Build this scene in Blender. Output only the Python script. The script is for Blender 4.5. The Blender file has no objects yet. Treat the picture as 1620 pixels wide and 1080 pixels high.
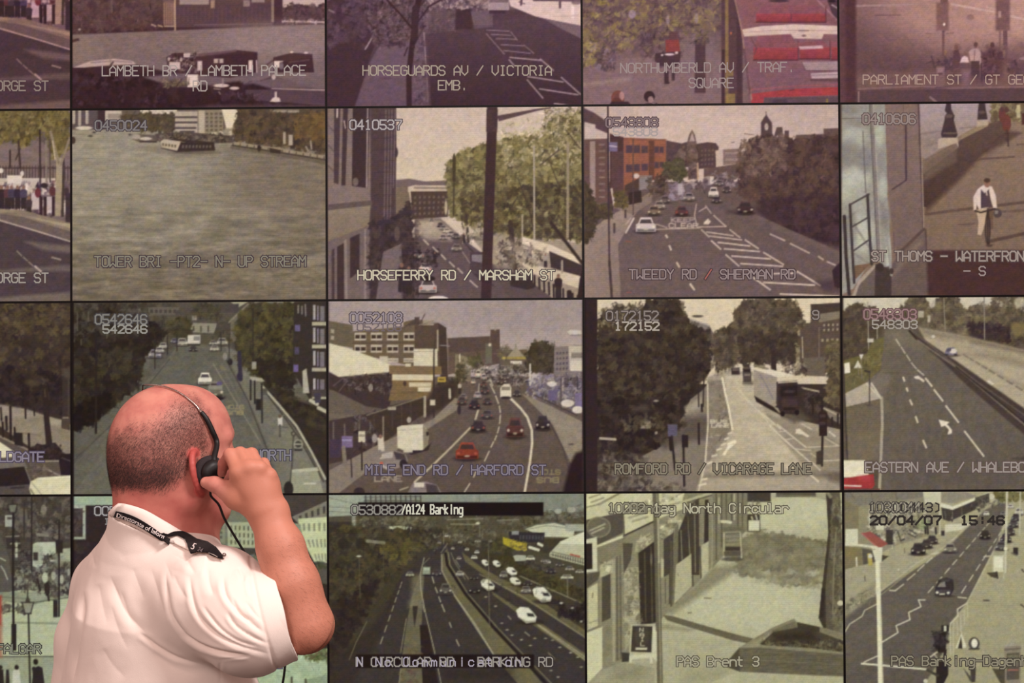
import bpy, bmesh, math, random
import numpy as np
from mathutils import Vector, Matrix

C = bpy.context.scene.collection
SC = bpy.context.scene
# ---------------------------------------------------------------- camera
SEAM = 2.80                      # height of the top seam line of the video wall
cam_d = bpy.data.cameras.new('camera'); cam_d.lens = 50.0; cam_d.sensor_width = 36.0
cam_d.clip_start = 0.05; cam_d.clip_end = 60
cam = bpy.data.objects.new('camera', cam_d); C.objects.link(cam)
CAM_R = np.array([0.99993444303, 0.00969352433, -0.00609468846])
CAM_F = np.array([-0.00959866828, 0.99983526284, 0.01540495838])
CAM_U = np.array([0.00624301278, -0.01534544759, 0.99986276160])
CAM_O = np.array([1.77356357, -5.53584788, SEAM - 1.00378937])
cam.matrix_world = Matrix(((CAM_R[0], CAM_U[0], -CAM_F[0], CAM_O[0]), (CAM_R[1], CAM_U[1], -CAM_F[1], CAM_O[1]),
                           (CAM_R[2], CAM_U[2], -CAM_F[2], CAM_O[2]), (0, 0, 0, 1)))
SC.camera = cam
FL = 2250.0
def at(px, py, d):
    """point seen at photo position (px, py), d metres beyond the man's standing plane (2.4 m from the camera)"""
    k = 2.4 + d
    return CAM_O + k * (CAM_F + (px - 810) / FL * CAM_R + (540 - py) / FL * CAM_U)
# ---------------------------------------------------------------- world, lamps, exposure
W = bpy.data.worlds.new('room_air'); SC.world = W; W.use_nodes = True
W.node_tree.nodes['Background'].inputs[0].default_value = (1.0, 0.63, 0.55, 1)
W.node_tree.nodes['Background'].inputs[1].default_value = 0.60
def area(name, loc, aim, size, power, col):
    l = bpy.data.lights.new(name, 'AREA'); l.shape = 'RECTANGLE'; l.size, l.size_y = size; l.energy = power; l.color = col
    o = bpy.data.objects.new(name, l); C.objects.link(o); o.location = loc
    o.rotation_euler = (Vector(aim) - Vector(loc)).to_track_quat('-Z', 'Y').to_euler()
    return o
area('ceiling_lamp_key', (2.55, -4.5, 3.35), (1.15, -3.2, 1.4), (0.6, 0.5), 58, (1.0, 0.90, 0.87))
area('ceiling_lamp_fill', (-1.4, -4.6, 3.2), (1.0, -3.2, 1.4), (1.0, 0.8), 9, (1.0, 0.80, 0.74))
area('ceiling_lamp_front', (0.9, -5.9, 2.9), (1.2, -3.2, 1.3), (0.6, 0.5), 25, (1.0, 0.88, 0.84))  # added flash-like fill from the camera side, not a lamp of the room
SC.view_settings.view_transform = 'Standard'; SC.view_settings.look = 'None'
SC.view_settings.exposure = 0.0; SC.view_settings.gamma = 1.0; SC.view_settings.use_curve_mapping = False

# ---------------------------------------------------------------- helpers
def lin(v):
    v = np.asarray(v, float)
    return np.where(v <= 0.04045, v / 12.92, ((v + 0.055) / 1.055) ** 2.4)
def hx(s):
    return np.array([int(s[i:i + 2], 16) / 255 for i in (0, 2, 4)])
def hl(s):
    return tuple(lin(hx(s))) + (1.0,)
def new_mat(name):
    m = bpy.data.materials.new(name); m.use_nodes = True
    nt = m.node_tree; b = nt.nodes['Principled BSDF']
    return m, nt, b
def simple(name, col, rough=0.6, spec=0.3, bump=0.0, bscale=200.0, var=0.0, metal=0.0, sheen=0.0):
    m, nt, b = new_mat(name)
    b.inputs['Roughness'].default_value = rough; b.inputs['Specular IOR Level'].default_value = spec
    b.inputs['Metallic'].default_value = metal; b.inputs['Sheen Weight'].default_value = sheen
    c = hl(col) if isinstance(col, str) else col
    tc = nt.nodes.new('ShaderNodeTexCoord')
    n = nt.nodes.new('ShaderNodeTexNoise'); n.inputs['Scale'].default_value = bscale; n.inputs['Detail'].default_value = 4
    nt.links.new(tc.outputs['Object'], n.inputs['Vector'])
    r = nt.nodes.new('ShaderNodeMapRange'); r.inputs[3].default_value = 1 - var; r.inputs[4].default_value = 1 + var
    nt.links.new(n.outputs[0], r.inputs[0])
    mx = nt.nodes.new('ShaderNodeVectorMath'); mx.operation = 'SCALE'; mx.inputs[0].default_value = c[:3]
    nt.links.new(r.outputs[0], mx.inputs['Scale']); nt.links.new(mx.outputs[0], b.inputs['Base Color'])
    if bump:
        bp = nt.nodes.new('ShaderNodeBump'); bp.inputs['Strength'].default_value = bump; bp.inputs['Distance'].default_value = 0.002
        nt.links.new(n.outputs[0], bp.inputs['Height']); nt.links.new(bp.outputs[0], b.inputs['Normal'])
    return m
def link(name, me, mat, parent=None, smooth=False):
    o = bpy.data.objects.new(name, me); C.objects.link(o)
    if mat is not None and not me.materials: me.materials.append(mat)
    if parent is not None: o.parent = parent
    if smooth: me.polygons.foreach_set('use_smooth', np.ones(len(me.polygons), bool)); me.update()
    return o
def pydata(name, v, f, mat=None, parent=None, smooth=False):
    me = bpy.data.meshes.new(name)
    v = np.asarray(v, np.float32); f = np.asarray(f, np.int32)
    n, k = f.shape
    me.vertices.add(len(v)); me.vertices.foreach_set('co', v.ravel())
    me.loops.add(n * k); me.loops.foreach_set('vertex_index', f.ravel())
    me.polygons.add(n); me.polygons.foreach_set('loop_start', np.arange(n, dtype=np.int32) * k)
    me.polygons.foreach_set('loop_total', np.full(n, k, np.int32))
    me.update(calc_edges=True)
    return link(name, me, mat, parent, smooth)
def bm_obj(name, bm, mat, parent=None, smooth=False):
    me = bpy.data.meshes.new(name); bm.normal_update(); bm.to_mesh(me); bm.free()
    return link(name, me, mat, parent, smooth)
def box(bm, a, b):
    vs = [bm.verts.new((x, y, z)) for x in (a[0], b[0]) for y in (a[1], b[1]) for z in (a[2], b[2])]
    for q in ((0, 1, 3, 2), (4, 6, 7, 5), (0, 4, 5, 1), (2, 3, 7, 6), (0, 2, 6, 4), (1, 5, 7, 3)):
        bm.faces.new([vs[i] for i in q])
def empty(name, loc=(0, 0, 0)):
    o = bpy.data.objects.new(name, None); C.objects.link(o); o.location = loc; o.empty_display_size = 0.1; return o
def tag(o, label, cat, group=None):
    o['label'] = label; o['category'] = cat
    if group: o['group'] = group
    return o
def struct(o):
    o['kind'] = 'structure'; return o
def add_attr(me, name, arr):
    a = me.attributes.new(name, 'FLOAT', 'POINT'); a.data.foreach_set('value', np.asarray(arr, np.float32))
def add_col(me, name, arr):
    a = me.color_attributes.new(name, 'FLOAT_COLOR', 'POINT')
    q = np.ones((len(arr), 4), np.float32); q[:, :3] = arr; a.data.foreach_set('color', q.ravel())

# ---------------------------------------------------------------- the room
X0, X1 = -1.6, 5.6
bm = bmesh.new(); box(bm, (X0 - 5, -7.2, -0.1), (X1 + 5, 0.9, 0.0))
struct(bm_obj('floor', bm, simple('carpet', '3a3634', 0.95, 0.1, 0.5, 400, 0.25)))
bm = bmesh.new(); box(bm, (X0 - 5, 0.72, 0.0), (X1 + 5, 0.9, 5.0))
struct(bm_obj('wall_back', bm, simple('dark_wall_paint', '2a2726', 0.9, 0.2, 0.1, 60, 0.08)))
bm = bmesh.new(); box(bm, (-1.06, 0.03, 0.0), (4.06, 0.70, 0.535))
o = bm_obj('video_wall_plinth', bm, simple('black_plinth_paint', '171515', 0.6, 0.3, 0.1, 120, 0.1)); bv = o.modifiers.new('bevel', 'BEVEL'); bv.width = .004
tag(o, 'long black plinth carrying the whole video wall', 'plinth')
# ---------------------------------------------------------------- pictures shown by the screens
# a picture is painted in code on a fine vertex grid; P2W turns picture units into metres on the wall and back
P = 0.7536
def w2p(x, z):
    v = np.stack([x - CAM_O[0], np.full_like(x, -CAM_O[1]), z - CAM_O[2]], -1)
    f = v @ CAM_F
    return 810 + FL * (v @ CAM_R) / f, 540 - FL * (v @ CAM_U) / f
def p2w(px, py):
    d = CAM_F + (np.asarray(px, float)[..., None] - 810) / FL * CAM_R + (540 - np.asarray(py, float)[..., None]) / FL * CAM_U
    k = -CAM_O[1] / d[..., 1]
    return CAM_O[0] + k * d[..., 0], CAM_O[2] + k * d[..., 2]
def pts_of(s):
    if not isinstance(s, str): return np.array(s, float)
    return np.array([[float(a) for a in q.split(',')] for q in s.split()])
G = {'A': "0602204246 0444", 'B': "003041423303 334445360600", 'C': "4130100105163645", 'D': "00304145360600", 'E': "40000646 0333",
 'F': "400006 0333", 'G': "41301001051636454323", 'H': "0006 4046 0343", 'I': "2026 1030 1636", 'J': "4045361605", 'K': "0006 400346",
 'L': "000646", 'M': "0600234046", 'N': "06004640", 'O': "103041453616050110", 'P': "06003041423303", 'Q': "103041453616050110 2446",
 'R': "06003041423303 2346", 'S': "413010010213334445361605", 'T': "0040 2026", 'U': "000516364540", 'V': "0004264440", 'W': "0006244640",
 'X': "0046 4006", 'Y': "002340 2326", 'Z': "00400646", '0': "103041453616050110", '1': "112026 1636", '2': "01103041420646",
 '3': "01103041423313 334445361605", '4': "36300444", '5': "400003334445361605", '6': "4130100105163645443303", '7': "0040412426",
 '8': "130201103041423313 1304051636454433", '9': "0516364541301001021343", '/': "0640", '-': "0343", '.': "2526", '(': "30111536",
 ')': "10313516", ':': "2122 2425", 'a': "1232434616051444", 'c': "4332120305163645", 'd': "4046 4332120305163645", 'e': "044443321203051636",
 'g': "4332120305163645 42473818", 'h': "0006 0312324346", 'i': "2226 2021", 'k': "0006 320436", 'l': "2026 1020 1636",
 'm': "0602 03122326 23324346", 'n': "0206 0312324346", 'o': "123243453616050312", 'r': "0206 03123243", 't': "10152636 0232",
 'u': "0205163645 4246", 'w': "0206244642", 'y': "0204153544 42473818"}
def strokes(text, x, y, pitch, w, h):
    out = []
    for i, ch in enumerate(text):
        for st in G.get(ch, '').split():
            out.append(np.array([[x + i * pitch + int(st[k]) / 4 * w, y + int(st[k + 1]) / 6 * h] for k in range(0, len(st), 2)]))
    return out

class Pic:
    def __init__(s, x0, x1, z1, z0):
        def axis(a, b, step, lo, hi):          # fine inside lo..hi, coarse outside
            pts = [a]
            while pts[-1] < b: pts.append(pts[-1] + (step if lo <= pts[-1] + step / 2 <= hi else 8 * step))
            pts[-1] = b
            return np.array(pts)
        st = 0.00335
        s.xs = axis(x0, x1, st, -0.30, 3.76); s.zs = axis(-z1, -z0, st, -(SEAM + 0.45), -(SEAM - 2.30))
        xx, zz = np.meshgrid(s.xs, -s.zs)
        s.wx, s.wz = xx, zz
        s.X, s.Y = w2p(xx, zz)
        s.A = np.zeros(xx.shape + (3,)); s.Xw = s.X + 5.0 * (s.vn(5.5, 5.5, 1) - .5) + 5.5 * (s.vn(2.6, 2.6, 5) - .5); s.Yw = s.Y + 5.0 * (s.vn(5.5, 5.5, 2) - .5) + 5.5 * (s.vn(2.6, 2.6, 6) - .5); s.cx = s.X.mean(0); s.cy = s.Y.mean(1)
        s.o = (0, 0, 1.0); s.txt = []; s.rng = np.random.RandomState(7)
    def vn(s, sx, sy, seed, sl=(slice(None), slice(None))):
        X, Y = s.X[sl] / sx + 500, s.Y[sl] / sy + 500
        lat = np.random.RandomState(seed).rand(257, 257)
        i, j = np.floor(X).astype(int), np.floor(Y).astype(int); fx, fy = X - i, Y - j
        fx, fy = fx * fx * (3 - 2 * fx), fy * fy * (3 - 2 * fy); i, j, i1, j1 = i % 257, j % 257, (i + 1) % 257, (j + 1) % 257
        return (lat[j, i] * (1 - fx) + lat[j, i1] * fx) * (1 - fy) + (lat[j1, i] * (1 - fx) + lat[j1, i1] * fx) * fy
    def z(s, ox, oy, k): s.o = (ox, oy, k); return s
    def tp(s, p):
        p = pts_of(p); return np.stack([s.o[0] + p[:, 0] / s.o[2], s.o[1] + p[:, 1] / s.o[2]], 1)
    def win(s, x0, y0, x1, y1, m):
        i0, i1 = np.searchsorted(s.cx, [x0 - m, x1 + m]); j0, j1 = np.searchsorted(s.cy, [y0 - m, y1 + m])
        return slice(j0, j1), slice(i0, i1)
    def mix(s, sl, a, col):
        s.A[sl] += (col - s.A[sl]) * a[..., None]
    def f(s, col): s.A[:] = hx(col); return s
    def polymask(s, p, soft, warp=False):
        sl = s.win(*p.min(0), *p.max(0), 7 + soft)
        X, Y = (s.Xw[sl], s.Yw[sl]) if warp else (s.X[sl], s.Y[sl])
        if X.size == 0: return sl, X
        ins = np.zeros(X.shape, bool); d2 = np.full(X.shape, 1e9)
        for (ax, ay), (bx, by) in zip(p, np.roll(p, -1, 0)):
            if ay != by: ins ^= ((ay > Y) != (by > Y)) & (X < (bx - ax) * (Y - ay) / (by - ay) + ax)
            ex, ey = bx - ax, by - ay; L = ex * ex + ey * ey + 1e-9
            t = np.clip(((X - ax) * ex + (Y - ay) * ey) / L, 0, 1)
            d2 = np.minimum(d2, (X - ax - t * ex) ** 2 + (Y - ay - t * ey) ** 2)
        d = np.sqrt(d2) * np.where(ins, 1, -1)
        return sl, np.clip(.5 + d / soft, 0, 1)
    def p(s, pts, col, a=1.0, s_=1.3, g=None):
        pp = s.tp(pts); sl, m = s.polymask(pp, s_)
        if m.size == 0: return s
        c = hx(col)
        if g:
            y0, y1 = pp[:, 1].min(), pp[:, 1].max(); t = np.clip((s.Y[sl] - y0) / (y1 - y0 + 1e-6), 0, 1)[..., None]
            c = c * (1 - t) + hx(g) * t
        s.mix(sl, m * a, c); return s
    def r(s, x0, y0, x1, y1, col, a=1.0, s_=1.3, g=None):
        return s.p([(x0, y0), (x1, y0), (x1, y1), (x0, y1)], col, a, s_, g)
    def l(s, pts, w, col, a=1.0, s_=1.2):
        p = s.tp(pts); w = max(w / s.o[2], .9)
        sl = s.win(*p.min(0), *p.max(0), 3 + w); X, Y = s.X[sl], s.Y[sl]
        if X.size == 0: return s
        d2 = np.full(X.shape, 1e9)
        for (ax, ay), (bx, by) in zip(p[:-1], p[1:]):
            ex, ey = bx - ax, by - ay; L = ex * ex + ey * ey + 1e-9
            t = np.clip(((X - ax) * ex + (Y - ay) * ey) / L, 0, 1)
            d2 = np.minimum(d2, (X - ax - t * ex) ** 2 + (Y - ay - t * ey) ** 2)
        s.mix(sl, np.clip(.5 + (w / 2 - np.sqrt(d2)) / s_, 0, 1) * a, hx(col)); return s
    def ls(s, many, w, col, a=1.0):
        for q in many.split(';'): s.l(q.strip(), w, col, a)
        return s
    def e(s, x, y, rx, ry, col, a=1.0, soft=None):
        x, y = s.o[0] + x / s.o[2], s.o[1] + y / s.o[2]; rx, ry = max(rx / s.o[2], .7), max(ry / s.o[2], .7)
        soft = 1.3 if soft is None else soft / s.o[2]
        sl = s.win(x - rx, y - ry, x + rx, y + ry, 2 + soft); X, Y = s.X[sl], s.Y[sl]
        if X.size == 0: return s
        q = np.sqrt(((X - x) / rx) ** 2 + ((Y - y) / ry) ** 2)
        m = np.clip(.5 + (1 - q) * min(rx, ry) / soft, 0, 1)
        s.mix(sl, m * m * (3 - 2 * m) * a, hx(col)); return s
    def d(s, x0, y0, x1, y1, n, w0, w1, col, duty=.55, a=1.0):
        for i in range(n):          # dashes that lengthen towards the second end
            t0 = (i / n) ** 1.5; t1 = ((i + 1) / n) ** 1.5; t1 = t0 + (t1 - t0) * duty
            s.l([(x0 + (x1 - x0) * t0, y0 + (y1 - y0) * t0), (x0 + (x1 - x0) * t1, y0 + (y1 - y0) * t1)], w0 + (w1 - w0) * t0, col, a)
        return s
    def t(s, pts, cols, n, r0, r1, fill=None, asp=1.0, a=.75, soft=1.6, twig=True):
        """leafy or crowded texture: n blobs in a polygon"""
        if fill:
            sl, m = s.polymask(s.tp(pts), 2, True)
            if m.size: s.mix(sl, m, hx(fill))
        n = int(n * 1.7); r0 *= .62; r1 *= .72
        p = s.tp(pts); lo, hi = p.min(0), p.max(0); cs = [hx(c) for c in cols.split()]
        k = 0
        while k < n:
            q = lo + (hi - lo) * s.rng.rand(64, 2)
            ins = np.zeros(64, bool)
            for (ax, ay), (bx, by) in zip(p, np.roll(p, -1, 0)):
                if ay != by: ins ^= ((ay > q[:, 1]) != (by > q[:, 1])) & (q[:, 0] < (bx - ax) * (q[:, 1] - ay) / (by - ay) + ax)
            for x, y in q[ins]:
                rx = (r0 + (r1 - r0) * s.rng.rand()) / s.o[2]; ry = rx * asp
                sl = s.win(x - rx, y - ry, x + rx, y + ry, 6); X, Y = s.Xw[sl], s.Yw[sl]
                if X.size:
                    m = np.clip(.5 + (1 - np.sqrt(((X - x) / rx) ** 2 + ((Y - y) / ry) ** 2)) * min(rx, ry) / soft, 0, 1)
                    s.mix(sl, m * a * (.5 + .5 * s.rng.rand()), cs[s.rng.randint(len(cs))])
                k += 1
                if twig and k % 5 == 0:
                    th = s.rng.rand() * 6.28; L = (3 + 7 * s.rng.rand()); dk = s.rng.rand() < .55
                    bx, by = x + L * math.cos(th), y + L * math.sin(th); sl = s.win(min(x, bx), min(y, by), max(x, bx), max(y, by), 3); X, Y = s.X[sl], s.Y[sl]
                    if X.size:
                        ex, ey = bx - x, by - y; tq = np.clip(((X - x) * ex + (Y - y) * ey) / (L * L), 0, 1)
                        m = np.clip(1.15 - np.sqrt((X - x - tq * ex) ** 2 + (Y - y - tq * ey) ** 2), 0, 1)
                        s.A[sl] *= (1 + m * (-.30 if dk else .22))[..., None]
                if k >= n: break
        return s
    def n(s, amp, sx, sy, pts=None, seed=0):
        """brightness mottling by value noise"""
        if pts is None: sl = (slice(None), slice(None)); m = 1.0
        else: sl, m = s.polymask(s.tp(pts), 4)
        X, Y = s.X[sl] * s.o[2] / sx + 50, s.Y[sl] * s.o[2] / sy + 50
        if X.size == 0: return s
        lat = np.random.RandomState(seed).rand(257, 257); v = 0
        for o, am in ((1, .6), (2.1, .4)):
            x, y = X * o, Y * o; i, j = np.floor(x).astype(int), np.floor(y).astype(int); fx, fy = x - i, y - j
            fx, fy = fx * fx * (3 - 2 * fx), fy * fy * (3 - 2 * fy); i, j, i1, j1 = i % 257, j % 257, (i + 1) % 257, (j + 1) % 257
            v = v + am * ((lat[j, i] * (1 - fx) + lat[j, i1] * fx) * (1 - fy) + (lat[j1, i] * (1 - fx) + lat[j1, i1] * fx) * fy)
        s.A[sl] *= (1 + amp * (v - .5) * 2 * m)[..., None]; return s
    def q(s, quad, nx, ny, col, fx=.6, fy=.6, a=1.0):
        """a grid of windows in a quad (corners clockwise from top left)"""
        A, B, D, E = [np.array(v) for v in pts_of(quad)]
        b = lambda u, v: (A * (1 - u) + B * u) * (1 - v) + (E * (1 - u) + D * u) * v
        for i in range(nx):
            for j in range(ny):
                u0, v0 = (i + .5 - fx / 2) / nx, (j + .5 - fy / 2) / ny; u1, v1 = u0 + fx / nx, v0 + fy / ny
                s.p([b(u0, v0), b(u1, v0), b(u1, v1), b(u0, v1)], col, a)
        return s
    def car(s, x, y, w, h, col, back=False, glass='3a3236', a=1.0):
        """a small car seen from a height, centre x, y"""
        dk = '%02x%02x%02x' % tuple(int(v * 150) for v in hx(col)); lt = '%02x%02x%02x' % tuple(int(min(1, v * 1.06 + .04) * 255) for v in hx(col))
        s.e(x, y + h * .45, w * .58, h * .16, '2e2526', .8 * a, h * .12)
        s.p([(x - w * .5, y + h * .45), (x - w * .5, y), (x - w * .38, y - h * .1), (x + w * .38, y - h * .1), (x + w * .5, y), (x + w * .5, y + h * .45)], col, a)
        s.p([(x - w * .38, y - h * .08), (x - w * .27, y - h * .46), (x + w * .27, y - h * .46), (x + w * .38, y - h * .08)], lt, a)
        s.p([(x - w * .32, y - h * .08), (x - w * .24, y - h * .34), (x + w * .24, y - h * .34), (x + w * .32, y - h * .08)], glass, .85 * a)
        s.r(x - w * .44, y + h * .28, x + w * .44, y + h * .42, dk, a)
        for sx in (-1, 1): s.e(x + sx * w * .38, y + h * .15, w * .08, h * .08, 'c06050' if back else 'e8e0d0', .7 * a)
        s.e(x, y + h * .3, w * .12, h * .06, 'd8d0b8', .6 * a)
        return s
    def van(s, x, y, w, h, col='d8d4c4', side='8d8676'):
        """a white van heading towards lower right"""
        s.e(x + w * .2, y + h * .42, w * .6, h * .16, '2c2622', .8, h * .15)
        s.p([(x - w * .5, y - h * .3), (x - w * .3, y - h * .5), (x + w * .1, y - h * .45), (x + w * .35, y - h * .15), (x + w * .5, y + h * .1),
             (x + w * .45, y + h * .4), (x, y + h * .48), (x - w * .4, y + h * .1)], col)
        s.p([(x + w * .02, y - h * .12), (x + w * .32, y - h * .1), (x + w * .42, y + h * .1), (x + w * .08, y + h * .08)], '2e2a2c', .9)
        s.p([(x - w * .42, y + h * .08), (x, y + h * .34), (x + w * .45, y + h * .3), (x + w * .45, y + h * .4), (x, y + h * .48)], side, .7)
        return s
    def man(s, x, y, h, top, legs='3a3034', skin='8a6a5c'):
        """a passer-by, feet at x, y"""
        s.l([(x - h * .05, y - h * .5), (x - h * .06, y)], h * .13, legs).l([(x + h * .06, y - h * .5), (x + h * .07, y)], h * .13, legs)
        s.p([(x - h * .15, y - h * .45), (x - h * .17, y - h * .75), (x - h * .08, y - h * .84), (x + h * .08, y - h * .84), (x + h * .17, y - h * .75), (x + h * .14, y - h * .45)], top)
        return s.e(x, y - h * .92, h * .07, h * .09, skin)
    def road(s, text, x, y, pitch, w, h, sw, col, a=.9):
        for st in strokes(text, x, y, pitch, w, h): s.l(st, sw, col, a)
        return s
    def tint(s, col): s.A *= hx(col) / .5; return s
    def T(s, text, x, y, h, pitch=41.0, col='b5a59e', out=None, w=None, sw=None, part='caption', dy=0.0):
        """lettering laid over the picture: kept as strokes for the caption mesh; dy = drop over the run of the line"""
        k = s.o[2]; w = pitch * .79 if w is None else w; sw = 7.6 if sw is None else sw * 1.1
        s.txt.append((part, [s.tp(st + np.array([0, 0])) + np.stack([0 * st[:, 0], (st[:, 0] - x) * dy / k], 1) for st in strokes(text, x, y, pitch, w, h)], sw / k, col, out)); return s
    def done(s, blur=1, tone=(1, 1, 1), sat=.87, gam=1.10):
        A = s.A
        for _ in range(blur):
            B = np.pad(A, ((1, 1), (1, 1), (0, 0)), 'edge')
            A = (B[:-2, 1:-1] + B[2:, 1:-1] + B[1:-1, :-2] + B[1:-1, 2:] + 3 * B[1:-1, 1:-1]) / 7
        L = (A @ np.array([.3, .59, .11]))[..., None]
        A = L + (A - L) * sat
        A = np.clip(A, 0.004, 1) ** gam * np.array(tone)
        lum = ((s.vn(3.2, 2.4, 11) - .5) * .10 + (s.vn(1.6, 1.4, 12) - .5) * .10 + (s.vn(14, 9, 13) - .5) * .07) * (1.15 - 1.0 * L[..., 0])      # tape noise
        ch = s.vn(9, 7, 14) - .5; ch2 = s.vn(5, 5, 15) - .5                                                   # colour noise
        A = A * (1 + lum[..., None]) + np.stack([.030 * ch2 + .012 * ch, .012 * ch, -.045 * ch], -1) + (1 - np.clip(L, 0, 1)) ** 5 * np.array([.034, .004, .008])
        return np.clip(A, 0.012, 1)

def picture_material():
    m, nt, b = new_mat('projected_picture')
    b.inputs['Base Color'].default_value = (.006, .006, .006, 1); b.inputs['Roughness'].default_value = .55; b.inputs['Specular IOR Level'].default_value = .08
    at_ = nt.nodes.new('ShaderNodeVertexColor'); at_.layer_name = 'picture'
    tc = nt.nodes.new('ShaderNodeTexCoord')
    n1 = nt.nodes.new('ShaderNodeTexNoise'); n1.inputs['Scale'].default_value = 210; n1.inputs['Detail'].default_value = 2      # video noise
    wv = nt.nodes.new('ShaderNodeTexWave'); wv.bands_direction = 'Z'; wv.inputs['Scale'].default_value = 40; wv.inputs['Distortion'].default_value = 0   # scan lines
    nt.links.new(tc.outputs['Object'], n1.inputs['Vector']); nt.links.new(tc.outputs['Object'], wv.inputs['Vector'])
    r1 = nt.nodes.new('ShaderNodeMapRange'); r1.inputs[1].default_value = .25; r1.inputs[2].default_value = .75; r1.inputs[3].default_value = .92; r1.inputs[4].default_value = 1.08
    nt.links.new(n1.outputs[0], r1.inputs[0])
    r2 = nt.nodes.new('ShaderNodeMapRange'); r2.inputs[3].default_value = .965; r2.inputs[4].default_value = 1.03
    nt.links.new(wv.outputs['Fac'], r2.inputs[0])
    mu = nt.nodes.new('ShaderNodeMath'); mu.operation = 'MULTIPLY'; nt.links.new(r1.outputs[0], mu.inputs[0]); nt.links.new(r2.outputs[0], mu.inputs[1])
    nt.links.new(at_.outputs['Color'], b.inputs['Emission Color']); nt.links.new(mu.outputs[0], b.inputs['Emission Strength'])
    return m
def letter_material():
    m, nt, b = new_mat('on_screen_lettering')
    b.inputs['Base Color'].default_value = (.006, .006, .006, 1); b.inputs['Specular IOR Level'].default_value = .05
    at_ = nt.nodes.new('ShaderNodeVertexColor'); at_.layer_name = 'picture'
    nt.links.new(at_.outputs['Color'], b.inputs['Emission Color']); b.inputs['Emission Strength'].default_value = 1.0
    return m
M_PIC = picture_material(); M_TXT = letter_material()
M_RIM = simple('black_screen_rim', '0c0a0a', .5, .3, .05, 300, .1)
def lettering(name, runs, parent):
    V, F, K = [], [], []
    for (_, sts, sw, col, out) in runs:
        layers = ([(sw * 2.15, out, -.0016)] if out else []) + [(sw * .92, col, -.0024)]
        for wd, c, y in layers:
            c = lin(hx(c) * (.95 if y < -.002 else .92))
            for st in sts:
                for a, b in zip(st[:-1], st[1:]):
                    u = (b - a) / (np.linalg.norm(b - a) + 1e-9); nrm = np.array([-u[1], u[0]]); a2, b2 = a - u * wd * .42, b + u * wd * .42
                    q = np.array([a2 + nrm * wd / 2, b2 + nrm * wd / 2, b2 - nrm * wd / 2, a2 - nrm * wd / 2])
                    x, z = p2w(q[:, 0], q[:, 1]); i = len(V)
                    V += [(x[k], y, z[k]) for k in range(4)]; K += [c] * 4; F.append((i, i + 1, i + 2, i + 3))
    if not V: return
    o = pydata(name, V, F, M_TXT, parent); add_col(o.data, 'picture', np.array(K))
PICS = {}
TONES = ((1.045, .965, .965), (1.035, .98, .945), (1.02, .99, .935), (1.0, 1.005, .945))
def screen(col, row, label, paint, blur=1, edge=0.0045, **kw):
    x0, x1 = -1 + col, col; z1 = SEAM + P - row * P; z0 = z1 - P
    root = empty('video_wall_screen', ((x0 + x1) / 2, 0, z0)); tag(root, label, 'screen', 'rear projection screens of the video wall')
    inv = Matrix.Translation(-Vector(root.location))
    bm = bmesh.new(); g = .0006
    box(bm, (x0 + g, .004, z0 + g), (x1 - g, .30, z1 - g)); box(bm, (x0 + .06, .30, z0 + .06), (x1 - .06, .62, z1 - .06))
    for a, b in (((x0 + g, -.001, z0 + g), (x0 + edge, .004, z1 - g)), ((x1 - edge, -.001, z0 + g), (x1 - g, .004, z1 - g)),
                 ((x0 + edge, -.001, z0 + g), (x1 - edge, .004, z0 + edge)), ((x0 + edge, -.001, z1 - edge), (x1 - edge, .004, z1 - g))): box(bm, a, b)
    fr = bm_obj('cabinet', bm, M_RIM, root)
    pic = Pic(x0 + edge, x1 - edge, z1 - edge, z0 + edge)
    paint(pic)
    A = lin(pic.done(blur, TONES[row], **kw)); h, w = pic.wx.shape
    v = np.stack([pic.wx, np.zeros_like(pic.wx), pic.wz], -1).reshape(-1, 3)
    idx = np.arange(h * w).reshape(h, w)
    f = np.stack([idx[1:, :-1], idx[1:, 1:], idx[:-1, 1:], idx[:-1, :-1]], -1).reshape(-1, 4)
    o = pydata('picture', v, f, M_PIC, root); add_col(o.data, 'picture', A.reshape(-1, 3))
    for part in ('caption', 'camera_number'): lettering({'caption': 'caption_lettering', 'camera_number': 'number_lettering'}[part], [r for r in pic.txt if r[0] == part], root)
    for ch in root.children: ch.matrix_parent_inverse = inv
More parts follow.
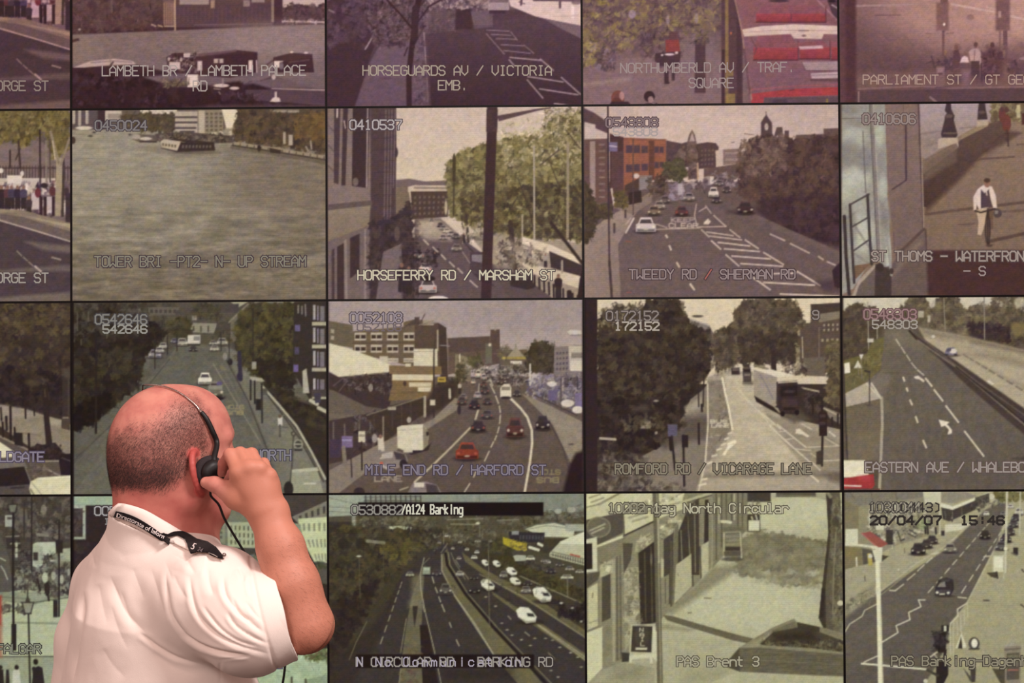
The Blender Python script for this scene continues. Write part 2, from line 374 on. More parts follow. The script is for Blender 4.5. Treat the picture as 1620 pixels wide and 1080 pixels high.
# ---- top row
def george(c, dy, dark):
    c.z(0, 165 + dy, 3.4286).f('7a6a6e')
    c.r(-1100, -60, 400, 430, '80706f').t("-1100,30 380,30 380,200 -1100,200", '6f6b66 8d8078 5c5050', 160, 20, 60)
    for i in range(-20, 26): c.l([(i * 16, 335), (i * 16, 410)], 6, '4a3a3a', .8)
    c.l("-1100,350 380,345", 8, '4f4040')
    c.r(-1100, 400, 300, 490, 'c5bab0').r(38, 385, 120, 430, 'd8cfc4').e(5, 360, 14, 14, 'd8cfc8').e(120, 375, 10, 14, 'd0c8c0')
    c.t("-1100,20 380,20 380,250 285,300 240,140 130,235 60,200 0,215 -1100,260", '6f6238 857845 5c5030 948a5e 7a6c3c 4f452c', 900, 7, 20, fill='6f6440')
    c.l("55,250 55,340", 9, '3c2e32').l("100,200 110,345", 12, '4a3c3c').l("85,300 110,240", 7, '4a3c3c').l("250,200 252,420", 10, '8a7f74').l("270,190 272,420", 8, '5a4d4a')
    c.l("217,140 219,520", 9, '3a2e30')
    c.t("-1100,430 380,430 380,600 -1100,560", '3f3038 5a4458 564a60 c8bcb8 5f3a3e 4a3840 d8ccc8', 360, 6, 13, asp=2.4)
    c.r(170, 480, 212, 570, 'c8bcbc', .9).r(250, 500, 300, 590, 'cbc0c0', .8).e(205, 480, 16, 26, '7a3a40').e(240, 440, 20, 14, '3a2e34').e(285, 470, 18, 26, '5f3a40')
    for x in (222, 245, 290): c.r(x - 8, 500, x + 8, 605, '3a2830')
    for x, t in ((-60, '4a3c44'), (8, '3a2c34'), (40, '63404a'), (62, '4c4458'), (95, '3a3040'), (128, '524a62')): c.man(x, 560, 120, t)
    c.man(157, 608, 110, '4a3c46')
    c.p("305,290 345,290 328,605 298,605", 'a59882').l("345,290 340,605", 12, '4a3f3a').l("320,320 275,150", 14, '8f836e').l("330,330 375,190", 12, '8f836e').l("285,200 300,300", 6, 'c8bca8')
    c.r(355, 480, 385, 640, '443840').e(360, 470, 14, 18, '4a3c40')
    c.p("-1100,500 0,570 130,575 385,645 385,745 0,628 -1100,350", '8a7d70')
    c.p("-1100,500 0,566 100,575 0,590 -1100,540", '9c9078').p("95,598 385,650 385,672", 'a59a82').p("0,592 110,608 385,690 385,740 0,622", '6f6360')
    c.p("-1100,360 0,630 200,688 385,745 385,1070 -1100,1070", '50444a')
    c.l("-1100,360 0,630 200,688 385,745", 7, 'b8aca4')
    c.p("130,742 385,768 385,805 230,790", '756a66', 1, 6).p("-1100,900 0,898 385,868 385,905 0,912 -1100,930", '6d6360', 1, 5).p("60,1040 385,1018 385,1075 -200,1075", '766c64', 1, 6)
    c.ls("92,795 118,822;126,828 148,848;156,855 180,876", 6, '9a8f88').l("190,878 222,906", 11, 'b8aca2').l("283,830 328,842", 9, '9a8f8c').n(.06, 30, 14, seed=3)
    c.T("GT GEORGE ST", -17.6 - 5 * 41.1, 915, 51, 41.1, '98867c' if dark else 'aaa096')
    if dark: c.tint('7c6e72')
def lambeth(c):
    c.z(105, 0, 3.857).f('77686a')
    c.r(-100, -900, 1700, -40, 'b5a8a8', g='c5b5ac').t("0,-350 1600,-420 1600,-30 0,-30", '5d4a4a 6b5a56 4f3a3e', 300, 20, 60, fill='5d4a4c')
    c.p("20,-60 1590,-60 1590,150 1330,160 650,187 20,215", '6d5656', g='43292f')
    c.t("20,-40 560,-40 560,165 20,195", '6d5550 4f383b 5f4646 664e4a 583c40', 260, 12, 34)
    c.r(270, 0, 282, 80, '8a7468', .5).r(590, 0, 665, 150, 'a08070', .45)
    for x in (598, 612, 626, 640, 652): c.l([(x, 20), (x, 160)], 6, 'b09078', .6)
    c.ls("520,150 545,160;560,155 585,162;600,160 655,160", 9, 'b09a84')
    c.r(668, 25, 1265, 165, '5d464c').l("662,0 664,185", 10, 'b59a80').r(690, -30, 870, 28, '9f8f88').r(880, 0, 905, 50, 'a58a78').r(1080, 0, 1120, 40, '8f7c78').r(1130, -20, 1210, 15, '9a8a84')
    for i in range(22): c.l([(690 + i * 26, 45), (690 + i * 26, 130)], 5, '6b5256', .7)
    c.l("780,152 1250,145", 5, '8a7678', .7)
    c.r(1250, -60, 1268, 135, '8f7c72').r(1268, -60, 1318, 145, '4d343c')
    c.r(1320, -60, 1590, 45, 'c3b1a8').t("1320,45 1400,20 1480,45 1590,20 1590,125 1320,125", '5b4347 6b5254 4f383c', 130, 8, 22, fill='5f484a')
    c.ls("1380,45 1380,10;1500,50 1500,20", 5, '6b5254').l("1320,130 1590,135", 12, 'b09a98').t("1320,120 1590,120 1590,145 1320,145", 'd8c8c4 6a5258 c0a8a8', 40, 4, 11, asp=.6)
    c.p("20,212 650,187 1330,157 1590,147 1590,460 1200,480 20,440", '867470', g='7c6c6c', s_=3)
    c.e(1300, 250, 420, 110, 'a08f8c', .55, 120).e(60, 300, 160, 90, '8f8070', .5, 90).n(.07, 26, 7, "20,215 1590,150 1590,460 20,440", 5)
    c.p("22,245 75,232 80,248 40,258", '4f3a3c').e(80, 180, 9, 6, 'b0a098')
    c.p("22,410 430,396 620,440 900,450 1100,520 1260,465 1590,560 1590,670 20,670", '452d34', g='331e23', s_=3)
    c.t("22,430 1000,470 1300,560 1590,580 1590,660 22,660", '2f1c22 45303a 3c262c 523c46 2a181e', 190, 12, 34)
    c.p("38,412 150,372 290,358 405,372 425,392 250,398 110,412", 'bba8a0').l("150,382 290,372 400,380", 6, '8a7876').l("264,330 270,395", 5, '8f7f78').l("285,380 268,400", 10, '5a4448')
    c.p("470,470 700,446 1100,430 1270,440 1050,495 870,520 560,500", '75656a', s_=4).p("560,480 760,478 760,530 600,530", '6a5c58', .8, 5)
    c.p("610,350 650,325 710,322 790,345 1040,305 1165,318 1165,440 1000,475 620,440", '4d343a').p("790,330 1040,303 1040,315 820,345", '6d5458').p("900,340 1165,320 1165,440 960,470", '452c33')
    c.t("610,330 800,330 800,440 620,440", '2f1e24 5a4448 8a7876 c0b0a8', 70, 5, 14)
    c.r(628, 378, 695, 422, 'c9b9b0').r(715, 325, 755, 350, 'c5b5ac').r(800, 372, 828, 430, 'cdbdb4').r(900, 358, 958, 385, 'b8a89c').r(925, 362, 935, 384, '5a464a').r(1112, 368, 1136, 440, 'd8c8c0').l("1160,370 1162,440", 8, 'c5b5b0').e(700, 365, 8, 12, 'b5a59c').e(625, 360, 7, 12, 'b5a59c')
    c.r(738, 455, 802, 532, 'dacec0').r(745, 470, 752, 520, 'b0a094').t("590,480 740,480 740,530 590,530", '6f6250 4f3c3c 8a7c60', 40, 5, 12)
    c.e(945, 522, 48, 11, 'cfc0b6').e(1025, 538, 30, 10, 'c5b5ac').ls("900,540 940,545;930,560 940,575;955,480 955,520", 6, 'a5958f')
    c.p("1262,350 1375,322 1500,330 1512,442 1265,442", '4f363c').r(1268, 372, 1322, 412, 'dccfc6').e(1375, 318, 10, 7, 'd0c0b8').e(1462, 322, 12, 7, 'd0c0b8').p("1300,380 1500,350 1510,440 1300,440", '452c34', .8).ls("1185,420 1260,370;1360,380 1480,365", 10, '5f484c').e(1312, 405, 14, 20, '8a8090', .7)
    c.p("1090,548 1590,540 1590,645 1150,610", '5a4650').l("1255,540 1590,550", 7, 'bba9a6').p("1120,505 1270,470 1590,520 1590,540 1250,540", '75656a', .9, 4)
    c.e(1278, 608, 26, 15, 'd5c9c0').r(1271, 560, 1284, 605, 'c5b8b0').p("1240,620 1278,585 1310,620", 'cfc2b8').e(1265, 470, 12, 16, 'c0b0ac').t("980,570 1180,570 1180,620 980,620", '4a3640 5f4c56 33202a', 40, 6, 16)
    c.p("880,645 1590,640 1590,670 700,670", '66525a', .9, 8).r(1578, -900, 1610, 700, '4a3038').r(10, -900, 38, 700, '2a161b')
    c.T("LAMBETH BR / LAMBETH PALACE", 220, 403, 60, 46.3, 'b5a59e', dy=-.003).T("RD", 775, 495, 60, 46.3, 'b5a59e')
def horseguards(c):
    c.z(510, 0, 3.857).f('5a4450')
    c.r(0, -600, 1620, 60, '77656c', g='6b5862').t("0,-600 1600,-600 1600,0 0,0", '5d4c50 7d6c6c 4a3a40 8a7a7c', 300, 20, 60)
    c.p("640,195 830,140 1600,90 1600,670 665,670", '5e4954', g='422e38').p("330,50 1040,30 1040,165 640,205 330,290", '6e5a64').n(.1, 40, 20, "330,50 1040,30 1040,165 640,205 330,290", 4)
    c.p("0,0 330,0 345,230 300,320 195,670 0,670", '4e3843', g='46303a').t("0,0 320,0 330,220 260,300 180,230 0,300", '5d4754 4a3440 6b5560 523c48', 190, 12, 34)
    c.p("345,285 500,270 615,190 645,670 190,670 300,360", '73606d', g='6b5664', s_=3)
    c.t("260,0 620,0 620,200 500,280 330,285 260,120", '5d4752 7d6a72 4c3740 6b5660 45303a', 520, 5, 17)
    c.t("620,40 1000,40 1000,150 640,200", '66525c 5a4650 75626a', 110, 12, 34)
    c.p("815,50 910,50 922,180 808,182", '4a353d', 1, 4).p("905,70 1020,60 1025,150 925,152", '74616a')
    c.r(1140, -600, 1600, -5, '9a8888').p("1135,-5 1600,-5 1600,168 1300,100 1148,38", 'd8c6bd').p("1345,112 1600,160 1600,245 1450,172", '7b6872').ls("1290,0 1600,4", 14, '6a5560').ls("1215,0 1212,28;1450,0 1450,45", 14, '6a5560').l("1200,12 1235,24", 6, '6a5560').r(1518, 35, 1536, 112, 'efe0d6').l("1410,100 1560,96", 8, 'c8b5ae').e(1550, 15, 30, 14, '7a6870', .8)
    c.r(1012, -40, 1140, 62, 'a8979c').r(1020, -30, 1135, 15, '7f6c74').r(1018, 62, 1115, 82, '4a3640')
    c.t("620,0 1010,0 1010,50 640,55", 'c5b4ae 6b5660 a8979a 5a4650', 110, 7, 20)
    c.l("600,-60 575,60 560,190 545,300 528,450 530,670", 34, '3f2931').l("570,50 560,230", 44, '45303a').l("395,0 470,80 545,170", 13, '3f2931').l("740,-10 650,40 585,130", 11, '45303a').l("420,40 480,30", 5, '45303a').l("520,290 500,340", 9, '45303a').l("545,300 600,200", 9, '45303a')
    c.l("620,200 632,400 648,670", 9, '8f7d84').l("600,210 640,670", 30, '5f4c56', .6).t("570,280 620,240 630,640 560,640", '7d6b76 5a4652', 60, 8, 20)
    c.ls("1000,205 1110,330;1150,195 1190,245;1000,183 1140,190;1030,210 1150,215;1060,235 1185,240;1090,272 1225,280;1105,308 1270,325;1230,275 1290,325", 5, '9a8690')
    c.ls("1145,350 1335,368;1140,365 1170,400;1330,360 1410,430;1255,467 1470,500;1250,487 1345,598;1458,472 1575,575;1325,542 1560,578;1415,632 1580,652", 8, 'a8969c')
    c.l("300,235 262,300", 9, 'a39299').l("320,180 300,240", 5, '7b6872').e(385, 478, 40, 8, '5a4454', .7, 6).l("40,60 70,75", 10, '8a7880').n(.05, 22, 12, seed=9)
    c.T("HORSEGUARDS AV / VICTORIA", 248, 402, 57, 46.35, 'b3a292').T("EMB.", 708, 492, 57, 46.35, 'b3a292')
def northumberland(c):
    c.z(915, 0, 3.812).f('7f686b')
    c.t("0,-600 1000,-600 1000,300 0,300", '7a6460 8a7a5e 6f5a5c 5f4a50', 400, 20, 60, fill='755f5f')
    c.p("22,440 250,350 860,330 870,640 22,640", '877073').p("22,500 320,462 320,490 22,525", '9a8680', .8, 6).p("600,200 860,190 860,440 600,400", '857176', .8, 20)
    c.t("22,0 880,0 870,170 640,200 520,250 380,230 250,340 22,420", '7d6862 8a7a5c 6f5a5c 95864f 5f4a50 a09060 69545a 857066', 620, 9, 26)
    c.e(325, 85, 22, 26, 'b0a0b8', .6).e(85, 280, 22, 34, 'b5a5b0', .6).e(540, 120, 10, 30, 'a898a0', .6).e(712, 110, 12, 30, 'a898a0', .6).t("30,200 110,200 110,400 30,400", '98885a a5955f 7a6a55', 40, 8, 20)
    c.t("120,300 230,280 220,420 100,420", '6a5560 8a7888 5a4850', 40, 10, 24)
    c.p("705,240 765,220 768,560 700,560", '574148').t("700,160 780,160 780,260 700,260", '5a4a4a 7a6a52', 26, 10, 20)
    c.t("370,170 640,170 625,330 540,420 460,400 370,330", '5f4850 6b555c 544048 75606a', 90, 12, 26)
    c.p("525,240 605,236 615,318 528,318", '8f4644').p("465,320 620,310 612,372 590,400 500,400 460,370", '513b42').e(550, 328, 30, 7, 'd5c5c5').e(592, 318, 10, 8, 'd0c0c0').e(505, 333, 8, 6, 'd0c0c0').p("550,190 600,190 600,240 545,240", '6a4a4c')
    c.r(518, 430, 545, 505, '4a353c').r(563, 400, 582, 485, '503a40').l("530,500 545,500", 12, '45303a')
    c.e(238, 592, 40, 46, '7a4c42').e(262, 578, 15, 27, 'b08a80').e(232, 620, 34, 30, '6a4038').p("175,650 200,612 300,612 325,640 325,655 175,655", '45303a')
    c.e(428, 582, 33, 34, '3c2a33').e(436, 600, 17, 20, 'a08484').p("380,655 400,625 470,620 490,640 490,655", '45303a').p("445,625 465,625 462,640", 'c8b8b8')
    c.r(862, -600, 992, 640, '5f464d').r(885, -600, 905, 640, '957f52', .8).r(893, 565, 945, 625, '9c8650', .8).r(905, 425, 935, 460, '9c8650', .7).r(955, 0, 985, 640, '513a42').r(865, 300, 882, 640, '4a343c').e(920, 200, 6, 8, 'c07050')
    c.p("945,-600 1600,-600 1600,640 1030,640 1000,300 975,150 945,0", '94666e', g='82606a').p("980,0 1440,0 1560,140 1000,150", '8c6068')
    c.p("1500,0 1600,0 1600,150 1540,110", '57404a').l("1440,0 1560,120", 8, 'a5808a').l("1530,30 1565,50 1575,110", 9, 'a898a0').e(1530, 5, 24, 10, '2f2030').e(1210, 5, 60, 9, '4f3a44')
    for tops, fr in (((1068, 80, 1120, 32, 1262, 32, 1285, 85), (1072, 82, 1284, 134)), ((1262, 32, 1440, 30, 1492, 85, 1284, 85), (1288, 82, 1492, 134)),
                     ((1050, 292, 1090, 208, 1275, 204, 1328, 292), (1056, 288, 1326, 362)), ((1318, 258, 1478, 246, 1520, 288, 1330, 292), (1334, 286, 1518, 356)), ((1520, 250, 1600, 248, 1600, 290, 1524, 290), (1526, 286, 1600, 360))):
        c.p([(tops[i], tops[i + 1]) for i in (0, 2, 4, 6)], '8f5a64').r(*fr, 'a64c55', g='8f4048', s_=2).l([(fr[0], fr[3]), (fr[2], fr[3])], 6, '5a303a').l([(fr[2], fr[1] - 40), (fr[2], fr[3])], 6, '6a3a44')
    c.p("1328,280 1470,274 1478,292 1338,298", 'cbaeb0').l("1040,230 1075,290 1060,330", 6, '6f4850')
    c.p("985,178 1100,158 1300,146 1600,158 1600,208 1480,205 1468,236 1300,232 1280,205 1000,220", 'd9c9bb', g='c9b5a8').l("1000,195 1200,182 1600,186", 5, 'b59c94').e(1360, 215, 14, 6, '7a6260').l("1330,185 1390,185", 5, '7a6260')
    c.p("1340,374 1600,370 1600,426 1368,426", 'a48f94').l("1345,374 1370,425 1600,428", 6, '6a4e56').p("1400,442 1600,430 1600,470 1408,474", 'b8a5a8').p("1395,475 1600,472 1600,494 1400,490", '6a4e56').l("1410,455 1600,448", 5, '8f7a80')
    c.p("1042,565 1300,535 1600,522 1600,572 1120,588 1112,640 1042,640", 'aa454c').l("1042,540 1300,520 1600,508", 10, '9a6068').p("1122,590 1600,578 1600,640 1115,640", '64515a').p("1170,600 1260,598 1260,625 1170,625", '554450').l("1500,600 1500,625", 12, '8a7848').l("1275,545 1300,540", 6, '6a3a40')
    c.l("945,0 985,180 1005,330 1045,600", 9, 'a08074').l("1000,300 1035,560", 12, '70525a')
    c.r(1576, -600, 1620, 640, '5f444b').r(10, -600, 24, 640, '2a181c').n(.06, 22, 14, seed=13)
    c.T("NORTHUMBERLD AV / TRAF.", 255, 383, 57, 45.9, 'a79390', dy=-.007).T("SQUARE", 668, 472, 57, 45.9, 'a79390')
def parliament(c):
    c.z(1320, 0, 5.4).f('6a4e53')
    c.p("60,-900 2300,-900 2300,900 60,900", '8a6c6c', g='634a50')
    c.e(1250, 30, 900, 420, 'b39086', .95, 420).e(1700, 60, 500, 250, 'bf9d90', .7, 200)  # bright glow on the screen face, painted into the picture colours
    c.l("180,52 720,36", 16, 'b09694', .8).p("700,0 870,0 870,245 700,240", 'ab8b80', .7, 8).p("420,30 480,30 500,110 420,100", '9a7c7c', .6, 10)
    c.l("1000,36 1400,108", 18, 'c8aca2').l("1300,60 1440,95", 8, 'c8aca2').l("1500,135 1640,170 2200,290", 18, 'cbb0a4').l("1050,10 1620,100", 8, 'b5968c', .6)
    c.ls("345,130 560,128;430,310 460,345;540,310 560,340", 8, '5a4248', .6).p("430,280 600,285 620,335 460,348", '87696c', .7, 10).e(1160, 145, 34, 22, '90706c', .8, 14)
    c.r(870, 20, 975, 262, '876660', s_=4).r(905, -10, 970, 30, '7a5a58').e(938, 208, 10, 12, 'f0e2d6').r(920, 260, 942, 700, '795a5b').r(940, 430, 960, 500, '9a7c58', .7).ls("780,285 830,290;960,285 1020,280", 8, '6f5254', .6)
    c.r(1378, -10, 1500, 262, '80605f', s_=4).r(1400, 95, 1425, 150, 'bfa49a', .7).r(1440, 260, 1478, 760, '765758').r(1405, 260, 1425, 420, '765758', .6)
    c.t("880,400 2000,380 2000,720 880,720", '785c5e 846668 6a4e52', 90, 20, 60, a=.5, twig=False)
    c.t("830,500 1060,500 1060,600 830,600", '54404a 6a505a 5d4650', 40, 12, 30).l("830,480 860,600", 10, '54404a')
    c.p("1010,500 1020,430 1060,420 1080,500 1060,580 1015,580", '66494e').e(1040, 405, 18, 22, '7a5a58')
    c.p("1072,535 1090,490 1112,476 1140,490 1152,535", 'd8c2c2').e(1118, 462, 14, 18, '80605e').p("1080,535 1150,535 1145,640 1090,640", '6d5458')
    c.p("1148,440 1180,415 1228,415 1250,450 1256,545 1220,560 1160,520", 'b79b98').e(1208, 382, 17, 24, '6f504e').p("1170,520 1240,520 1235,660 1165,640", '5c4347').l("1200,430 1195,510", 8, '8a6a6c').r(1090, 600, 1160, 740, '9a7c88', .6, 8)
    c.p("1262,470 1330,400 1400,410 1440,520 1425,680 1290,660", '65474d', 1, 8).e(1350, 385, 20, 24, '604448').t("1260,440 1440,440 1440,680 1270,680", '7a5c62 55393f 6d4f56', 30, 14, 34).l("1255,540 1262,740", 10, '4f383f').e(1450, 455, 12, 30, '957662', .7, 8).t("1490,520 1560,510 1560,640 1490,640", '6a4e56 54404a', 16, 12, 26).e(1640, 500, 60, 14, 'b5979a', .6, 10)
    c.p("190,640 900,590 1000,720 1700,660 2300,700 2300,760 190,765", '7d6160', .8, 10).p("190,660 330,640 330,740 190,745", '86705a', .5, 20).l("200,760 740,736 1000,752 2300,730", 9, '94787a')
    c.r(870, 565, 942, 748, '84676a').r(880, 580, 930, 640, '9a7d7e').r(885, 620, 925, 640, '6a5054').l("865,748 990,742", 7, '5a444a')
    c.p("190,775 1000,762 2300,745 2300,900 190,900", '604a4f').l("818,830 872,872", 20, '8d7478').r(200, 778, 214, 890, '947c78').l("730,640 860,700", 10, '5f484e', .5)
    c.r(60, -900, 185, 900, '57393f', s_=5).r(60, -900, 95, 900, '6a4a50', .8, 6).n(.05, 30, 18, seed=21)
    c.T("PARLIAMENT ST / GT GEORGE ST", 245, 642, 76, 65.4, 'b8998c', sw=9)
# ---- second row
def tower(c):
    c.z(105, 165, 3.4286).f('8a8476')
    c.p("20,100 1420,100 1420,1070 20,1070", '8d887b', g='787060').e(300, 420, 500, 330, 'a09c8c', .7, 330).e(1300, 420, 400, 300, '7a6d5f', .5, 260).e(500, 640, 700, 160, '8f8a78', .5, 160)
    c.n(.10, 70, 11, seed=2).n(.16, 120, 24, "20,560 1420,560 1420,1070 20,1070", 6).n(.10, 34, 8, "20,750 1420,750 1420,1070 20,1070", 11)
    c.r(20, 20, 1420, 138, '6a5f58').r(28, 28, 170, 130, '5f5458').ls("72,30 72,110;112,30 112,100;40,30 40,100", 16, 'b0a79c').e(95, 128, 46, 10, 'd0c8b8')
    c.r(170, 25, 212, 132, '443238').r(210, 35, 300, 90, 'bfb5a6').r(225, 50, 300, 80, '9a9084').r(400, 25, 600, 52, 'c8c0b0')
    c.t("295,60 400,45 480,60 585,40 590,150 440,145 300,125", '5c5240 4a4034 6d6349 544a3a', 150, 9, 22, fill='544a3a')
    c.r(590, 38, 712, 160, 'b5ab9c').ls("592,70 706,70;592,98 706,98;592,128 700,128;620,148 690,148", 11, '5a5050').r(712, 30, 850, 165, '8f8574').q("725,40 850,40 850,150 725,150", 5, 5, '6a6050').r(718, 35, 750, 160, 'b8ae98')
    c.p("842,26 940,26 936,134 868,132", 'd9d1b9').r(860, 130, 900, 170, '99907c').ls("790,155 815,160;835,150 850,165;890,160 890,150", 12, 'd0c8b4')
    c.r(940, 20, 1420, 120, '5a4f42').r(1105, 30, 1262, 80, '9c9282').ls("1110,48 1260,50;1110,66 1260,68", 9, '5c5248')
    c.t("938,30 1100,40 1260,60 1420,40 1420,270 1100,215 900,200", '4f4436 5f5240 6a573c 463a32 3c322c 70603f', 300, 12, 32, fill='50453a').t("1250,60 1420,50 1420,180 1230,180", '6f5836 7d663f 5f4c34', 90, 12, 28)
    c.r(1175, 150, 1190, 215, 'a89c8c').r(1205, 165, 1228, 222, 'b0a494').ls("1325,200 1330,240;1300,230 1310,250", 9, 'a09484')
    c.l("900,232 1100,262 1420,318", 22, '62584a', .6).l("895,208 1100,238 1420,288", 15, '9c917a').l("900,222 1100,252 1420,303", 6, '3f362e')
    for i in range(14): c.l([(905 + i * 38, 210 + i * 5.6), (905 + i * 38, 226 + i * 5.8)], 6, '5a4f40')
    c.e(1045, 238, 10, 18, '3c322c').p("1100,235 1165,248 1160,268 1105,262", '40352f')
    c.p("480,160 640,148 900,172 905,208 800,212 640,195 490,200", '5a4f48').t("490,150 880,165 880,200 500,200", '463c38 756a5c 3a302e 9a8f80', 80, 7, 20, asp=.5)
    c.p("510,195 600,188 800,205 808,250 600,262 512,238", '423633').p("510,200 530,188 645,205 640,232 600,252 514,234", 'bbb19d').q("515,205 600,215 598,240 517,228", 5, 1, '6a6054').p("620,205 800,208 804,252 600,256", '3d3230').q("625,215 790,218 790,240 622,243", 9, 1, '6a5f58').e(700, 262, 130, 7, '524a42', .7, 8)
    c.p("355,165 395,160 490,168 490,205 400,208 360,190", '6a6056').e(378, 176, 24, 14, 'a89f90').e(430, 186, 34, 8, 'c8bfad').l("400,202 488,204", 6, '3c322e').e(130, 172, 14, 5, '4f4844').e(150, 152, 10, 5, '4f4844').e(345, 165, 8, 5, '4f4844').e(36, 195, 14, 20, '463c36')
    c.p("360,215 520,240 600,265 810,256 830,275 600,285 400,235", '7a7264', .6, 8)
    c.r(1408, 0, 1425, 1080, '3a2f2a').r(10, 0, 29, 1080, '241a1a').n(.04, 14, 10, seed=17)
    c.T("0450024", 158, 90, 50, 41, '8a8280', '4e4248', part='camera_number').T("TOWER BRI -PT2- N- UP STREAM", 155, 826, 54, 41.1, '8f8878', '42323c', dy=-.002)
def horseferry(c):
    c.z(510, 165, 3.4286).f('cdbfb2').r(20, 15, 1420, 500, 'cbbcb2', g='d2c7b0')
    c.p("400,410 470,403 560,418 680,412 690,460 400,450", '77686a').p("400,452 465,445 490,600 420,640 400,600", '7d6e60').p("465,447 500,438 690,440 690,475 465,475", 'c5b8a8').ls("500,452 690,455", 10, '8f8278')
    c.p("478,472 690,470 680,610 490,625", '54443f').q("490,490 670,488 665,600 492,610", 7, 4, '75665e', .4, .45)
    c.p("20,15 400,15 400,1060 20,1060", '5c4c50').p("30,15 258,15 262,545 30,562", '877774').p("64,15 98,15 88,435 62,425", '52424a').p("112,15 140,15 125,440 103,440", '4a3a40').p("165,15 258,15 246,455 160,442", '443437').l("246,15 240,450", 8, 'a09090').l("82,15 80,70", 8, 'c8b8b8').l("118,90 125,130", 6, 'c0b0b0').e(180, 420, 16, 22, '9a8c88', .6)
    for y in (130, 240, 350): c.l([(30, y - 20), (65, y + 18)], 5, '5a4a4c', .7)
    c.p("268,15 400,15 402,240 385,700 262,720", '554449').ls("345,30 335,620;362,30 352,640;378,30 368,640;395,30 385,450", 6, '8f8084', .6).e(402, 260, 8, 26, '4a3c40')
    for y in range(60, 640, 62): c.l([(280, y), (385, y - 4)], 5, '473940', .6)
    c.p("30,543 268,520 268,560 30,605", '66585a').p("30,575 262,548 252,662 30,745", '8f8277', g='857668').p("30,745 255,655 255,1060 30,1060", '766869').p("80,772 117,752 117,1060 80,1060", '45363a').p("150,725 202,700 202,905 150,945", '45363a').p("50,790 66,780 66,1060 50,1060", '4f4044').l("125,740 130,1060", 14, '8f8280').l("232,680 232,1060", 10, '8f8280').l("45,850 60,820", 4, '5a4c4c')
    c.t("258,640 400,600 480,530 500,800 440,1060 258,1060", '40343a 4d4040 5a4a48 372c32', 190, 12, 30, fill='443840').e(405, 700, 16, 40, '6a5a58', .7)
    c.p("500,622 640,618 790,750 940,860 1260,1060 470,1060 500,760", '66575b').p("515,628 640,622 720,690 700,742 560,735 500,690", 'a09288', 1, 8).p("520,640 600,630 640,700 560,705", 'b8ac98', .8, 8)
    c.p("330,800 430,755 440,1060 290,1060", '786a6e').p("430,780 500,720 500,1060 440,1060", '3f3338').t("430,700 520,640 520,1060 430,1060", '3a2e33 4a3c40 554648', 70, 10, 24)
    c.p("790,700 980,680 1420,760 1420,1060 1250,1060 940,880", 'a09486').p("1060,850 1400,930 1400,1000 1150,920", 'cdc2ac').p("900,880 1000,860 1260,1060 1020,1060", '5f5155')
    c.t("670,345 720,270 800,235 900,210 1000,180 1100,165 1190,180 1250,70 1420,30 1420,740 1080,720 800,660 690,600", '77704a 8a8258 5f573c 9c9468 4f4634 857c50 a39b72', 1100, 8, 24, fill='746c48')
    c.t("900,120 1240,60 1420,30 1420,330 1000,330", 'b5ad84 9c9468 cfc5a8', 170, 6, 15).t("1190,20 1420,10 1420,260 1200,200", 'c8bca4 7d7550 5a5038 a59c78', 200, 5, 14)
    c.t("740,480 1420,420 1420,740 1000,720 760,640", '4a4034 5a5038 40362e 6a6044', 330, 9, 26)
    c.ls("1060,400 1120,560 1150,700;1240,330 1290,460 1408,480;1180,330 1280,250;1000,600 1060,500;1320,140 1400,240", 7, '463c32', .7).l("715,275 712,600", 9, '4f4634').p("706,290 715,262 724,290 722,420 706,420", '4a4232')
    c.l("1148,230 1150,850", 11, 'aaa190').l("1332,210 1330,720", 14, '9a8f78').l("1085,600 1085,745", 9, 'a89f8a').l("1020,640 1042,890", 26, '453a34').l("780,600 792,745", 14, '4a3f38').e(670, 560, 8, 40, 'b5ab94')
    c.p("1085,718 1240,762 1410,838 1410,880 1240,812 1085,756", 'd8ccb8').p("1230,795 1410,872 1410,935 1240,885", '463a3b').l("1240,640 1408,860", 18, '3f3430').ls("1215,820 1215,885;1300,850 1300,910", 12, 'a89c8c')
    c.p("930,720 990,690 1060,780 1030,900 935,880", 'a59a86', .8, 10).r(980, 765, 1035, 860, '6a5f54').r(985, 770, 1030, 790, 'c8bca4').t("940,700 1220,780 1220,880 940,880", '4a3e3c c8bca8 6a5e54 8a7e70', 60, 8, 18)
    c.p("755,735 880,850 935,900 800,790", '4a3e3c').t("745,640 870,640 870,740 760,740", '8a8070 4a4038 c5bca8', 40, 7, 18)
    for x, y, w, k in ((592, 625, 22, '77706c'), (640, 652, 34, '4f4448'), (656, 668, 36, '8f8684'), (675, 684, 40, 'c5bcb0'), (700, 700, 44, '9a908a'), (725, 712, 44, '6a6060'), (655, 720, 42, '8f858a'), (728, 776, 58, '857b7a')): c.car(x, y, w, w * .7, k)
    c.p("802,800 875,800 880,930 800,900", '54454e').p("810,815 868,815 870,860 812,850", '8a7f88').p("805,905 880,935 940,990 860,960", '4a3c42')
    for x, y, w, k in ((525, 815, 52, 'a59a98'), (560, 885, 70, 'd0c5bc'), (572, 985, 96, 'c0b4b0')): c.car(x, y, w, w * .8, k, True)
    c.e(572, 945, 40, 16, '2f2428').e(628, 1058, 56, 20, 'dcd4cc').t("490,790 640,790 620,880 500,880", '2f2428 4f4448', 30, 8, 18)
    c.p("1015,920 1135,925 1150,995 1110,1005 1020,985", '3d3237').e(1080, 940, 40, 12, '6a5e60', .7)
    for i in range(10): c.l([(1150 + i * 26, 930 + i * 12), (1152 + i * 26, 985 + i * 15)], 11, '3c3036')
    c.man(1280, 1050, 130, '3a2c30').man(768, 750, 50, '4a3c40').man(430, 1010, 150, '3a2e33').man(468, 1020, 140, '40343a').man(610, 860, 60, '3c3034').man(1210, 880, 70, 'a59a90')
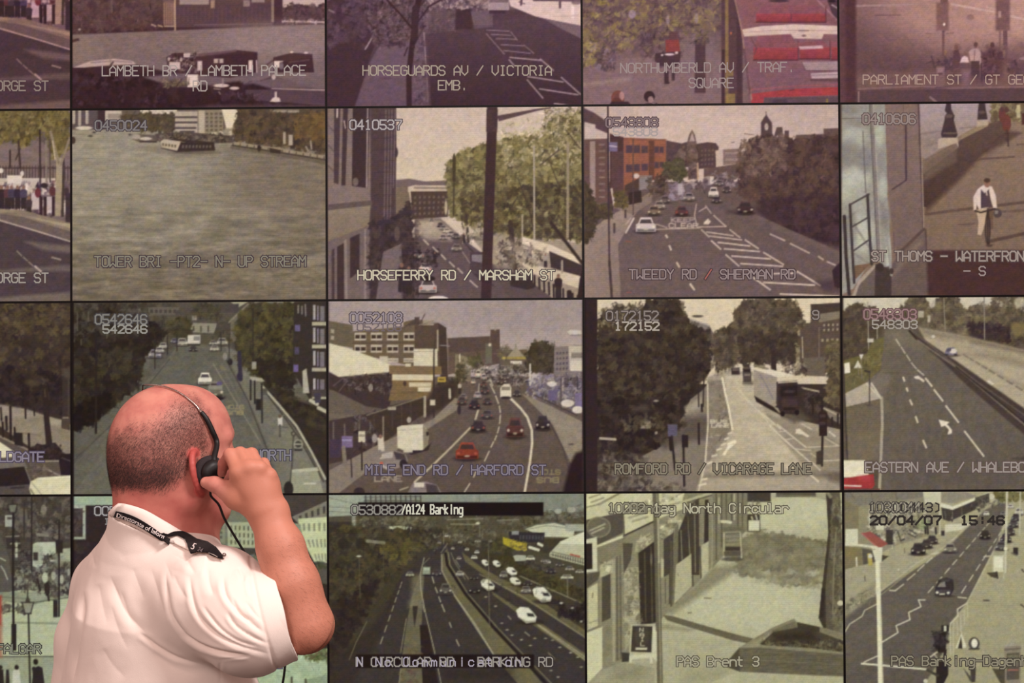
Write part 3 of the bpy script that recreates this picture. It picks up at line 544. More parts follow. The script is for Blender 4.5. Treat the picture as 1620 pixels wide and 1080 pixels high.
    c.l("1340,1020 1340,1060", 26, '33282c')
    c.ls("550,735 575,760;600,775 625,800;645,815 668,840;690,855 715,880;735,890 760,915;800,955 840,990", 8, 'bcb0a6').l("760,800 800,860", 5, '9a8f8a')
    c.p("893,15 950,15 946,150 930,600 915,1060 860,1060 876,600 892,140", '443135').p("890,28 952,28 948,150 888,150", '4f3c40').p("945,62 1150,26 1240,15 1240,22 1170,34 958,92", '5f4c50')
    c.p("1395,950 1412,890 1412,1060 1382,1060", '33262a').r(1408, 0, 1430, 1080, '2c2022').n(.05, 16, 12, seed=23)
    c.T("0410537", 150, 86, 50, 41, 'bcb0ae', '5a4a50', part='camera_number').T("HORSEFERRY RD / MARSHAM ST", 193, 901, 50, 41.3, 'dcd0b4', '4f4144')
def tweedy(c):
    c.z(915, 165, 3.428).f('6b595a').r(20, 0, 1430, 420, 'bcaaa6', g='cdbbb4').e(620, 120, 420, 150, 'd0beb6', .6, 150)
    c.p("475,195 560,212 600,200 600,340 475,350", '5d494e').p("588,215 600,165 617,138 632,165 642,215 645,400 598,410", '77625e').p("602,200 617,150 632,200", 'b5a29c').p("640,215 700,205 745,210 762,232 745,345 650,350", '5a464a').t("560,230 650,230 650,400 480,380", '6a5553 857066 54403f', 60, 8, 22)
    c.p("743,250 790,245 780,325 748,355", 'c5b2a8').p("785,245 885,238 885,320 785,330", '8a7470').ls("800,265 880,262;800,300 880,300", 10, 'a08c86').p("680,350 880,320 880,400 680,420", '6a5654').l("646,320 648,405", 10, 'b89c84').q("660,240 740,235 735,335 660,340", 4, 4, '78645f', .4, .4)
    c.ls("880,210 880,300;830,208 845,206;900,160 950,165;990,170 985,300", 4, '75625f')
    c.p("990,190 990,100 1004,75 1019,55 1034,78 1050,100 1052,190", '5a474a').e(1020, 122, 11, 20, 'b5a5a0').l("1018,40 1019,60", 5, '6a5856').p("1062,170 1075,125 1105,122 1112,170", '5f4c4e').r(1118, 142, 1142, 185, '5f4c4e').p("1180,166 1330,160 1330,132 1425,128 1425,215 1180,215", '6a5554')
    c.t("870,335 930,180 1060,170 1200,190 1425,170 1425,770 1300,705 1020,565 870,480", '54403f 4a363a 5f4a44 6a5248 403036 654e48', 620, 11, 32, fill='523e40')
    c.t("870,200 1120,170 1120,360 870,400", '7d6660 6f5a52 8a7468 5d4844', 150, 9, 24).p("900,580 1050,510 1425,480 1425,805 1080,690", '43303a', .85, 14).t("1000,520 1425,500 1425,790 1080,660", '3a2832 4a3640 523d42', 150, 12, 30).p("1180,540 1300,530 1290,570 1190,570", '66533f', .5, 14)
    c.p("170,158 245,178 245,480 170,545", '543a3c').p("245,180 475,190 475,385 245,475", '98614e').r(382, 196, 412, 405, '6b473f').p("245,180 475,190 475,200 245,192", '8a5a4a')
    for x0, x1, y0, y1 in ((258, 292, 222, 264), (302, 334, 222, 264), (342, 378, 224, 264), (412, 436, 228, 264), (440, 462, 230, 264), (258, 292, 326, 368), (302, 334, 324, 364), (342, 378, 322, 360), (412, 436, 312, 346), (440, 462, 312, 344)): c.r(x0, y0, x1, y1, '5a4650')
    c.p("250,440 330,400 330,470 250,500", '55423f').p("330,400 400,385 400,440 330,470", '8f8488').r(330, 385, 390, 460, '8d8488', .8).e(314, 388, 16, 14, 'cfc0bc')
    c.p("20,15 90,48 165,100 165,160 20,100", '5f494f').p("32,95 92,110 96,195 32,182", 'c8b8b4').p("32,190 165,185 165,530 32,530", '6d5350').r(62, 200, 92, 520, '9f8a88').q("95,200 160,200 160,520 95,520", 1, 9, '8a7470', .5, .25).r(165, 205, 212, 255, '7a6e8c').l("170,225 208,230", 6, 'c8bcd0').r(178, 255, 245, 500, '60464a').l("180,460 195,545", 12, 'c5b5ae')
    c.p("20,720 60,690 180,595 335,535 350,545 290,620 220,760 232,1060 20,1060", '9f8d82', g='93827a').p("190,560 350,500 400,470 400,530 300,600", '8a7870')
    c.t("32,410 90,520 95,680 40,760 32,760", '4f4434 3f352c 5a4f3c', 90, 10, 26, fill='463c30').t("95,535 160,545 195,575 180,612 100,612", '54483a 463b30 63563f', 60, 8, 20, fill='54483a').t("200,478 250,475 270,530 262,552 200,548", '62553c 75673f 54483a', 60, 8, 20, fill='62553c').p("270,480 340,465 345,530 275,545", '3c302c')
    c.t("460,325 500,305 560,300 592,365 565,420 450,410", '5a5540 4a4435 6a6148', 110, 8, 20, fill='544d3c').t("380,400 480,380 480,470 380,490", '4f4038 6a584c 40332f', 50, 8, 20)
    c.p("232,1060 215,760 320,580 500,470 640,455 720,470 870,555 1430,805 1430,1060", '6d5d5d').p("232,1060 225,800 700,760 1150,1060", '756566', .6, 120).p("860,545 960,600 1430,850 1430,790 1080,680 940,560", '786664', .8, 10).p("350,560 480,500 470,560 420,620", '857370', .6, 10).n(.05, 40, 14, "232,1060 215,760 640,470 870,555 1430,805 1430,1060", 31)
    c.ls("640,540 630,600 642,660;690,550 720,590;650,665 800,662;655,580 690,560", 6, 'bba9a2').ls("735,603 800,662;668,680 708,718;822,680 876,722;695,692 840,712;712,714 885,735", 7, 'c5b6ac').ls("722,740 772,785;758,748 930,768;792,783 982,798;905,735 976,782;800,815 870,876;832,822 1042,838;1005,803 1112,868;880,863 1108,878", 8, 'cbbcb2').ls("950,940 1040,1005;1005,965 1280,980;1185,905 1312,982;1060,918 1180,915;1095,1028 1410,1040", 9, 'cfc0b4')
    c.ls("1040,703 1118,738;1150,755 1252,806;1303,825 1328,842;1350,853 1392,871", 8, 'bcaca6').ls("475,710 482,720;494,768 502,787;535,860 546,880;607,975 628,1004", 11, 'cdbeb2').l("420,678 660,670", 6, 'b5a49c').l("258,695 300,618", 10, 'cdbeb4').l("258,650 285,615", 7, 'b5a59c')
    c.road("KEEP", 505, 615, 33, 25, 22, 5, 'b8a8a2').road("CLEAR", 492, 645, 33, 25, 24, 6, 'c5b5ac').p("680,640 705,618 712,640 700,650 680,650", 'd8c8bc').l("700,625 715,635 705,648", 6, 'd8c8bc').l("425,650 480,668", 6, 'b5a49c')
    c.t("490,430 570,425 570,510 490,515", '8d7f94 a598a8 6a5a64', 30, 10, 24).r(540, 430, 566, 490, 'b0a4b0').e(615, 440, 32, 24, '9f9092').e(600, 455, 20, 26, '75656a').e(705, 414, 32, 25, '9f9092').r(714, 390, 734, 432, 'd0c4c0').e(690, 420, 14, 22, '75656a').t("640,420 700,410 690,470 640,470", '54444a 7a6a6c', 20, 8, 18).t("740,380 850,380 860,450 740,440", '75666e 9a8c94 54454c', 40, 8, 20)
    for x, y, w, k in ((470, 515, 56, '6a5c60'), (440, 545, 60, '95877f'), (410, 575, 72, '7d6a5c'), (600, 500, 62, '8d7f84'), (750, 515, 52, '54444a'), (805, 460, 48, '5a4a50'), (765, 425, 44, '75686e')): c.car(x, y, w, w * .75, k)
    c.car(560, 577, 72, 56, '603f42', True).car(733, 475, 54, 56, 'd3c7bf').car(905, 560, 92, 70, '4a353d').car(366, 652, 108, 84, 'c9bfbe').p("800,575 870,570 870,590 800,590", '4a3a3d', .7, 6)
    c.p("1290,962 1420,945 1420,1015 1330,1012", '54424a', .9, 8).p("1375,900 1425,850 1425,1000 1390,990", '3d2c35')
    c.l("160,0 163,400 168,842", 9, '483840').l("168,850 182,1060", 14, '4d3f42').l("297,190 297,600", 6, '5a484a').ls("195,648 195,695;255,575 255,612", 10, '4f4040').ls("260,742 285,745;265,1020 285,1020", 7, '8a5a50')
    c.r(20, 0, 32, 1080, '4f3f42').r(1419, 0, 1440, 1080, '4a3638').n(.05, 16, 12, seed=29)
    c.T("0543808", 150, 75, 48, 41, '8f7a7c', '5c464a', part='camera_number').T("543808", 190, 128, 42, 41, 'b3a39f', part='camera_number', sw=8).T("TWEEDY RD", 276, 896, 50, 41.2, 'a08c8a', '4a383c').T("/", 276 + 10 * 41.2, 896, 50, 41.2, 'b0685e', '4a383c').T("SHERMAN RD", 276 + 12 * 41.2, 896, 50, 41.2, 'a08c8a', '4a383c')
def waterfront(c):
    c.z(1320, 155, 3.323).f('857263').p("440,20 1400,20 1400,1040 440,1040", '917c6c', g='7d6a5c')
    c.p("440,20 880,20 830,130 800,118 665,195 480,320 445,300", 'aa9ca4', g='9a8a80').p("445,200 560,170 580,240 460,300", '94847c', .7, 20).ls("445,190 560,175;660,160 740,150;450,260 540,235", 8, '847470', .6)
    c.t("820,20 1400,20 1400,120 960,120 830,150", '6a5c4c 8a8060 54463f b5ae8a a09674 7d7060', 150, 7, 18, fill='75674f').r(958, 35, 978, 105, 'b8b18c').r(985, 80, 1010, 140, '5a3a38')
    c.p("470,430 900,170 985,185 780,300 640,450 482,600", '5b4741', 1, 6).p("482,600 640,450 900,200 960,190 700,380 490,600", '6d584c', .7, 10)
    c.p("462,335 640,235 800,140 905,105 930,135 880,185 640,420 482,575 466,570", '67544d', g='4d3a39').p("462,335 640,238 650,262 468,400", '8a7868').p("466,340 640,242 640,330 470,440", '77655a', .8, 8).p("665,195 808,130 808,148 665,218", '97856f').p("545,215 575,205 648,208 654,262 640,238 545,268", 'b8a898').p("750,122 808,114 810,140 750,152", 'b5a595')
    c.p("590,20 612,20 615,60 632,92 628,118 648,192 640,208 565,208 560,190 578,120 582,92 592,80 580,68", '4c3c40').l("575,185 645,185", 7, '75655c').e(602, 95, 20, 10, '6a5856').p("760,20 792,20 796,60 806,112 752,114 754,70", '4c3c40').e(775, 75, 18, 8, '6a5856')
    c.l("480,612 600,595 720,580 1000,548 1400,520", 15, '65524b', .9).l("755,322 945,309", 9, '6a574e').l("820,752 1000,712 1400,650", 18, '5f4d46').l("650,666 735,660", 9, '6a574e', .7).l("840,600 1000,590", 12, '6d5a50', .7).l("960,245 1000,242", 7, '6a574e')
    c.p("30,20 268,20 278,500 305,930 290,965 240,860 190,860 100,1000 30,1040", '9a9b95')
    for x, y, rx, ry, k in ((70, 60, 60, 30, '8a8884'), (110, 200, 60, 60, 'b5bcb0'), (80, 300, 50, 80, '868583'), (120, 420, 70, 60, 'c0c8ba'), (160, 320, 40, 70, '85848a'), (60, 470, 40, 80, 'b8c0b2'), (130, 560, 40, 100, 'a8aea4'), (150, 720, 60, 90, 'c2cabb'), (90, 690, 30, 90, '8a8a86'), (235, 180, 26, 80, 'b8c2b4'), (245, 330, 24, 60, '8c8c8c'), (255, 470, 24, 60, 'b5beb2'), (270, 640, 22, 90, '9a9a98'), (285, 830, 14, 90, 'c0cabc'), (150, 130, 90, 26, '8d8a86')): c.e(x, y, rx, ry, k, .75, min(rx, ry))
    c.ls("100,660 180,780;60,640 110,600;110,820 180,870", 12, '85857f', .6).l("38,108 195,104", 5, '77706f').l("150,175 165,500", 5, '6a6666')
    c.l("193,20 210,350 235,835", 18, '86807f').l("203,20 222,350 246,835", 5, 'aaa6a2').l("184,20 201,350 226,835", 4, '605a5a')
    c.p("265,20 442,20 452,250 470,690 400,770 345,830 312,760 284,480", '897470', g='776663').l("362,40 370,400", 4, '77625f').l("376,140 378,430", 10, '54424a').l("305,480 378,432", 7, '54424a').l("442,20 450,250 468,690", 9, '5f4d50').l("458,250 470,690", 6, 'a09084').l("470,690 330,825", 16, '604e4c').ls("310,705 315,790;445,580 455,620", 6, '6a5856').p("238,540 285,590 290,640 280,700 245,680", '7f7c7c', .6, 8)
    c.p("300,880 330,830 480,700 495,1040 200,1040 215,900", '6d5e5a').p("340,850 470,720 470,760 300,950", '8d7c72', .7, 8).p("482,800 1400,800 1400,1040 492,1040", '4e3535', s_=4).l("480,690 495,1040", 6, '5a4744')
    c.p("105,880 192,868 100,965", '7a624f').p("92,1040 128,955 218,868 215,905 140,970 112,1040", 'a99d91').p("130,985 214,892 212,1040 112,1040", '6d625e').p("215,870 300,900 300,1040 212,1040", '4a3f40').l("278,740 300,930", 14, '9a9c96').e(240, 890, 20, 24, '3f3638').e(300, 910, 12, 16, '4a3f40')
    c.l("52,622 62,840 78,1030", 18, '3f3838').l("82,560 92,760 104,970", 14, '464040').l("174,510 184,700 196,872", 15, '464040').l("80,562 182,505", 9, '504a4a').l("92,678 178,627", 8, '504a4a').l("102,802 186,742", 8, '504a4a')
    c.e(882, 88, 18, 42, '744440').e(905, 132, 24, 46, '744440').e(905, 62, 12, 16, '5f4440').e(880, 60, 10, 14, '5f4440').l("905,170 905,220", 12, '5a4440').l("912,180 914,252", 8, '4f3a38').e(848, 95, 14, 30, '6a5a4a')
    c.p("732,590 730,520 752,480 785,455 828,465 848,510 855,575 838,585 822,535 800,600 765,595 748,560 745,590", 'd7c8be').p("770,480 790,500 812,480 828,570 770,580", '57484f').l("795,470 802,510", 6, 'd7c8be').e(803, 447, 17, 23, '94705f').e(803, 433, 17, 12, '54403a').p("745,590 800,575 795,650 772,722 752,718 758,650", 'c0ab96').p("800,575 835,590 835,690 812,690", '6f5a4c').l("806,590 812,772", 9, '3f302f').e(806, 690, 15, 84, '3c302f', .9, 5).e(806, 690, 8, 72, '7a6658', .8, 5).l("806,600 806,770", 6, '3c302f').l("740,592 770,602 845,582", 8, '3c302f').l("770,600 845,580", 6, '4a3c3c').e(858, 606, 22, 24, '564a4a').e(852, 600, 10, 10, '8a8480').e(815, 775, 18, 6, '5a4844')
    c.r(25, 0, 39, 1060, '5a4a48').n(.05, 16, 12, seed=37)
    c.T("0410606", 150, 85, 50, 40.4, '9f8c86', '6a5654', part='camera_number').T("ST THOMS - WATERFRONT", 197, 806, 50, 40.3, 'ab9a90', '5f4e4c').T("- S", 680, 886, 46, 40.3, 'a3918c')
# ---- third row
def aldgate(c):
    c.z(0, 470, 3.4286).f('3d332f').t("-1100,28 378,28 378,620 -1100,600", '4a3f32 3a302c 564a36 2f2628 5d5240 453a30', 700, 12, 32)
    c.t("0,30 378,30 378,200 0,200", '5a4d36 665a40 4a3f30', 110, 10, 26).t("0,380 378,420 378,620 100,600 0,560", '2c2427 3a302f 241e22', 150, 12, 34).e(175, 465, 40, 20, '6a5c40', .5, 20).r(340, 390, 380, 440, '6d6660', .6, 8).r(338, 440, 378, 640, '3f3636').l("372,380 372,640", 6, '554c48')
    c.p("-1100,500 0,583 140,606 240,640 335,665 385,690 385,855 330,835 160,812 0,700 -1100,560", '8b8173').p("0,585 140,608 230,640 130,660 0,640", 'a0968a', .8, 8).p("270,655 335,668 340,700 270,690", 'a8a092', .8, 6).p("60,700 220,690 240,760 120,760", '978c7e', .7, 14).l("130,735 220,750", 8, '766c62', .6)
    c.p("-1100,620 0,745 150,828 330,890 385,975 385,1080 -1100,1080", '5f554e').l("0,755 150,826", 10, '8d8378').ls("225,890 325,888;250,930 325,968", 7, 'a0968a').t("165,900 260,930 330,1000 180,1000", '6a6058 554b46 776c62', 40, 8, 20)
    c.p("226,480 258,480 268,660 286,810 250,810 238,660", '332a28').l("242,500 246,540", 5, '5a4d44').p("165,835 200,792 230,800 300,788 335,830 320,880 180,882", '322929').t("180,800 330,800 320,880 180,880", '241d1f 463a38', 30, 8, 20).p("72,735 122,735 124,810 80,800", '2f2826')
    for x, y0, y1, w in ((5, 600, 668, 9), (34, 648, 718, 13), (14, 680, 755, 12), (56, 595, 772, 13), (79, 708, 760, 11), (156, 742, 832, 13), (136, 560, 655, 10), (184, 600, 640, 8)): c.l([(x, y0), (x + 3, y1)], w, '2e2626')
    c.p("335,650 380,655 380,722 332,710", '50463f').r(340, 648, 372, 658, '8a8074').p("318,872 330,850 385,845 385,972 330,962", '2a2226').l("335,870 385,890", 5, '5a5050').e(365, 838, 24, 12, '8a8078', .7)
    c.p("-300,760 0,785 70,832 82,865 -300,890", 'dcd6bc').p("-300,890 0,895 130,888 150,925 0,935 -300,930", '77706b').p("-300,925 0,930 132,918 166,1010 160,1030 0,1026 -300,1020", '2c2426').p("-300,1020 0,1028 168,1012 168,1080 -300,1080", '57504f').l("60,1035 130,1030", 8, '3a3234').l("135,920 168,1005", 7, '77706c')
    c.p("165,1000 205,978 385,965 385,1080 172,1080 158,1040", 'd3d0b3').l("172,1005 232,1080", 6, 'a8a690').l("165,1040 190,1080", 10, '8f8d7c').l("210,985 385,973", 6, 'e3e1c8')
    c.n(.06, 18, 12, seed=41).T("ALDGATE", -41.2, 840, 50, 41.2, '928894', '54485c')
def brixton(c):
    c.z(105, 470, 3.4286).f('66655c').r(20, 15, 1420, 320, '5a554a').p("880,15 1000,15 930,58", 'a8a690').r(1020, 15, 1240, 30, '8a8878')
    c.t("40,25 600,25 600,230 40,300", '4a463a 5f5a4e 403c32 6a655a', 150, 14, 36).r(390, 55, 610, 95, '6a655a').q("400,60 600,60 600,92 400,92", 8, 1, '4a463e').p("590,75 650,55 745,100 745,175 595,170", '55504a').r(682, 100, 706, 125, '8a8580').p("665,138 815,142 805,195 678,190", '918d7e').ls("690,160 690,180;730,160 730,185;770,160 770,185", 9, '5a564c').p("800,40 935,35 935,85 810,85", '4f4a48').t("690,40 830,40 830,120 690,110", '4a463a 3f3b32 57523f', 50, 10, 24).p("820,140 900,120 890,240 780,250", '4f4b42').p("890,118 1010,45 1012,210 890,245", '6d685f').l("882,135 985,38", 9, '857f72').q("900,130 1000,90 1000,180 900,200", 3, 2, '56524a', .4, .4)
    c.t("545,135 640,105 685,165 640,220 560,215", '4a4632 55503a 3f3b2b', 110, 9, 24, fill='48442f').t("810,200 890,170 890,260 780,260", '57523f 45412f', 30, 8, 20)
    c.p("600,255 860,255 960,420 1090,790 1190,1080 30,1080 300,690 480,425", '66655d', g='6b6a62').p("480,330 600,262 455,465 300,640 40,905 20,905 40,720 250,590 400,440", '5d5c54').p("560,335 600,280 470,450 420,470", '77766c', .6, 8).p("120,800 300,640 430,480 400,480 240,640 40,780", '6d6c63', .6, 20)
    c.p("858,262 940,300 1080,480 1250,690 1410,985 1410,1080 1190,1080 1050,690 900,370", '75746a').p("1120,680 1250,700 1400,985 1400,1080 1240,1080", '807f74', .7, 30).n(.06, 30, 16, "30,300 1410,300 1410,1080 30,1080", 43)
    c.p("1055,465 1160,500 1420,630 1420,1020 1250,725", '352f2a', s_=5).t("1080,470 1420,630 1420,760 1180,600", '3d382c 2a2523 48422f', 90, 12, 30).p("1180,520 1420,600 1420,620 1200,540", '5a5448', .7).p("1320,680 1420,680 1420,720 1330,700", '4f4636', .7, 10)
    c.ls("1060,480 1150,580 1250,700 1330,840 1405,985", 13, 'b0ae9c').l("1068,500 1160,620 1260,760 1395,1000", 7, '45423a')
    c.t("40,60 250,40 520,170 560,190 440,300 390,480 250,600 40,730", '2f2a22 3a352b 45402f 282320 1f1b1a', 420, 14, 40, fill='302b25').t("40,40 440,40 440,190 40,200", '3f3a2f 4d483b 57524a 353028', 150, 10, 28).ls("60,90 60,180;120,80 118,130;220,180 220,220;80,230 80,260", 8, '6a655c', .7).t("40,600 240,520 200,640 40,730", '161312 221d1b', 60, 16, 40).t("180,300 360,300 360,420 180,420", '4a4632 3f3a2a', 40, 10, 26)
    c.t("920,130 1010,40 1245,35 1255,390 1165,490 1020,430 930,340", '4a4530 3c3828 57522f 2e2a22 605a38', 420, 11, 32, fill='403b2a').t("1020,330 1240,330 1240,560 1080,480", '2a2620 353026', 80, 14, 34)
    c.p("1235,25 1420,20 1420,660 1340,590 1228,400", '3a3430')
    for y in (42, 165, 290, 440): c.r(1338, y, 1352, y + 80, 'aaa6ac').r(1360, y + 4, 1368, y + 84, '8f879c').r(1376, y + 6, 1400, y + 88, '8c8792', .8).r(1332, y + 92, 1420, y + 112, 'b0ac98')
    c.ls("1258,45 1258,85;1278,50 1278,90;1296,40 1298,100", 8, '8a8580').r(1240, 150, 1268, 185, '6a608a').r(1238, 270, 1262, 310, '524c6c').r(1232, 365, 1258, 405, '7062a0').p("1280,400 1302,385 1318,520 1284,520", 'b0aca0').l("1325,560 1360,580", 20, 'c0bcac').l("1368,600 1420,625", 20, 'b8b4a4').r(1330, 500, 1420, 540, '4f4844').p("1342,520 1380,520 1380,570 1350,575", '464252')
    c.ls("560,335 450,472 300,640 40,885", 5, '4f4d46').ls("870,345 985,560 1085,815 1150,1080", 7, '4c4a44').l("795,360 1060,800", 5, '8a887b').l("840,360 1090,860", 4, '78766b').p("830,370 860,380 880,400 840,395", '83815f', .5).road("STOP", 930, 480, -22, -16, -16, 4, '7c7a62', .5)
    c.road("STOP", 962, 605, -27, -22, -20, 5, '99906a').road("BUS", 958, 636, -33, -26, -20, 6, '99906a')
    for x, y, w, k in ((628, 242, 62, 'a5a298'), (525, 262, 48, 'a8a59c'), (480, 305, 70, '8c8994'), (505, 285, 50, '9c9a94'), (585, 235, 40, '6a6678'), (688, 278, 44, '3f3d3a'), (803, 276, 48, 'a8a69c'), (845, 240, 60, '9c9a90'), (795, 246, 40, '8a8880')): c.car(x, y, w, w * .7, k)
    c.r(658, 205, 726, 255, 'c9c6bc').r(690, 212, 724, 235, '8a8a84').r(656, 252, 726, 262, '3a3836').car(752, 440, 74, 66, 'dad8cc').car(808, 500, 90, 96, '6f6d66').e(830, 468, 16, 12, '625a86').e(808, 548, 46, 12, '221f1f').r(770, 478, 846, 500, '8f8d86')
    c.l("163,190 160,735", 12, '2a2625').ls("480,200 480,388;548,210 548,310;600,210 600,290;392,390 392,500", 6, '34302d').l("1012,60 1012,400", 5, '2e2b28').l("938,300 945,445", 22, '3a3644').e(888, 350, 14, 18, '2c2a2c').e(860, 320, 12, 20, '8a8884').e(940, 430, 16, 22, '3a3448').l("882,220 884,350", 6, '403d3a').l("838,190 840,290", 6, '3c3a38').r(1006, 350, 1030, 390, '9a988c')
    c.p("995,430 1060,438 1078,458 1000,452", 'a8a697').ls("1000,450 1000,555;1022,455 1022,575;1060,470 1062,680", 9, '2f2d2c').r(1028, 552, 1056, 612, '2a2828').r(1064, 495, 1090, 530, '5a5850').l("1120,660 1180,640", 3, '8a887c').p("1145,655 1172,650 1172,695 1150,695", 'c8c6c0').e(1158, 645, 9, 10, '6a5a50').l("1158,695 1158,755", 12, '5c5a54').l("1172,703 1205,707", 5, '55534e')
    c.l("1232,735 1225,900 1208,1060", 8, '504e48').e(1232, 740, 14, 14, '4a4842').e(1232, 740, 7, 7, '807e73').e(1258, 797, 27, 27, '8f8d82').e(1258, 797, 18, 18, '45433e').l("1238,797 1278,797", 8, 'a5a398').r(1236, 822, 1280, 834, '3a3834')
    c.p("1222,940 1360,930 1400,1080 1216,1080", '9a9c8a').p("1222,935 1360,922 1370,940 1225,950", 'b5b7a6').e(1205, 1040, 26, 42, '2c2a2a').l("1290,1010 1350,1010", 8, 'c0c2b4').r(20, 15, 40, 1080, '16110f').r(1410, 15, 1425, 1080, '2a2220').n(.05, 16, 12, seed=47)
    c.T("0542646", 158, 95, 50, 41, '8a867f', '504c4e', part='camera_number').T("542646", 200, 152, 42, 41, '9f9b92', part='camera_number', sw=8).T("NORTH", 1021, 829, 54, 41, '8f8a94', '47424c')
def mile_end(c):
    c.z(510, 470, 3.4286).f('675a56').r(20, 0, 1420, 430, 'a6989a', g='b0a2a2').e(1150, 60, 400, 120, '9c8f93', .5, 120)
    c.p("35,128 165,150 168,275 35,255", '6d6352').q("40,165 70,168 70,240 40,236", 1, 2, 'aaa090').p("165,185 440,160 440,135 505,118 625,140 625,285 500,285 495,375 165,300", '6f604d').p("500,140 628,140 672,168 682,475 625,380 622,280 500,282", '5c4c41').p("628,138 672,165 682,475 640,440", '4c3e37').p("440,160 500,120 500,150", '5a4c44').r(500, 108, 526, 150, '54463f').r(545, 122, 605, 152, 'a89a8c').l("525,150 556,92", 5, '5a4c48').ls("525,150 600,128;540,148 620,138", 5, '8a7c72')
    for y0, y1 in ((192, 234), (258, 300), (330, 352)):
        for x in (175, 262, 350, 440):
            if y0 == 330 and x < 350: continue
            w = 62 if x < 430 else 58
            c.r(x, y0, x + w, y1, 'c2b7aa').r(x + 4, y0 + 12, x + w * .45, y1 - 10, '443630').r(x + w * .55, y0 + 12, x + w - 3, y1 - 10, '443630').l([(x + w / 2, y0), (x + w / 2, y1)], 4, 'b0a598')
    c.l("165,248 500,245", 5, '5a4c40').r(495, 280, 624, 374, 'd2cab5').l("500,295 600,293", 4, 'a59c8a').l("625,180 625,290", 8, 'b5aa9c').l("612,200 612,280", 3, '3f3430').r(310, 320, 355, 355, 'c5bba8')
    c.p("35,248 150,280 300,335 438,397 250,420 92,433 35,400", 'd4cdb6').l("92,433 438,400", 6, '857c6e').p("35,405 92,435 385,408 378,510 362,610 35,560", '453838').t("110,430 380,410 370,520 140,500", '35292b 54464a 7d7270 4a3c3c', 90, 5, 14).e(262, 490, 12, 22, 'a59c98', .8).l("438,397 420,440 385,482", 7, '3f3330').ls("60,480 110,440;90,510 130,460", 5, '6a5c5a')
    c.p("362,370 645,375 648,420 362,415", '816b4d').p("380,415 605,416 610,455 602,550 358,562 378,480", '806a49').p("378,418 602,420 602,452 378,450", 'd0c6ab').r(470, 462, 592, 486, 'c8bda3').r(518, 488, 590, 516, 'd0c6ab').e(447, 468, 9, 14, '4a3c34').l("360,520 600,512", 4, '6a5840').r(450, 360, 480, 376, 'cfc5b0')
    c.p("600,290 606,660 600,660", '3f3430').l("606,280 606,665", 7, '453a38')
    c.p("680,222 910,212 918,178 962,175 965,360 680,420", '695850').p("680,222 905,212 905,290 690,300", '5d4d49').p("912,176 962,175 962,360 916,350", '5e4c47').l("938,150 938,178", 8, 'a09490').p("720,305 805,330 805,455 720,460", '857a68').q("725,320 800,340 800,440 725,440", 3, 4, '6a6052', .4, .4).r(885, 250, 920, 360, '6f6a5c').e(908, 258, 8, 8, 'd0c8b0').t("790,325 850,300 862,372 800,375", '55503c 635c42', 36, 7, 18).ls("745,310 745,350", 6, 'd8d0c0')
    c.p("960,288 1112,282 1112,410 960,410", '6a5d50').p("1005,322 1050,265 1095,322", '9c9282').l("1048,255 1050,270", 6, '8a8074').r(972, 322, 1108, 336, '9c8c50').r(1020, 345, 1082, 362, 'cfc7bc').t("960,270 1010,270 1010,320 960,320", '5f5644 6d6450', 16, 8, 18)
    c.t("1105,290 1150,248 1215,245 1262,275 1262,415 1110,405", '4f4636 5a5040 443c30 3c342a', 170, 9, 24, fill='4c4335').p("1258,270 1420,258 1420,640 1235,545 1120,430 1255,420", '857a7c').p("1335,265 1420,262 1420,405 1340,392", 'bdb4aa').q("1265,290 1335,285 1335,400 1265,405", 4, 4, '564c58', .5, .4).r(1350, 300, 1420, 330, '8a8274').r(1345, 345, 1420, 400, 'cfc6ba')
    c.p("1140,412 1235,432 1222,472 1130,470", 'bfb6b6').t("1105,430 1420,410 1420,630 1240,565 1100,520", '8c8494 5a5260 b5acb0 6a6070 4a4048 a59c98 70688c', 230, 7, 18, asp=1.3).r(1225, 505, 1275, 560, '6f6284').r(1370, 520, 1420, 600, '7f7298').r(1380, 430, 1388, 500, '4a4450').r(1290, 440, 1298, 690, '5a5054').e(1245, 470, 26, 14, 'd0c8c4').e(1330, 575, 36, 20, 'cdc5c0').e(1385, 610, 30, 20, 'd0c8c0').r(1122, 360, 1132, 480, 'c0b8b4').l("1150,530 1380,640", 6, '4a4044')
    c.t("640,470 720,440 745,520 625,610", '4a4232 3c342c 554c3a', 70, 9, 24, fill='423a2e').t("725,370 775,370 780,450 730,450", '4a4434 5a533e', 40, 8, 20).p("610,480 730,470 720,560 560,660 560,560", '3f332f', .9, 8).r(625, 432, 670, 460, 'b59a48').r(632, 440, 662, 452, '7a6430').l("640,260 690,265", 4, 'a59c94')
    c.p("35,500 60,505 235,590 232,640 170,672 35,672", '6a6058').l("40,640 165,650", 24, '756a60').p("35,670 335,615 335,835 35,905", '483b3c').ls("60,680 60,820;120,690 122,760;200,660 200,740;260,640 262,760", 10, '6a5e5a').t("180,640 330,620 330,820 180,840", '2f2528 5a4c4c 78707a', 60, 7, 18)
    c.p("240,640 380,585 550,540 562,565 610,600 480,680 332,790", '453933').ls("280,640 280,760;380,590 380,720;430,570 430,690;480,560 480,670", 5, '5c4f46', .6).l("240,640 550,540", 7, '7d7264').l("556,540 556,645", 13, 'aaa090').l("330,650 330,830", 9, '857a6e').r(355, 595, 400, 612, 'a59c8c')
    c.p("35,1000 35,940 300,800 600,660 720,545 745,560 740,610 560,725 300,905 90,1070 35,1070", '8a7e74').p("300,860 560,700 720,570 735,600 560,720", '978b80', .6, 8).p("80,1070 300,900 560,722 740,605 850,440 945,440 1080,530 1250,690 1345,920 1300,1070", '675a56', g='62554f')
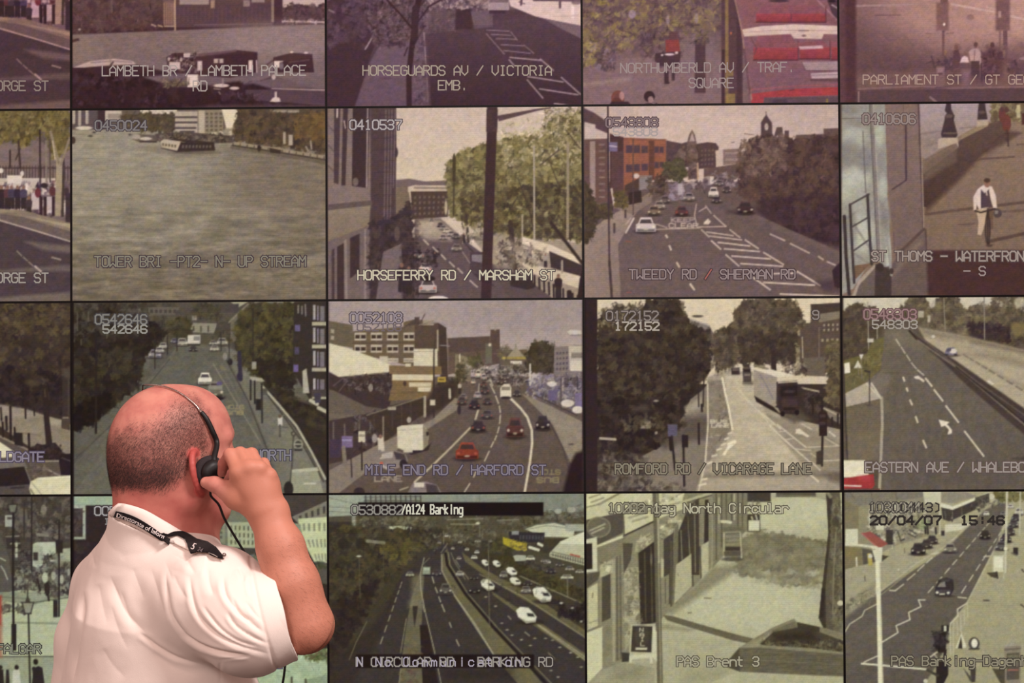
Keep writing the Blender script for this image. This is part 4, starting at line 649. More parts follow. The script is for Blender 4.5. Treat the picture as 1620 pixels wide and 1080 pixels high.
    c.p("1080,522 1240,590 1420,680 1420,845 1350,905 1250,690", '8f8478').p("1180,590 1420,700 1420,800 1300,740", '9a8f84', .7, 14).ls("1230,672 1310,830 1345,960", 8, '54484a').e(1350, 797, 18, 4, '5a5050').n(.05, 30, 14, "80,1070 740,605 850,440 1080,530 1250,690 1420,680 1420,1070", 53)
    c.t("790,370 1110,365 1115,470 950,480 820,420", '5a4e4c 77706a 463c3c a09690 352c2e b5aca8', 190, 6, 14)
    c.ls("845,612 830,662", 11, 'c0b5a2').ls("802,708 700,812 610,900 500,1002", 11, 'b8ad9a').l("850,470 846,520", 6, 'b5aa98').ls("910,470 935,520;940,535 955,575;960,590 965,625;965,640 962,685;958,705 950,735;945,750 935,775;928,785 915,812;905,835 880,888;840,930 820,975;800,1010 765,1065", 7, 'bfb4a2')
    c.l("1020,548 1075,602 1112,650 1136,720 1138,790 1125,900 1095,1070", 13, 'd2c8b4').l("910,445 925,480", 5, 'cfc5b5')
    c.road("LANE", 285, 970, 38, 30, 28, 7, 'aaa092').road("STOP", 1290, 960, -34, -26, -24, 6, '958a66').road("BUS", 1280, 1004, -42, -32, -26, 7, '958a66').l("420,1045 465,1030", 8, 'aaa092')
    for x, y, w, h, k, b in ((818, 458, 26, 22, 'cfc6ba', 1), (845, 415, 34, 44, 'cbc2b6', 1), (876, 432, 34, 32, 'a59c98', 1), (972, 450, 52, 44, '5a4a4c', 0), (990, 432, 44, 30, '6a5c5c', 0), (875, 470, 34, 34, '5f4a4c', 1), (882, 502, 46, 44, '54484c', 1), (1055, 520, 42, 38, '4c4248', 0), (842, 530, 42, 38, 'a8a0a0', 1), (895, 562, 48, 40, '50464c', 1), (765, 540, 40, 36, '857c80', 1), (757, 560, 50, 46, '55494e', 1), (825, 580, 60, 52, '3a3036', 1), (893, 634, 66, 50, '5c5257', 1), (845, 698, 80, 66, '41353b', 1), (1195, 680, 78, 80, '3b3035', 0), (1045, 705, 96, 112, '5f3b39', 0), (785, 832, 124, 98, '8c3d2e', 1)): c.car(x, y, w, h, k, bool(b))
    c.p("965,490 985,470 1015,470 1025,490 1025,545 965,548", 'd2cabd').r(972, 485, 1018, 505, '8a8078').e(995, 545, 30, 8, '3a3032').e(742, 610, 10, 26, '3c3236').ls("690,500 692,545", 14, 'b5aca0').man(745, 520, 60, 'b5aaa4')
    c.p("405,705 430,695 545,688 578,735 572,800 540,832 440,830 408,815", 'd1cbb9').p("545,690 578,735 572,800 548,830", '8d8476').p("450,830 545,830 590,790 575,830 480,855", '3a3032').r(440, 822, 490, 842, 'c5bda8').e(570, 740, 8, 12, '3a3032').l("410,722 540,712", 4, 'b5ae9c')
    c.p("300,860 318,838 390,828 450,850 465,885 450,915 360,940 305,915", '8c8080').p("318,850 385,835 380,870 310,878", 'b5aca8').p("385,835 445,852 455,880 400,880", '4a4044').l("300,905 360,930", 14, 'b5acaa').e(440, 905, 22, 26, '332b2e').e(320, 900, 10, 8, 'c06050')
    c.p("455,1075 490,1008 555,998 620,1015 655,1075", '857a80').r(498, 1005, 552, 1030, 'd0c8c0').p("560,1010 620,1020 640,1075 570,1075", '4f454a').e(200, 1055, 30, 24, '3a3034')
    c.r(105, 752, 165, 815, '7c6c94').l("110,775 155,775", 8, 'a59cc8').r(195, 726, 232, 786, 'cbc3ae').l("205,750 225,750", 14, '9a9282').r(40, 770, 102, 870, '4a3c52').l("115,815 122,900", 22, '857a70').l("213,786 215,935", 9, '3f3330').l("155,870 160,975", 7, '40352f').p("298,762 330,758 338,832 305,838", 'c8beb2').e(315, 755, 10, 11, '8a6c60').l("312,835 314,860", 16, '857a78').e(283, 765, 15, 24, '9c9290').e(470, 665, 12, 16, 'b0a59c').e(525, 668, 14, 18, '5f5450').r(584, 556, 612, 586, 'cbc2b4')
    c.p("1328,188 1345,176 1402,180 1408,200 1345,206", 'c8c0bc').l("1345,206 1405,204", 4, '7d7578').p("1300,1075 1345,900 1375,845 1420,832 1420,1075", '291b21', s_=6).r(20, 0, 36, 1080, '54484a').r(1409, 0, 1430, 1080, '33272b').n(.05, 16, 12, seed=59)
    c.T("0052108", 152, 86, 52, 41, 'a2949a', '54474d', part='camera_number').T("052108", 190, 142, 40, 41, '75676a', part='camera_number', sw=7).T("MILE END RD / HARFORD ST", 237, 911, 50, 40.9, '8c828e', '4b404e')
def romford(c):
    c.z(915, 465, 3.374).f('3f3530').r(20, 10, 1410, 480, 'd8cbb4', g='cfc3b0')
    c.p("590,128 700,165 722,215 690,300 590,200", '857a74').l("588,130 700,168", 7, 'b5aaa4').p("600,175 700,190 700,260 600,260", '6a5d58').e(637, 118, 30, 7, '5f5550').p("825,120 870,60 870,200 830,190", '8a8070')
    c.t("100,140 200,60 330,80 380,30 530,25 570,120 610,160 705,200 720,300 690,420 640,480 560,640 420,810 330,910 100,1010", '3a302a 463b30 2e2524 54493a 403630 282022 5d5240', 1000, 11, 34, fill='3a302b')
    c.t("105,60 330,50 360,130 240,170 105,180", 'c8bca8 d5c8b2', 60, 7, 18).t("100,80 330,50 380,150 120,250", '4a4034 5d523f 3f352d', 90, 8, 22)
    c.t("700,230 830,150 838,70 930,22 1080,25 1165,45 1205,150 1175,330 1000,380 860,365 740,420", '4f443a 5d5144 453a34 6a5d4c 7a6d5a', 700, 9, 28, fill='54483f').t("860,200 1160,220 1160,360 1000,375 870,360", '453a34 3a302d 50453a', 150, 10, 28).p("1030,300 1050,300 1058,410 1030,405", '3a302c')
    c.t("1170,130 1240,150 1240,360 1160,380", '8a7d68 5d5144 a59880 4f443a', 70, 8, 20)
    c.p("1240,55 1405,45 1405,420 1180,420 1185,190 1240,150", '5f5148').p("1280,108 1395,88 1395,130 1285,152", '857a6c').p("1240,55 1400,48 1400,90 1250,110", '4c403a').q("1300,155 1395,150 1395,200 1300,205", 4, 2, 'a59988', .4, .5).q("1290,232 1395,230 1395,258 1290,262", 4, 1, 'a0947f', .5, .5).l("1285,180 1285,400", 6, '7a6d60').p("1200,340 1315,335 1320,440 1200,435", '6f6458').t("1330,260 1405,240 1405,620 1325,580", '6a5f44 55493a 7d7254 4a4034', 130, 8, 22, fill='60553f').l("1195,230 1198,340", 6, 'b5aa98').t("1090,370 1210,370 1210,430 1090,430", '3c332e a59a8a 54483f', 40, 6, 16)
    c.p("690,445 780,408 930,415 965,560 1210,680 1410,725 1410,1070 600,1070 680,860", 'a59b8a').p("780,430 935,430 1000,640 1240,985 1240,1070 650,1070 740,870 822,720 785,560", 'bfb5a2', g='b2a895', s_=5).p("690,470 775,455 800,600 818,722 700,890 685,890 692,700", '8a8074').p("1005,640 1240,720 1410,800 1410,1070 1270,1000 1080,770", '968c7c', 1, 4).p("930,700 1050,760 1230,990 1100,960", 'cfc6b2', .5, 40).p("690,960 1410,948 1410,975 660,985", '7a7064', .8, 8).p("640,990 1410,975 1410,1070 600,1070", 'aaa090', .8, 8)
    c.t("690,480 770,470 815,720 700,880", '9a9084 7d7368', 50, 10, 26, a=.4).n(.06, 60, 16, "690,445 930,415 1410,725 1410,1070 600,1070", 61)
    c.p("560,640 600,560 655,520 690,480 692,700 680,880 620,1070 160,1070 330,870 500,780", '857b70').p("570,600 660,550 665,610 560,640", 'a8a091', .9, 8).p("420,800 560,660 690,650 690,770 560,790 460,830", '5f554e', .9, 10).t("100,860 330,850 420,980 330,1070 100,1070", '6a6058 453b38 857b70 332a29', 140, 10, 28, fill='564c46').p("330,880 600,860 620,1000 400,1060", '8a8075', .7, 20).t("100,1000 560,1010 560,1070 100,1070", '5a5049 8d8378 443a37', 60, 12, 30)
    c.t("100,560 560,560 560,700 420,810 100,860", '2b2223 372d2b 463b34 221b1d', 230, 12, 34).p("280,600 360,590 380,620 290,625", '5a5048', .8, 8).r(332, 678, 386, 718, '8f857a').p("110,763 200,768 205,782 112,776", 'b5ab9f').t("230,660 450,640 450,720 230,720", '4a4036 5d5244 6a6052', 40, 8, 20).e(415, 570, 14, 5, 'a59a8c').e(415, 740, 8, 8, '9a9084')
    c.ls("690,480 692,700 676,905 640,1060", 8, 'cfc6b2').ls("768,448 782,520 803,610 822,722", 11, 'e0d8c4').ls("840,462 880,540 960,625;848,500 930,600", 6, 'c8bfac').ls("960,620 1010,680;985,640 1080,720;1020,702 1150,822;1062,695 1215,818;1085,765 1240,900", 7, 'd0c7b4').ls("1030,690 1062,705;1070,735 1110,730;1110,775 1150,770;1150,825 1240,835;1215,818 1395,810;1310,890 1400,885;1240,850 1270,870", 5, 'c8bfac').ls("1180,685 1245,722;1320,770 1390,810", 6, 'c5bcaa')
    c.ls("800,745 820,738;782,775 800,768;765,805 785,798;740,832 765,824;715,865 738,858;690,905 712,896;660,990 685,985;645,1020 680,1012", 10, 'd5ccb8').p("768,858 800,806 830,800 832,782 846,790 815,818 795,838 785,860", 'e2dac6').l("800,800 835,785", 14, 'e2dac6').p("1160,722 1180,718 1235,758 1222,764 1195,750 1165,742", 'd8cfbc').l("1195,742 1165,738", 12, 'd8cfbc').l("1340,735 1370,758", 9, 'cfc6b4').ls("1240,965 1280,1000", 10, 'd0c8b4').l("1250,900 1290,940", 8, 'c5bcaa')
    c.road("BUS", 705, 672, 32, 24, 16, 5, 'd8d0bc').road("LANE", 712, 694, 24, 19, 16, 5, 'd8d0bc')
    c.p("720,430 830,390 830,400 740,440", '8a8074').ls("735,415 735,430;755,408 755,425;775,402 775,420;795,396 795,415", 6, 'b5ab9a').p("815,395 860,392 862,430 818,430", '3f3531').r(822, 398, 856, 410, '6a5f58').p("876,395 922,392 924,468 880,470", '544a47').r(882, 402, 918, 415, '2c2425').r(884, 425, 918, 437, '857b70').r(880, 372, 915, 394, '4a403c').r(920, 365, 938, 412, 'd5ccbc').l("940,380 1010,400", 12, '857b6c').p("880,470 930,470 930,482 880,480", '3a302d', .8, 6)
    c.p("1080,640 1180,620 1245,672 1150,688 1090,660", '5f554c', .9, 8).p("935,402 1062,440 1062,592 1040,605 938,545", 'a0968c').p("935,402 1030,402 1155,434 1062,444", 'dad2c2').ls("970,430 1010,500 1040,560", 9, '8d8488').ls("1000,440 1030,500;965,450 985,500", 6, '9a9094').p("938,542 1042,602 1085,648 1040,625 950,575", '332826').p("1058,468 1166,460 1182,520 1178,632 1150,642 1080,640 1056,585", '3d3132').l("1068,472 1165,466", 9, 'b5a99c').p("1078,492 1168,486 1170,542 1080,548", '2b2325').e(1125, 520, 30, 8, '5a4f50', .6, 6).r(1085, 560, 1170, 600, '4a3b3c').r(1095, 605, 1160, 620, '2c2425').e(1090, 640, 12, 14, '221b1c').e(1166, 632, 12, 14, '221b1c').l("1062,470 1062,590", 5, '554a48')
    c.p("1188,495 1285,515 1287,527 1200,506", 'aca18e').p("1195,508 1290,530 1292,642 1240,625 1195,560", '453a35').t("1200,520 1290,540 1290,640 1210,590", '2f2727 5a4e48', 24, 8, 20).ls("1250,560 1252,640;1300,560 1302,640", 10, '2f2727').p("1310,600 1405,640 1405,700 1340,660", '857b6e').l("1310,610 1405,655", 8, 'b0a696').ls("1355,660 1355,700;1385,640 1385,700", 10, '332a2a')
    c.p("1283,628 1328,630 1327,757 1285,757", '322727').ls("1295,650 1312,650;1295,690 1312,690", 18, '4a3d3c').l("1303,755 1300,915", 12, '382e2d').p("1270,842 1300,832 1300,910 1270,908", '4a403b').p("1315,960 1405,950 1405,1010 1340,1000", '6a6056', .8, 8)
    c.l("560,755 565,1022", 12, '332a2a').r(552, 752, 586, 818, '2c2426').p("476,695 528,695 528,755 478,760", '615c76').l("498,760 516,935", 13, '332b2d').ls("490,770 494,830", 16, '2c2426').ls("640,470 642,600;670,430 666,600;624,480 624,530", 7, '352c2b').ls("548,580 548,640;556,590 558,640;642,690 644,800;658,590 660,625", 11, '332a28')
    c.r(30, 10, 101, 1070, '33262a').r(20, 10, 40, 1070, '251a1d').r(1396, 10, 1420, 1070, '2c2220').n(.05, 16, 12, seed=67)
    c.T("0172152", 150, 92, 48, 40.5, '948780', '4f4440', part='camera_number').T("172152", 195, 150, 42, 40.5, 'b8ac9f', part='camera_number', sw=8).T("9", 1250, 88, 46, 40.5, '948780', '4f4440', part='camera_number').T("ROMFORD RD / VICARAGE LANE", 197, 906, 52, 40.5, '938a76', '40362f')
def eastern(c):
    c.z(1320, 460, 3.323).f('5f554a').r(30, 15, 1400, 120, 'cac4b4')
    c.t("340,110 380,50 395,25 480,25 500,95 540,30 660,25 680,95 760,70 830,95 835,25 1400,25 1400,330 700,245 440,180", '5d5346 4f463c 6f6350 857a60 776c58', 620, 9, 26, fill='5f554a').t("835,25 1400,25 1400,140 850,100", '857b6a 6a6050 b5ad9c 5a5044', 130, 7, 18).e(975, 60, 30, 26, 'c5bfae', .7, 14).e(515, 60, 16, 30, 'cac4b4', .8, 10).t("700,165 925,180 925,265 720,255", '40333a 4a3c3a 362a30', 110, 9, 24).r(930, 172, 1400, 240, '7f7050', s_=5).t("930,230 1400,240 1400,330 930,300", '463b36 5a4e42', 50, 9, 24)
    c.t("48,100 130,60 215,95 260,190 205,265 170,335 48,375", '5a4f42 4a3f38 685c48 54493c', 240, 8, 24, fill='554a3e').r(440, 105, 470, 140, 'b0a89a').r(490, 130, 505, 165, 'b5ada0').ls("175,60 182,375;225,180 225,260", 6, '9a9284').ls("575,40 582,200;787,30 790,255", 6, '8f877a')
    c.p("48,365 170,330 200,262 268,238 252,400 182,470 52,545", '6f6844').t("60,400 180,350 250,300 240,400 120,480", '7d7650 625b3c', 60, 8, 20)
    c.p("265,200 390,195 430,240 640,400 1010,735 1400,1080 1400,1070 235,1070 250,560 180,470 242,420 258,300", '6f675e', g='69615a').p("265,200 390,195 470,290 300,300", '837a6e', .6, 20).p("480,800 1010,800 1010,1070 300,1070", '625a54', .5, 80).n(.06, 20, 50, "240,420 640,400 1400,1080 235,1070", 71)
    c.p("55,540 170,480 185,475 245,565 60,612", 'b2a89a').p("180,470 255,420 300,450 250,560 200,500", '857b70', .7, 10).p("60,610 242,568 245,800 228,890 60,890", '726859').p("60,760 240,740 230,890 60,890", '7d7363', .6, 10).ls("248,560 252,700 248,790 236,1070", 15, 'aaa292').ls("170,488 243,565;195,485 240,555", 9, 'cac2b2').l("48,400 68,890", 9, '4a4340').l("185,430 185,600", 6, '4f4844').p("160,595 200,600 180,605", '4f4844').l("255,430 420,435", 5, '5a524c', .6)
    c.p("440,190 700,240 1010,312 1400,400 1400,900 1010,650 480,262", 'b1a793', s_=3).p("700,245 1400,400 1400,440 1010,335 720,275", '77695e', .9, 10).p("445,190 700,238 760,262 560,255 470,230", '8d8271', .9, 10).p("640,328 820,328 1010,370 1400,470 1400,500 1010,402 780,350", '8d806f', .9, 14).p("560,255 1010,345 1010,360 640,300", '9c9180', .6, 10).p("690,345 1010,500 1010,530 700,360", '93897a', .6, 6).d(680, 335, 1010, 535, 9, 8, 11, '857a6d').p("798,475 815,470 842,488 822,500 800,495", 'd0c8b8').e(520, 240, 10, 8, 'cfc7b6').p("1010,560 1400,800 1400,900 1010,650", 'a0967f', .6, 20)
    c.p("380,198 440,236 640,368 1010,625 1400,890 1400,990 1010,765 700,500 560,365 420,245", '4c413e', s_=3).ls("440,262 640,400 1010,712 1400,985", 9, '7d736a').ls("400,205 560,330 740,470 1010,660 1400,930", 7, '6a5f58').ls("395,210 430,250", 10, '3a302e').l("640,400 1010,700", 6, '332a29')
    c.e(612, 340, 46, 7, '5a5048', .9, 6).p("582,318 596,298 628,296 645,318 648,338 584,338", '7d7690').e(624, 316, 20, 13, 'd0c8c8').p("590,305 615,300 612,318 590,320", '5d566a').e(590, 335, 10, 5, '3f3a40').e(638, 336, 9, 5, '3f3a40')
    c.ls("325,255 345,288;352,296 372,328;380,338 398,366;405,378 430,408;436,415 470,442", 6, 'c8c0b2').ls("480,460 512,500;525,520 570,578;587,605 652,690;685,738 785,868", 9, 'd5cdbc').ls("362,455 368,472;380,512 385,525;398,575 408,597;428,662 438,690;467,787 483,823", 10, 'cdc5b4')
    c.p("418,450 440,445 476,472 468,480 446,464 425,462", 'dad2c2').p("548,676 606,690 592,700 618,730 617,750 595,754 602,728 582,708 562,714", 'e0d8c8')
    c.p("103,405 123,363 146,405", 'd2cec2').p("130,333 153,333 141,364", 'dad6ce').ls("141,360 144,460;124,400 128,440", 5, '857d72').p("52,380 80,375 84,430 54,434", 'e2dece').r(174, 250, 206, 270, 'c8c2b4').l("160,420 185,425", 8, '3f3834')
    c.p("40,890 160,890 182,960 170,982 40,980", 'e0dcc8').p("40,985 160,970 206,962 212,1020 195,1042 40,1045", 'a83a3e').p("120,975 180,968 190,990 130,1000", 'c0484c', .8, 6).l("40,1022 140,1026", 8, 'e0d0c8').r(40, 1038, 240, 1070, '6a4b45').p("930,880 1010,868 1400,900 1400,920 1010,895", '4a403c', .8, 6)
    c.r(20, 0, 47, 1080, '40352f').n(.05, 16, 12, seed=73)
    c.T("0548303", 155, 98, 50, 40.3, '9f807d', '6c4e50', part='camera_number').T("548303", 200, 155, 42, 40.3, 'a99f94', part='camera_number', sw=7).T("EASTERN AVE / WHALEBONE", 163, 901, 50, 40.3, 'a69a92', '665450')
# ---- bottom row
def trafalgar(c):
    c.z(0, 775, 3.543).f('4f4843').r(-1200, 20, 400, 290, '4c443f').t("-1200,30 395,30 395,280 -1200,280", '5a524c 3c3533 6a625a 776e66', 340, 9, 28).e(245, 110, 16, 30, '8a8276', .8).e(345, 90, 18, 30, '6d655c', .7).t("200,170 330,180 330,270 200,250", '3a3331 857c74 5a5250', 30, 8, 20)
    c.p("-1200,200 0,240 50,380 75,560 0,600 -1200,700", '5d5853').ls("5,425 25,455 42,500;0,380 30,395", 7, 'a8a89a').p("0,240 90,240 110,330 40,340", '57504b', .7, 10)
    c.r(28, 140, 75, 205, 'a5a59c').r(40, 150, 66, 165, '5a5652').p("30,250 110,245 120,325 40,330", '3f3836').ls("35,260 105,258;60,300 110,298", 9, '857f78').p("100,100 150,110 160,180 110,175", '6a625b').p("200,240 270,245 275,262 205,258", '857e74')
    c.t("80,330 180,330 180,480 80,480", '2f2928 57504a 857e74 3c3533', 60, 7, 18)
    c.p("185,302 205,292 310,290 325,345 300,360 245,368 238,420 215,440 182,425", 'b9bdac').p("190,310 240,315 240,415 190,420", 'a5a998').r(186, 348, 213, 394, '3c3836').p("325,330 395,325 395,400 330,400", 'a5a796').t("240,365 330,360 335,430 245,430", '3a3433 6a645e 8d8880', 40, 6, 16).r(280, 390, 315, 402, 'b5b3a8').p("300,360 395,400 395,430 300,420", '8a8a7c', .7, 6)
    c.p("-1200,560 0,580 110,560 330,560 395,600 395,960 -1200,960", 'b2b79d').p("-1200,560 0,572 330,568 395,600 330,600 180,645 0,620 -1200,600", '8c907e').p("100,575 250,560 300,600 200,625", 'a0a490', .7, 8).l("175,632 395,600", 7, '6a6c5e').l("0,598 170,610", 7, '77796a')
    c.t("75,440 240,420 395,425 395,560 290,600 260,560 110,570 85,530", '332d2c 4a4340 6a6460 a0a090 8d8d80 57504c', 220, 7, 18, asp=1.5).e(252, 490, 16, 30, 'b5b8a8').e(300, 480, 14, 24, 'a5a598').e(345, 500, 12, 26, 'aaa89c').e(265, 555, 16, 40, '332c2d').ls("268,580 274,618", 12, '332c2d').e(385, 460, 8, 20, '9c9c90').l("210,500 225,560", 14, '3a3332')
    c.t("0,640 60,640 60,690 0,690", '4a4540 857f74 332e2c', 20, 8, 18).e(45, 650, 20, 12, '5f5a50').t("85,645 150,650 150,700 90,690", '5f5a50 8a887a 3f3a36', 20, 7, 16).l("70,742 340,748", 11, '8f937f').p("-1200,935 395,930 395,1090 -1200,1090", '9a9e8a').l("-1200,937 395,932", 7, '62635a')
    c.ls("332,170 330,706", 11, '332d2d').p("310,278 352,282 352,352 314,350", '332d2c').r(298, 615, 322, 712, '352f2f').l("178,30 176,450", 9, '35302e').l("135,60 135,280", 9, '3f3937').r(318, 70, 345, 130, '4a4340')
    c.l("75,110 72,480 78,890", 13, '2c2827').r(64, 750, 92, 900, '2c2827').p("45,80 96,80 86,126 56,126", '77776c').ls("45,80 96,80;56,126 86,126;45,80 56,126;96,80 86,126", 6, '3a3633').p("60,80 70,45 82,80", '3a3633').l("92,290 92,390", 14, '57544e').ls("92,300 92,312;92,330 92,342;92,360 92,372", 14, 'b5b5a8')
    c.p("123,630 188,630 172,692 140,692", '8f8f7e').ls("118,630 190,630;138,692 174,692;124,630 140,692;188,630 172,692", 7, '45423c').p("140,630 155,585 172,630", '45423c').l("155,560 155,600", 8, '45423c').l("160,695 168,1085", 10, '35312f')
    c.r(-60, 590, 10, 760, 'a8493f', s_=5).r(-60, 760, 12, 940, 'a86a50', .8, 6)
    c.p("68,1090 72,1012 90,1002 108,1010 118,1090", 'c2c2b6').e(93, 993, 12, 14, '2f2828').p("178,1090 188,1000 215,985 238,995 250,1090", '2f2a2b').e(200, 962, 14, 17, '2b2626').ls("190,1000 200,1060", 22, '2f2a2b').p("30,1090 34,1005 50,1005 55,1090", '332e2f').p("-30,1090 -10,1000 18,1005 24,1090", '2f2a2b').e(3, 992, 11, 12, '332c2a')
    c.n(.05, 16, 12, seed=79).T("TRAFALGAR", -16 - 3 * 42.2, 865, 48, 42.2, '90917e', '3d3b36')
def place(c):
    c.z(105, 775, 3.54).f('38302d').r(30, 15, 1470, 60, '4a4440').p("40,24 290,30 290,88 40,86", 'a0ae9c').p("40,85 300,85 300,310 105,420 40,520", '33292b').r(40, 84, 108, 276, 'a9ada1').r(40, 102, 92, 262, '453b3a').t("40,110 90,110 90,255 40,255", '5a504c 3a3130', 16, 8, 18).t("40,290 290,300 290,900 40,900", '2b2324 3a302e 453b38', 120, 14, 40)
    c.p("700,60 1220,20 1220,140 1100,480 900,430 700,260", '77786a').p("720,150 790,140 890,170 890,300 720,260", '8d8f78').q("740,180 880,200 880,280 740,250", 5, 3, '5f5f50', .45, .6).p("900,180 1055,180 1065,325 905,320", 'aaad92').q("910,190 1055,195 1055,315 912,310", 6, 3, '6a6a58', .4, .6).p("800,180 815,170 820,280 805,280", 'b5b79c').p("880,318 1095,328 1095,385 880,385", '4a4640').t("870,370 1095,370 1095,490 900,470", '6a6a48 8d8a50 5a5650 8f8fa0 3c3a35', 110, 7, 18).e(930, 385, 30, 26, '8f8c4e', .7, 10).e(1050, 430, 30, 26, '8a8aa0', .6, 10)
    c.p("1180,15 1470,15 1470,120 1280,150 1200,90", '4b4340').l("1215,22 1470,20", 8, '8d8f88').p("1262,150 1470,55 1470,155 1308,195", '857f74').q("1290,140 1460,70 1460,140 1300,185", 5, 1, '4f4a46', .4, .6).p("1298,160 1462,150 1462,415 1390,405 1310,260", 'c6caa5').q("1315,180 1460,172 1460,240 1318,235", 5, 1, '8f907a', .45, .7).q("1340,270 1460,262 1460,330 1360,330", 5, 1, '8f907a', .45, .7).q("1380,350 1460,345 1460,400 1395,398", 4, 1, '8f907a', .45, .7).p("1390,400 1470,408 1470,530 1425,520", '5a564f').t("1395,400 1470,405 1470,440 1410,430", '45493a 5f6048', 16, 7, 16).p("1250,180 1310,190 1330,300 1290,330", '8f937f')
    c.p("1020,930 1470,885 1470,1090 1080,1090", 'a9b89d').t("1100,950 1460,930 1460,1080 1100,1080", '98a88e b5c4a8', 40, 14, 40, a=.5).t("1330,925 1470,885 1470,955 1385,962", '55603f 77805c 6a5a48', 60, 7, 20).p("1330,1065 1470,1030 1470,1090 1330,1090", '8f9d86').ls("1262,1050 1262,1080;1340,1060 1342,1085", 12, '5a584c').r(20, 10, 41, 1090, '0f0b0c').n(.05, 16, 12, seed=83)
    c.T("0050212", 160, 92, 48, 43, 'aaa6a4', '4a4244', part='camera_number').T("PL", 1130, 944, 50, 43, '7d7690', '4c465c').T("I", 215, 160, 30, 30, '8a8684', part='camera_number')
def barking(c):
    c.z(510, 775, 3.54).f('453f31').r(20, 10, 1470, 170, '8f938b', g='8a8a80').e(100, 90, 160, 100, 'a6ac9d', .8, 100).e(1350, 60, 260, 80, '7d807a', .6, 80)
    for y in (92, 118, 146): c.l([(25, y), (230, y + 12)], 3, '77776e')
    c.ls("25,40 240,90;900,60 1240,20;880,20 880,60", 3, '7a7a72')
    for i in range(12): c.l([(242 + i * 28, 32), (244 + i * 28, 70)], 7, '4f4b48')
    c.l("235,60 545,60", 6, '55514d').l("235,40 545,36", 4, '5f5b57')
    c.p("25,150 200,140 1470,120 1470,270 25,300", '57503f').t("1240,90 1470,90 1470,160 1240,170", '857f70 5a5448 77776a', 50, 8, 18).e(1320, 118, 20, 14, 'a5a595').e(1395, 110, 24, 16, 'a09c8c').t("700,150 1470,150 1470,260 700,240", '5a5440 6a6450 48432f 7d7864', 200, 7, 20, asp=.6).ls("700,165 900,160;980,170 1100,165;720,190 860,192", 6, '8a8674').e(870, 186, 12, 7, 'd0ccb8')
    c.p("25,178 182,178 186,198 25,212", '3d3834').r(165, 120, 187, 200, '8c8b80').t("190,150 640,150 640,200 190,205", '57523f 6d6854 453f30 857f6a', 110, 7, 18)
    c.p("265,238 340,206 430,199 545,214 545,240 400,245", 'aaaa92').t("240,220 560,220 560,250 240,250", '5a5642 77735c', 40, 6, 14, asp=.6)
    c.t("25,200 700,225 690,262 560,335 440,425 330,545 220,705 25,900", '3f3a29 4a442f 35302a 554e36 5d4f38 2f2a25', 620, 10, 32, fill='413a2b').t("25,260 300,240 300,340 25,340", '4a4432 5a543c 3a3528', 90, 10, 26).ls("250,285 345,295", 18, '857f6c').e(115, 300, 30, 30, '2f2a25', .8, 16).e(215, 300, 28, 34, '2f2a25', .8, 16).t("300,330 560,260 560,330 420,430", '5d5530 6a5f38 4f4830', 60, 9, 24).t("25,640 330,500 220,720 25,1040", '332a26 2a2220 3f352c', 150, 14, 36)
    c.p("600,335 700,295 780,300 900,420 1300,680 1480,800 1480,1090 80,1090 330,705 445,480", '413b39').p("25,1000 330,700 445,500 360,760 160,1090 25,1090", '38302d', .8, 10).t("560,255 900,230 900,300 720,320 600,335", '55503f 6a6454 48433a 8a8674', 80, 6, 16, asp=.6)
    c.p("545,470 575,420 560,620 552,900 562,1090 425,1090 470,760 500,600", '6d6652').p("500,480 552,470 556,620 495,640", '7d765f', .7, 8).p("545,755 590,755 650,1090 562,1090", '2e2624').t("460,880 545,880 545,1080 440,1080", '77694a 6a5548 5a5442', 30, 10, 24).p("480,620 560,620 560,660 480,660", '857d66', .6, 8)
    c.p("700,325 668,370 668,450 740,590 960,925 1100,1090 1240,1090 1110,940 950,770 820,600 715,420", '6f674d').l("690,355 700,420 800,580 960,770 1260,1090", 16, '2a2421').l("706,350 716,420 815,580 980,770 1290,1090", 5, '8a8268').l("668,360 668,450 740,590 962,925", 6, 'a59d85')
    c.p("780,345 900,440 1120,552 1480,790 1480,835 1200,655 960,515 800,400", '6a6248').p("940,560 1210,735 1480,920 1480,965 1180,755 960,590", '6d654b').l("880,470 1130,600 1480,830", 4, '9a9278').p("900,345 1060,370 1300,480 1480,555 1480,650 1180,515 1000,430", '433e27').t("900,350 1480,540 1480,640 1000,430", '4f4a2f 39341f 5a5536', 110, 9, 24).l("1060,460 1480,645", 6, '8f876e')
    c.p("1000,300 1480,400 1480,560 1300,480 1060,370", '4f4a3c').t("960,270 1060,280 1060,360 900,340", '4a4530 3c3826 5a5538', 50, 9, 22).t("1090,380 1300,440 1300,470 1100,410", '3a3430 55504a', 40, 8, 18)
    c.p("1132,218 1200,190 1300,178 1415,212 1405,265 1240,262", 'c2c1ab').l("1132,216 1200,192 1300,180 1415,210", 7, '5f5f55').l("1140,222 1260,198 1400,216", 5, '8f8f80').r(1360, 190, 1470, 230, 'a5a596').p("1042,232 1245,238 1242,292 1050,288", '333033').r(1060, 228, 1100, 250, '8a8a8a').q("1100,245 1240,248 1240,285 1100,282", 8, 1, '4f4c4e').p("1010,262 1145,300 1140,335 1090,338 1012,302", 'aa9830').t("1050,285 1150,290 1150,335 1060,330", '857530 5a5240 c0ae40', 26, 6, 14)
    c.p("1272,352 1330,290 1480,238 1480,425 1272,372", 'b8b59b').p("1330,288 1480,226 1480,305 1340,300", 'd2d0bb').ls("1280,360 1480,412;1280,345 1480,388", 7, '857f6f').q("1285,352 1480,385 1480,425 1285,372", 14, 1, '5f594e', .4, .7).ls("1390,360 1440,372", 9, 'a85a50').ls("1210,300 1230,310;1160,320 1210,335", 16, 'cfccb8')
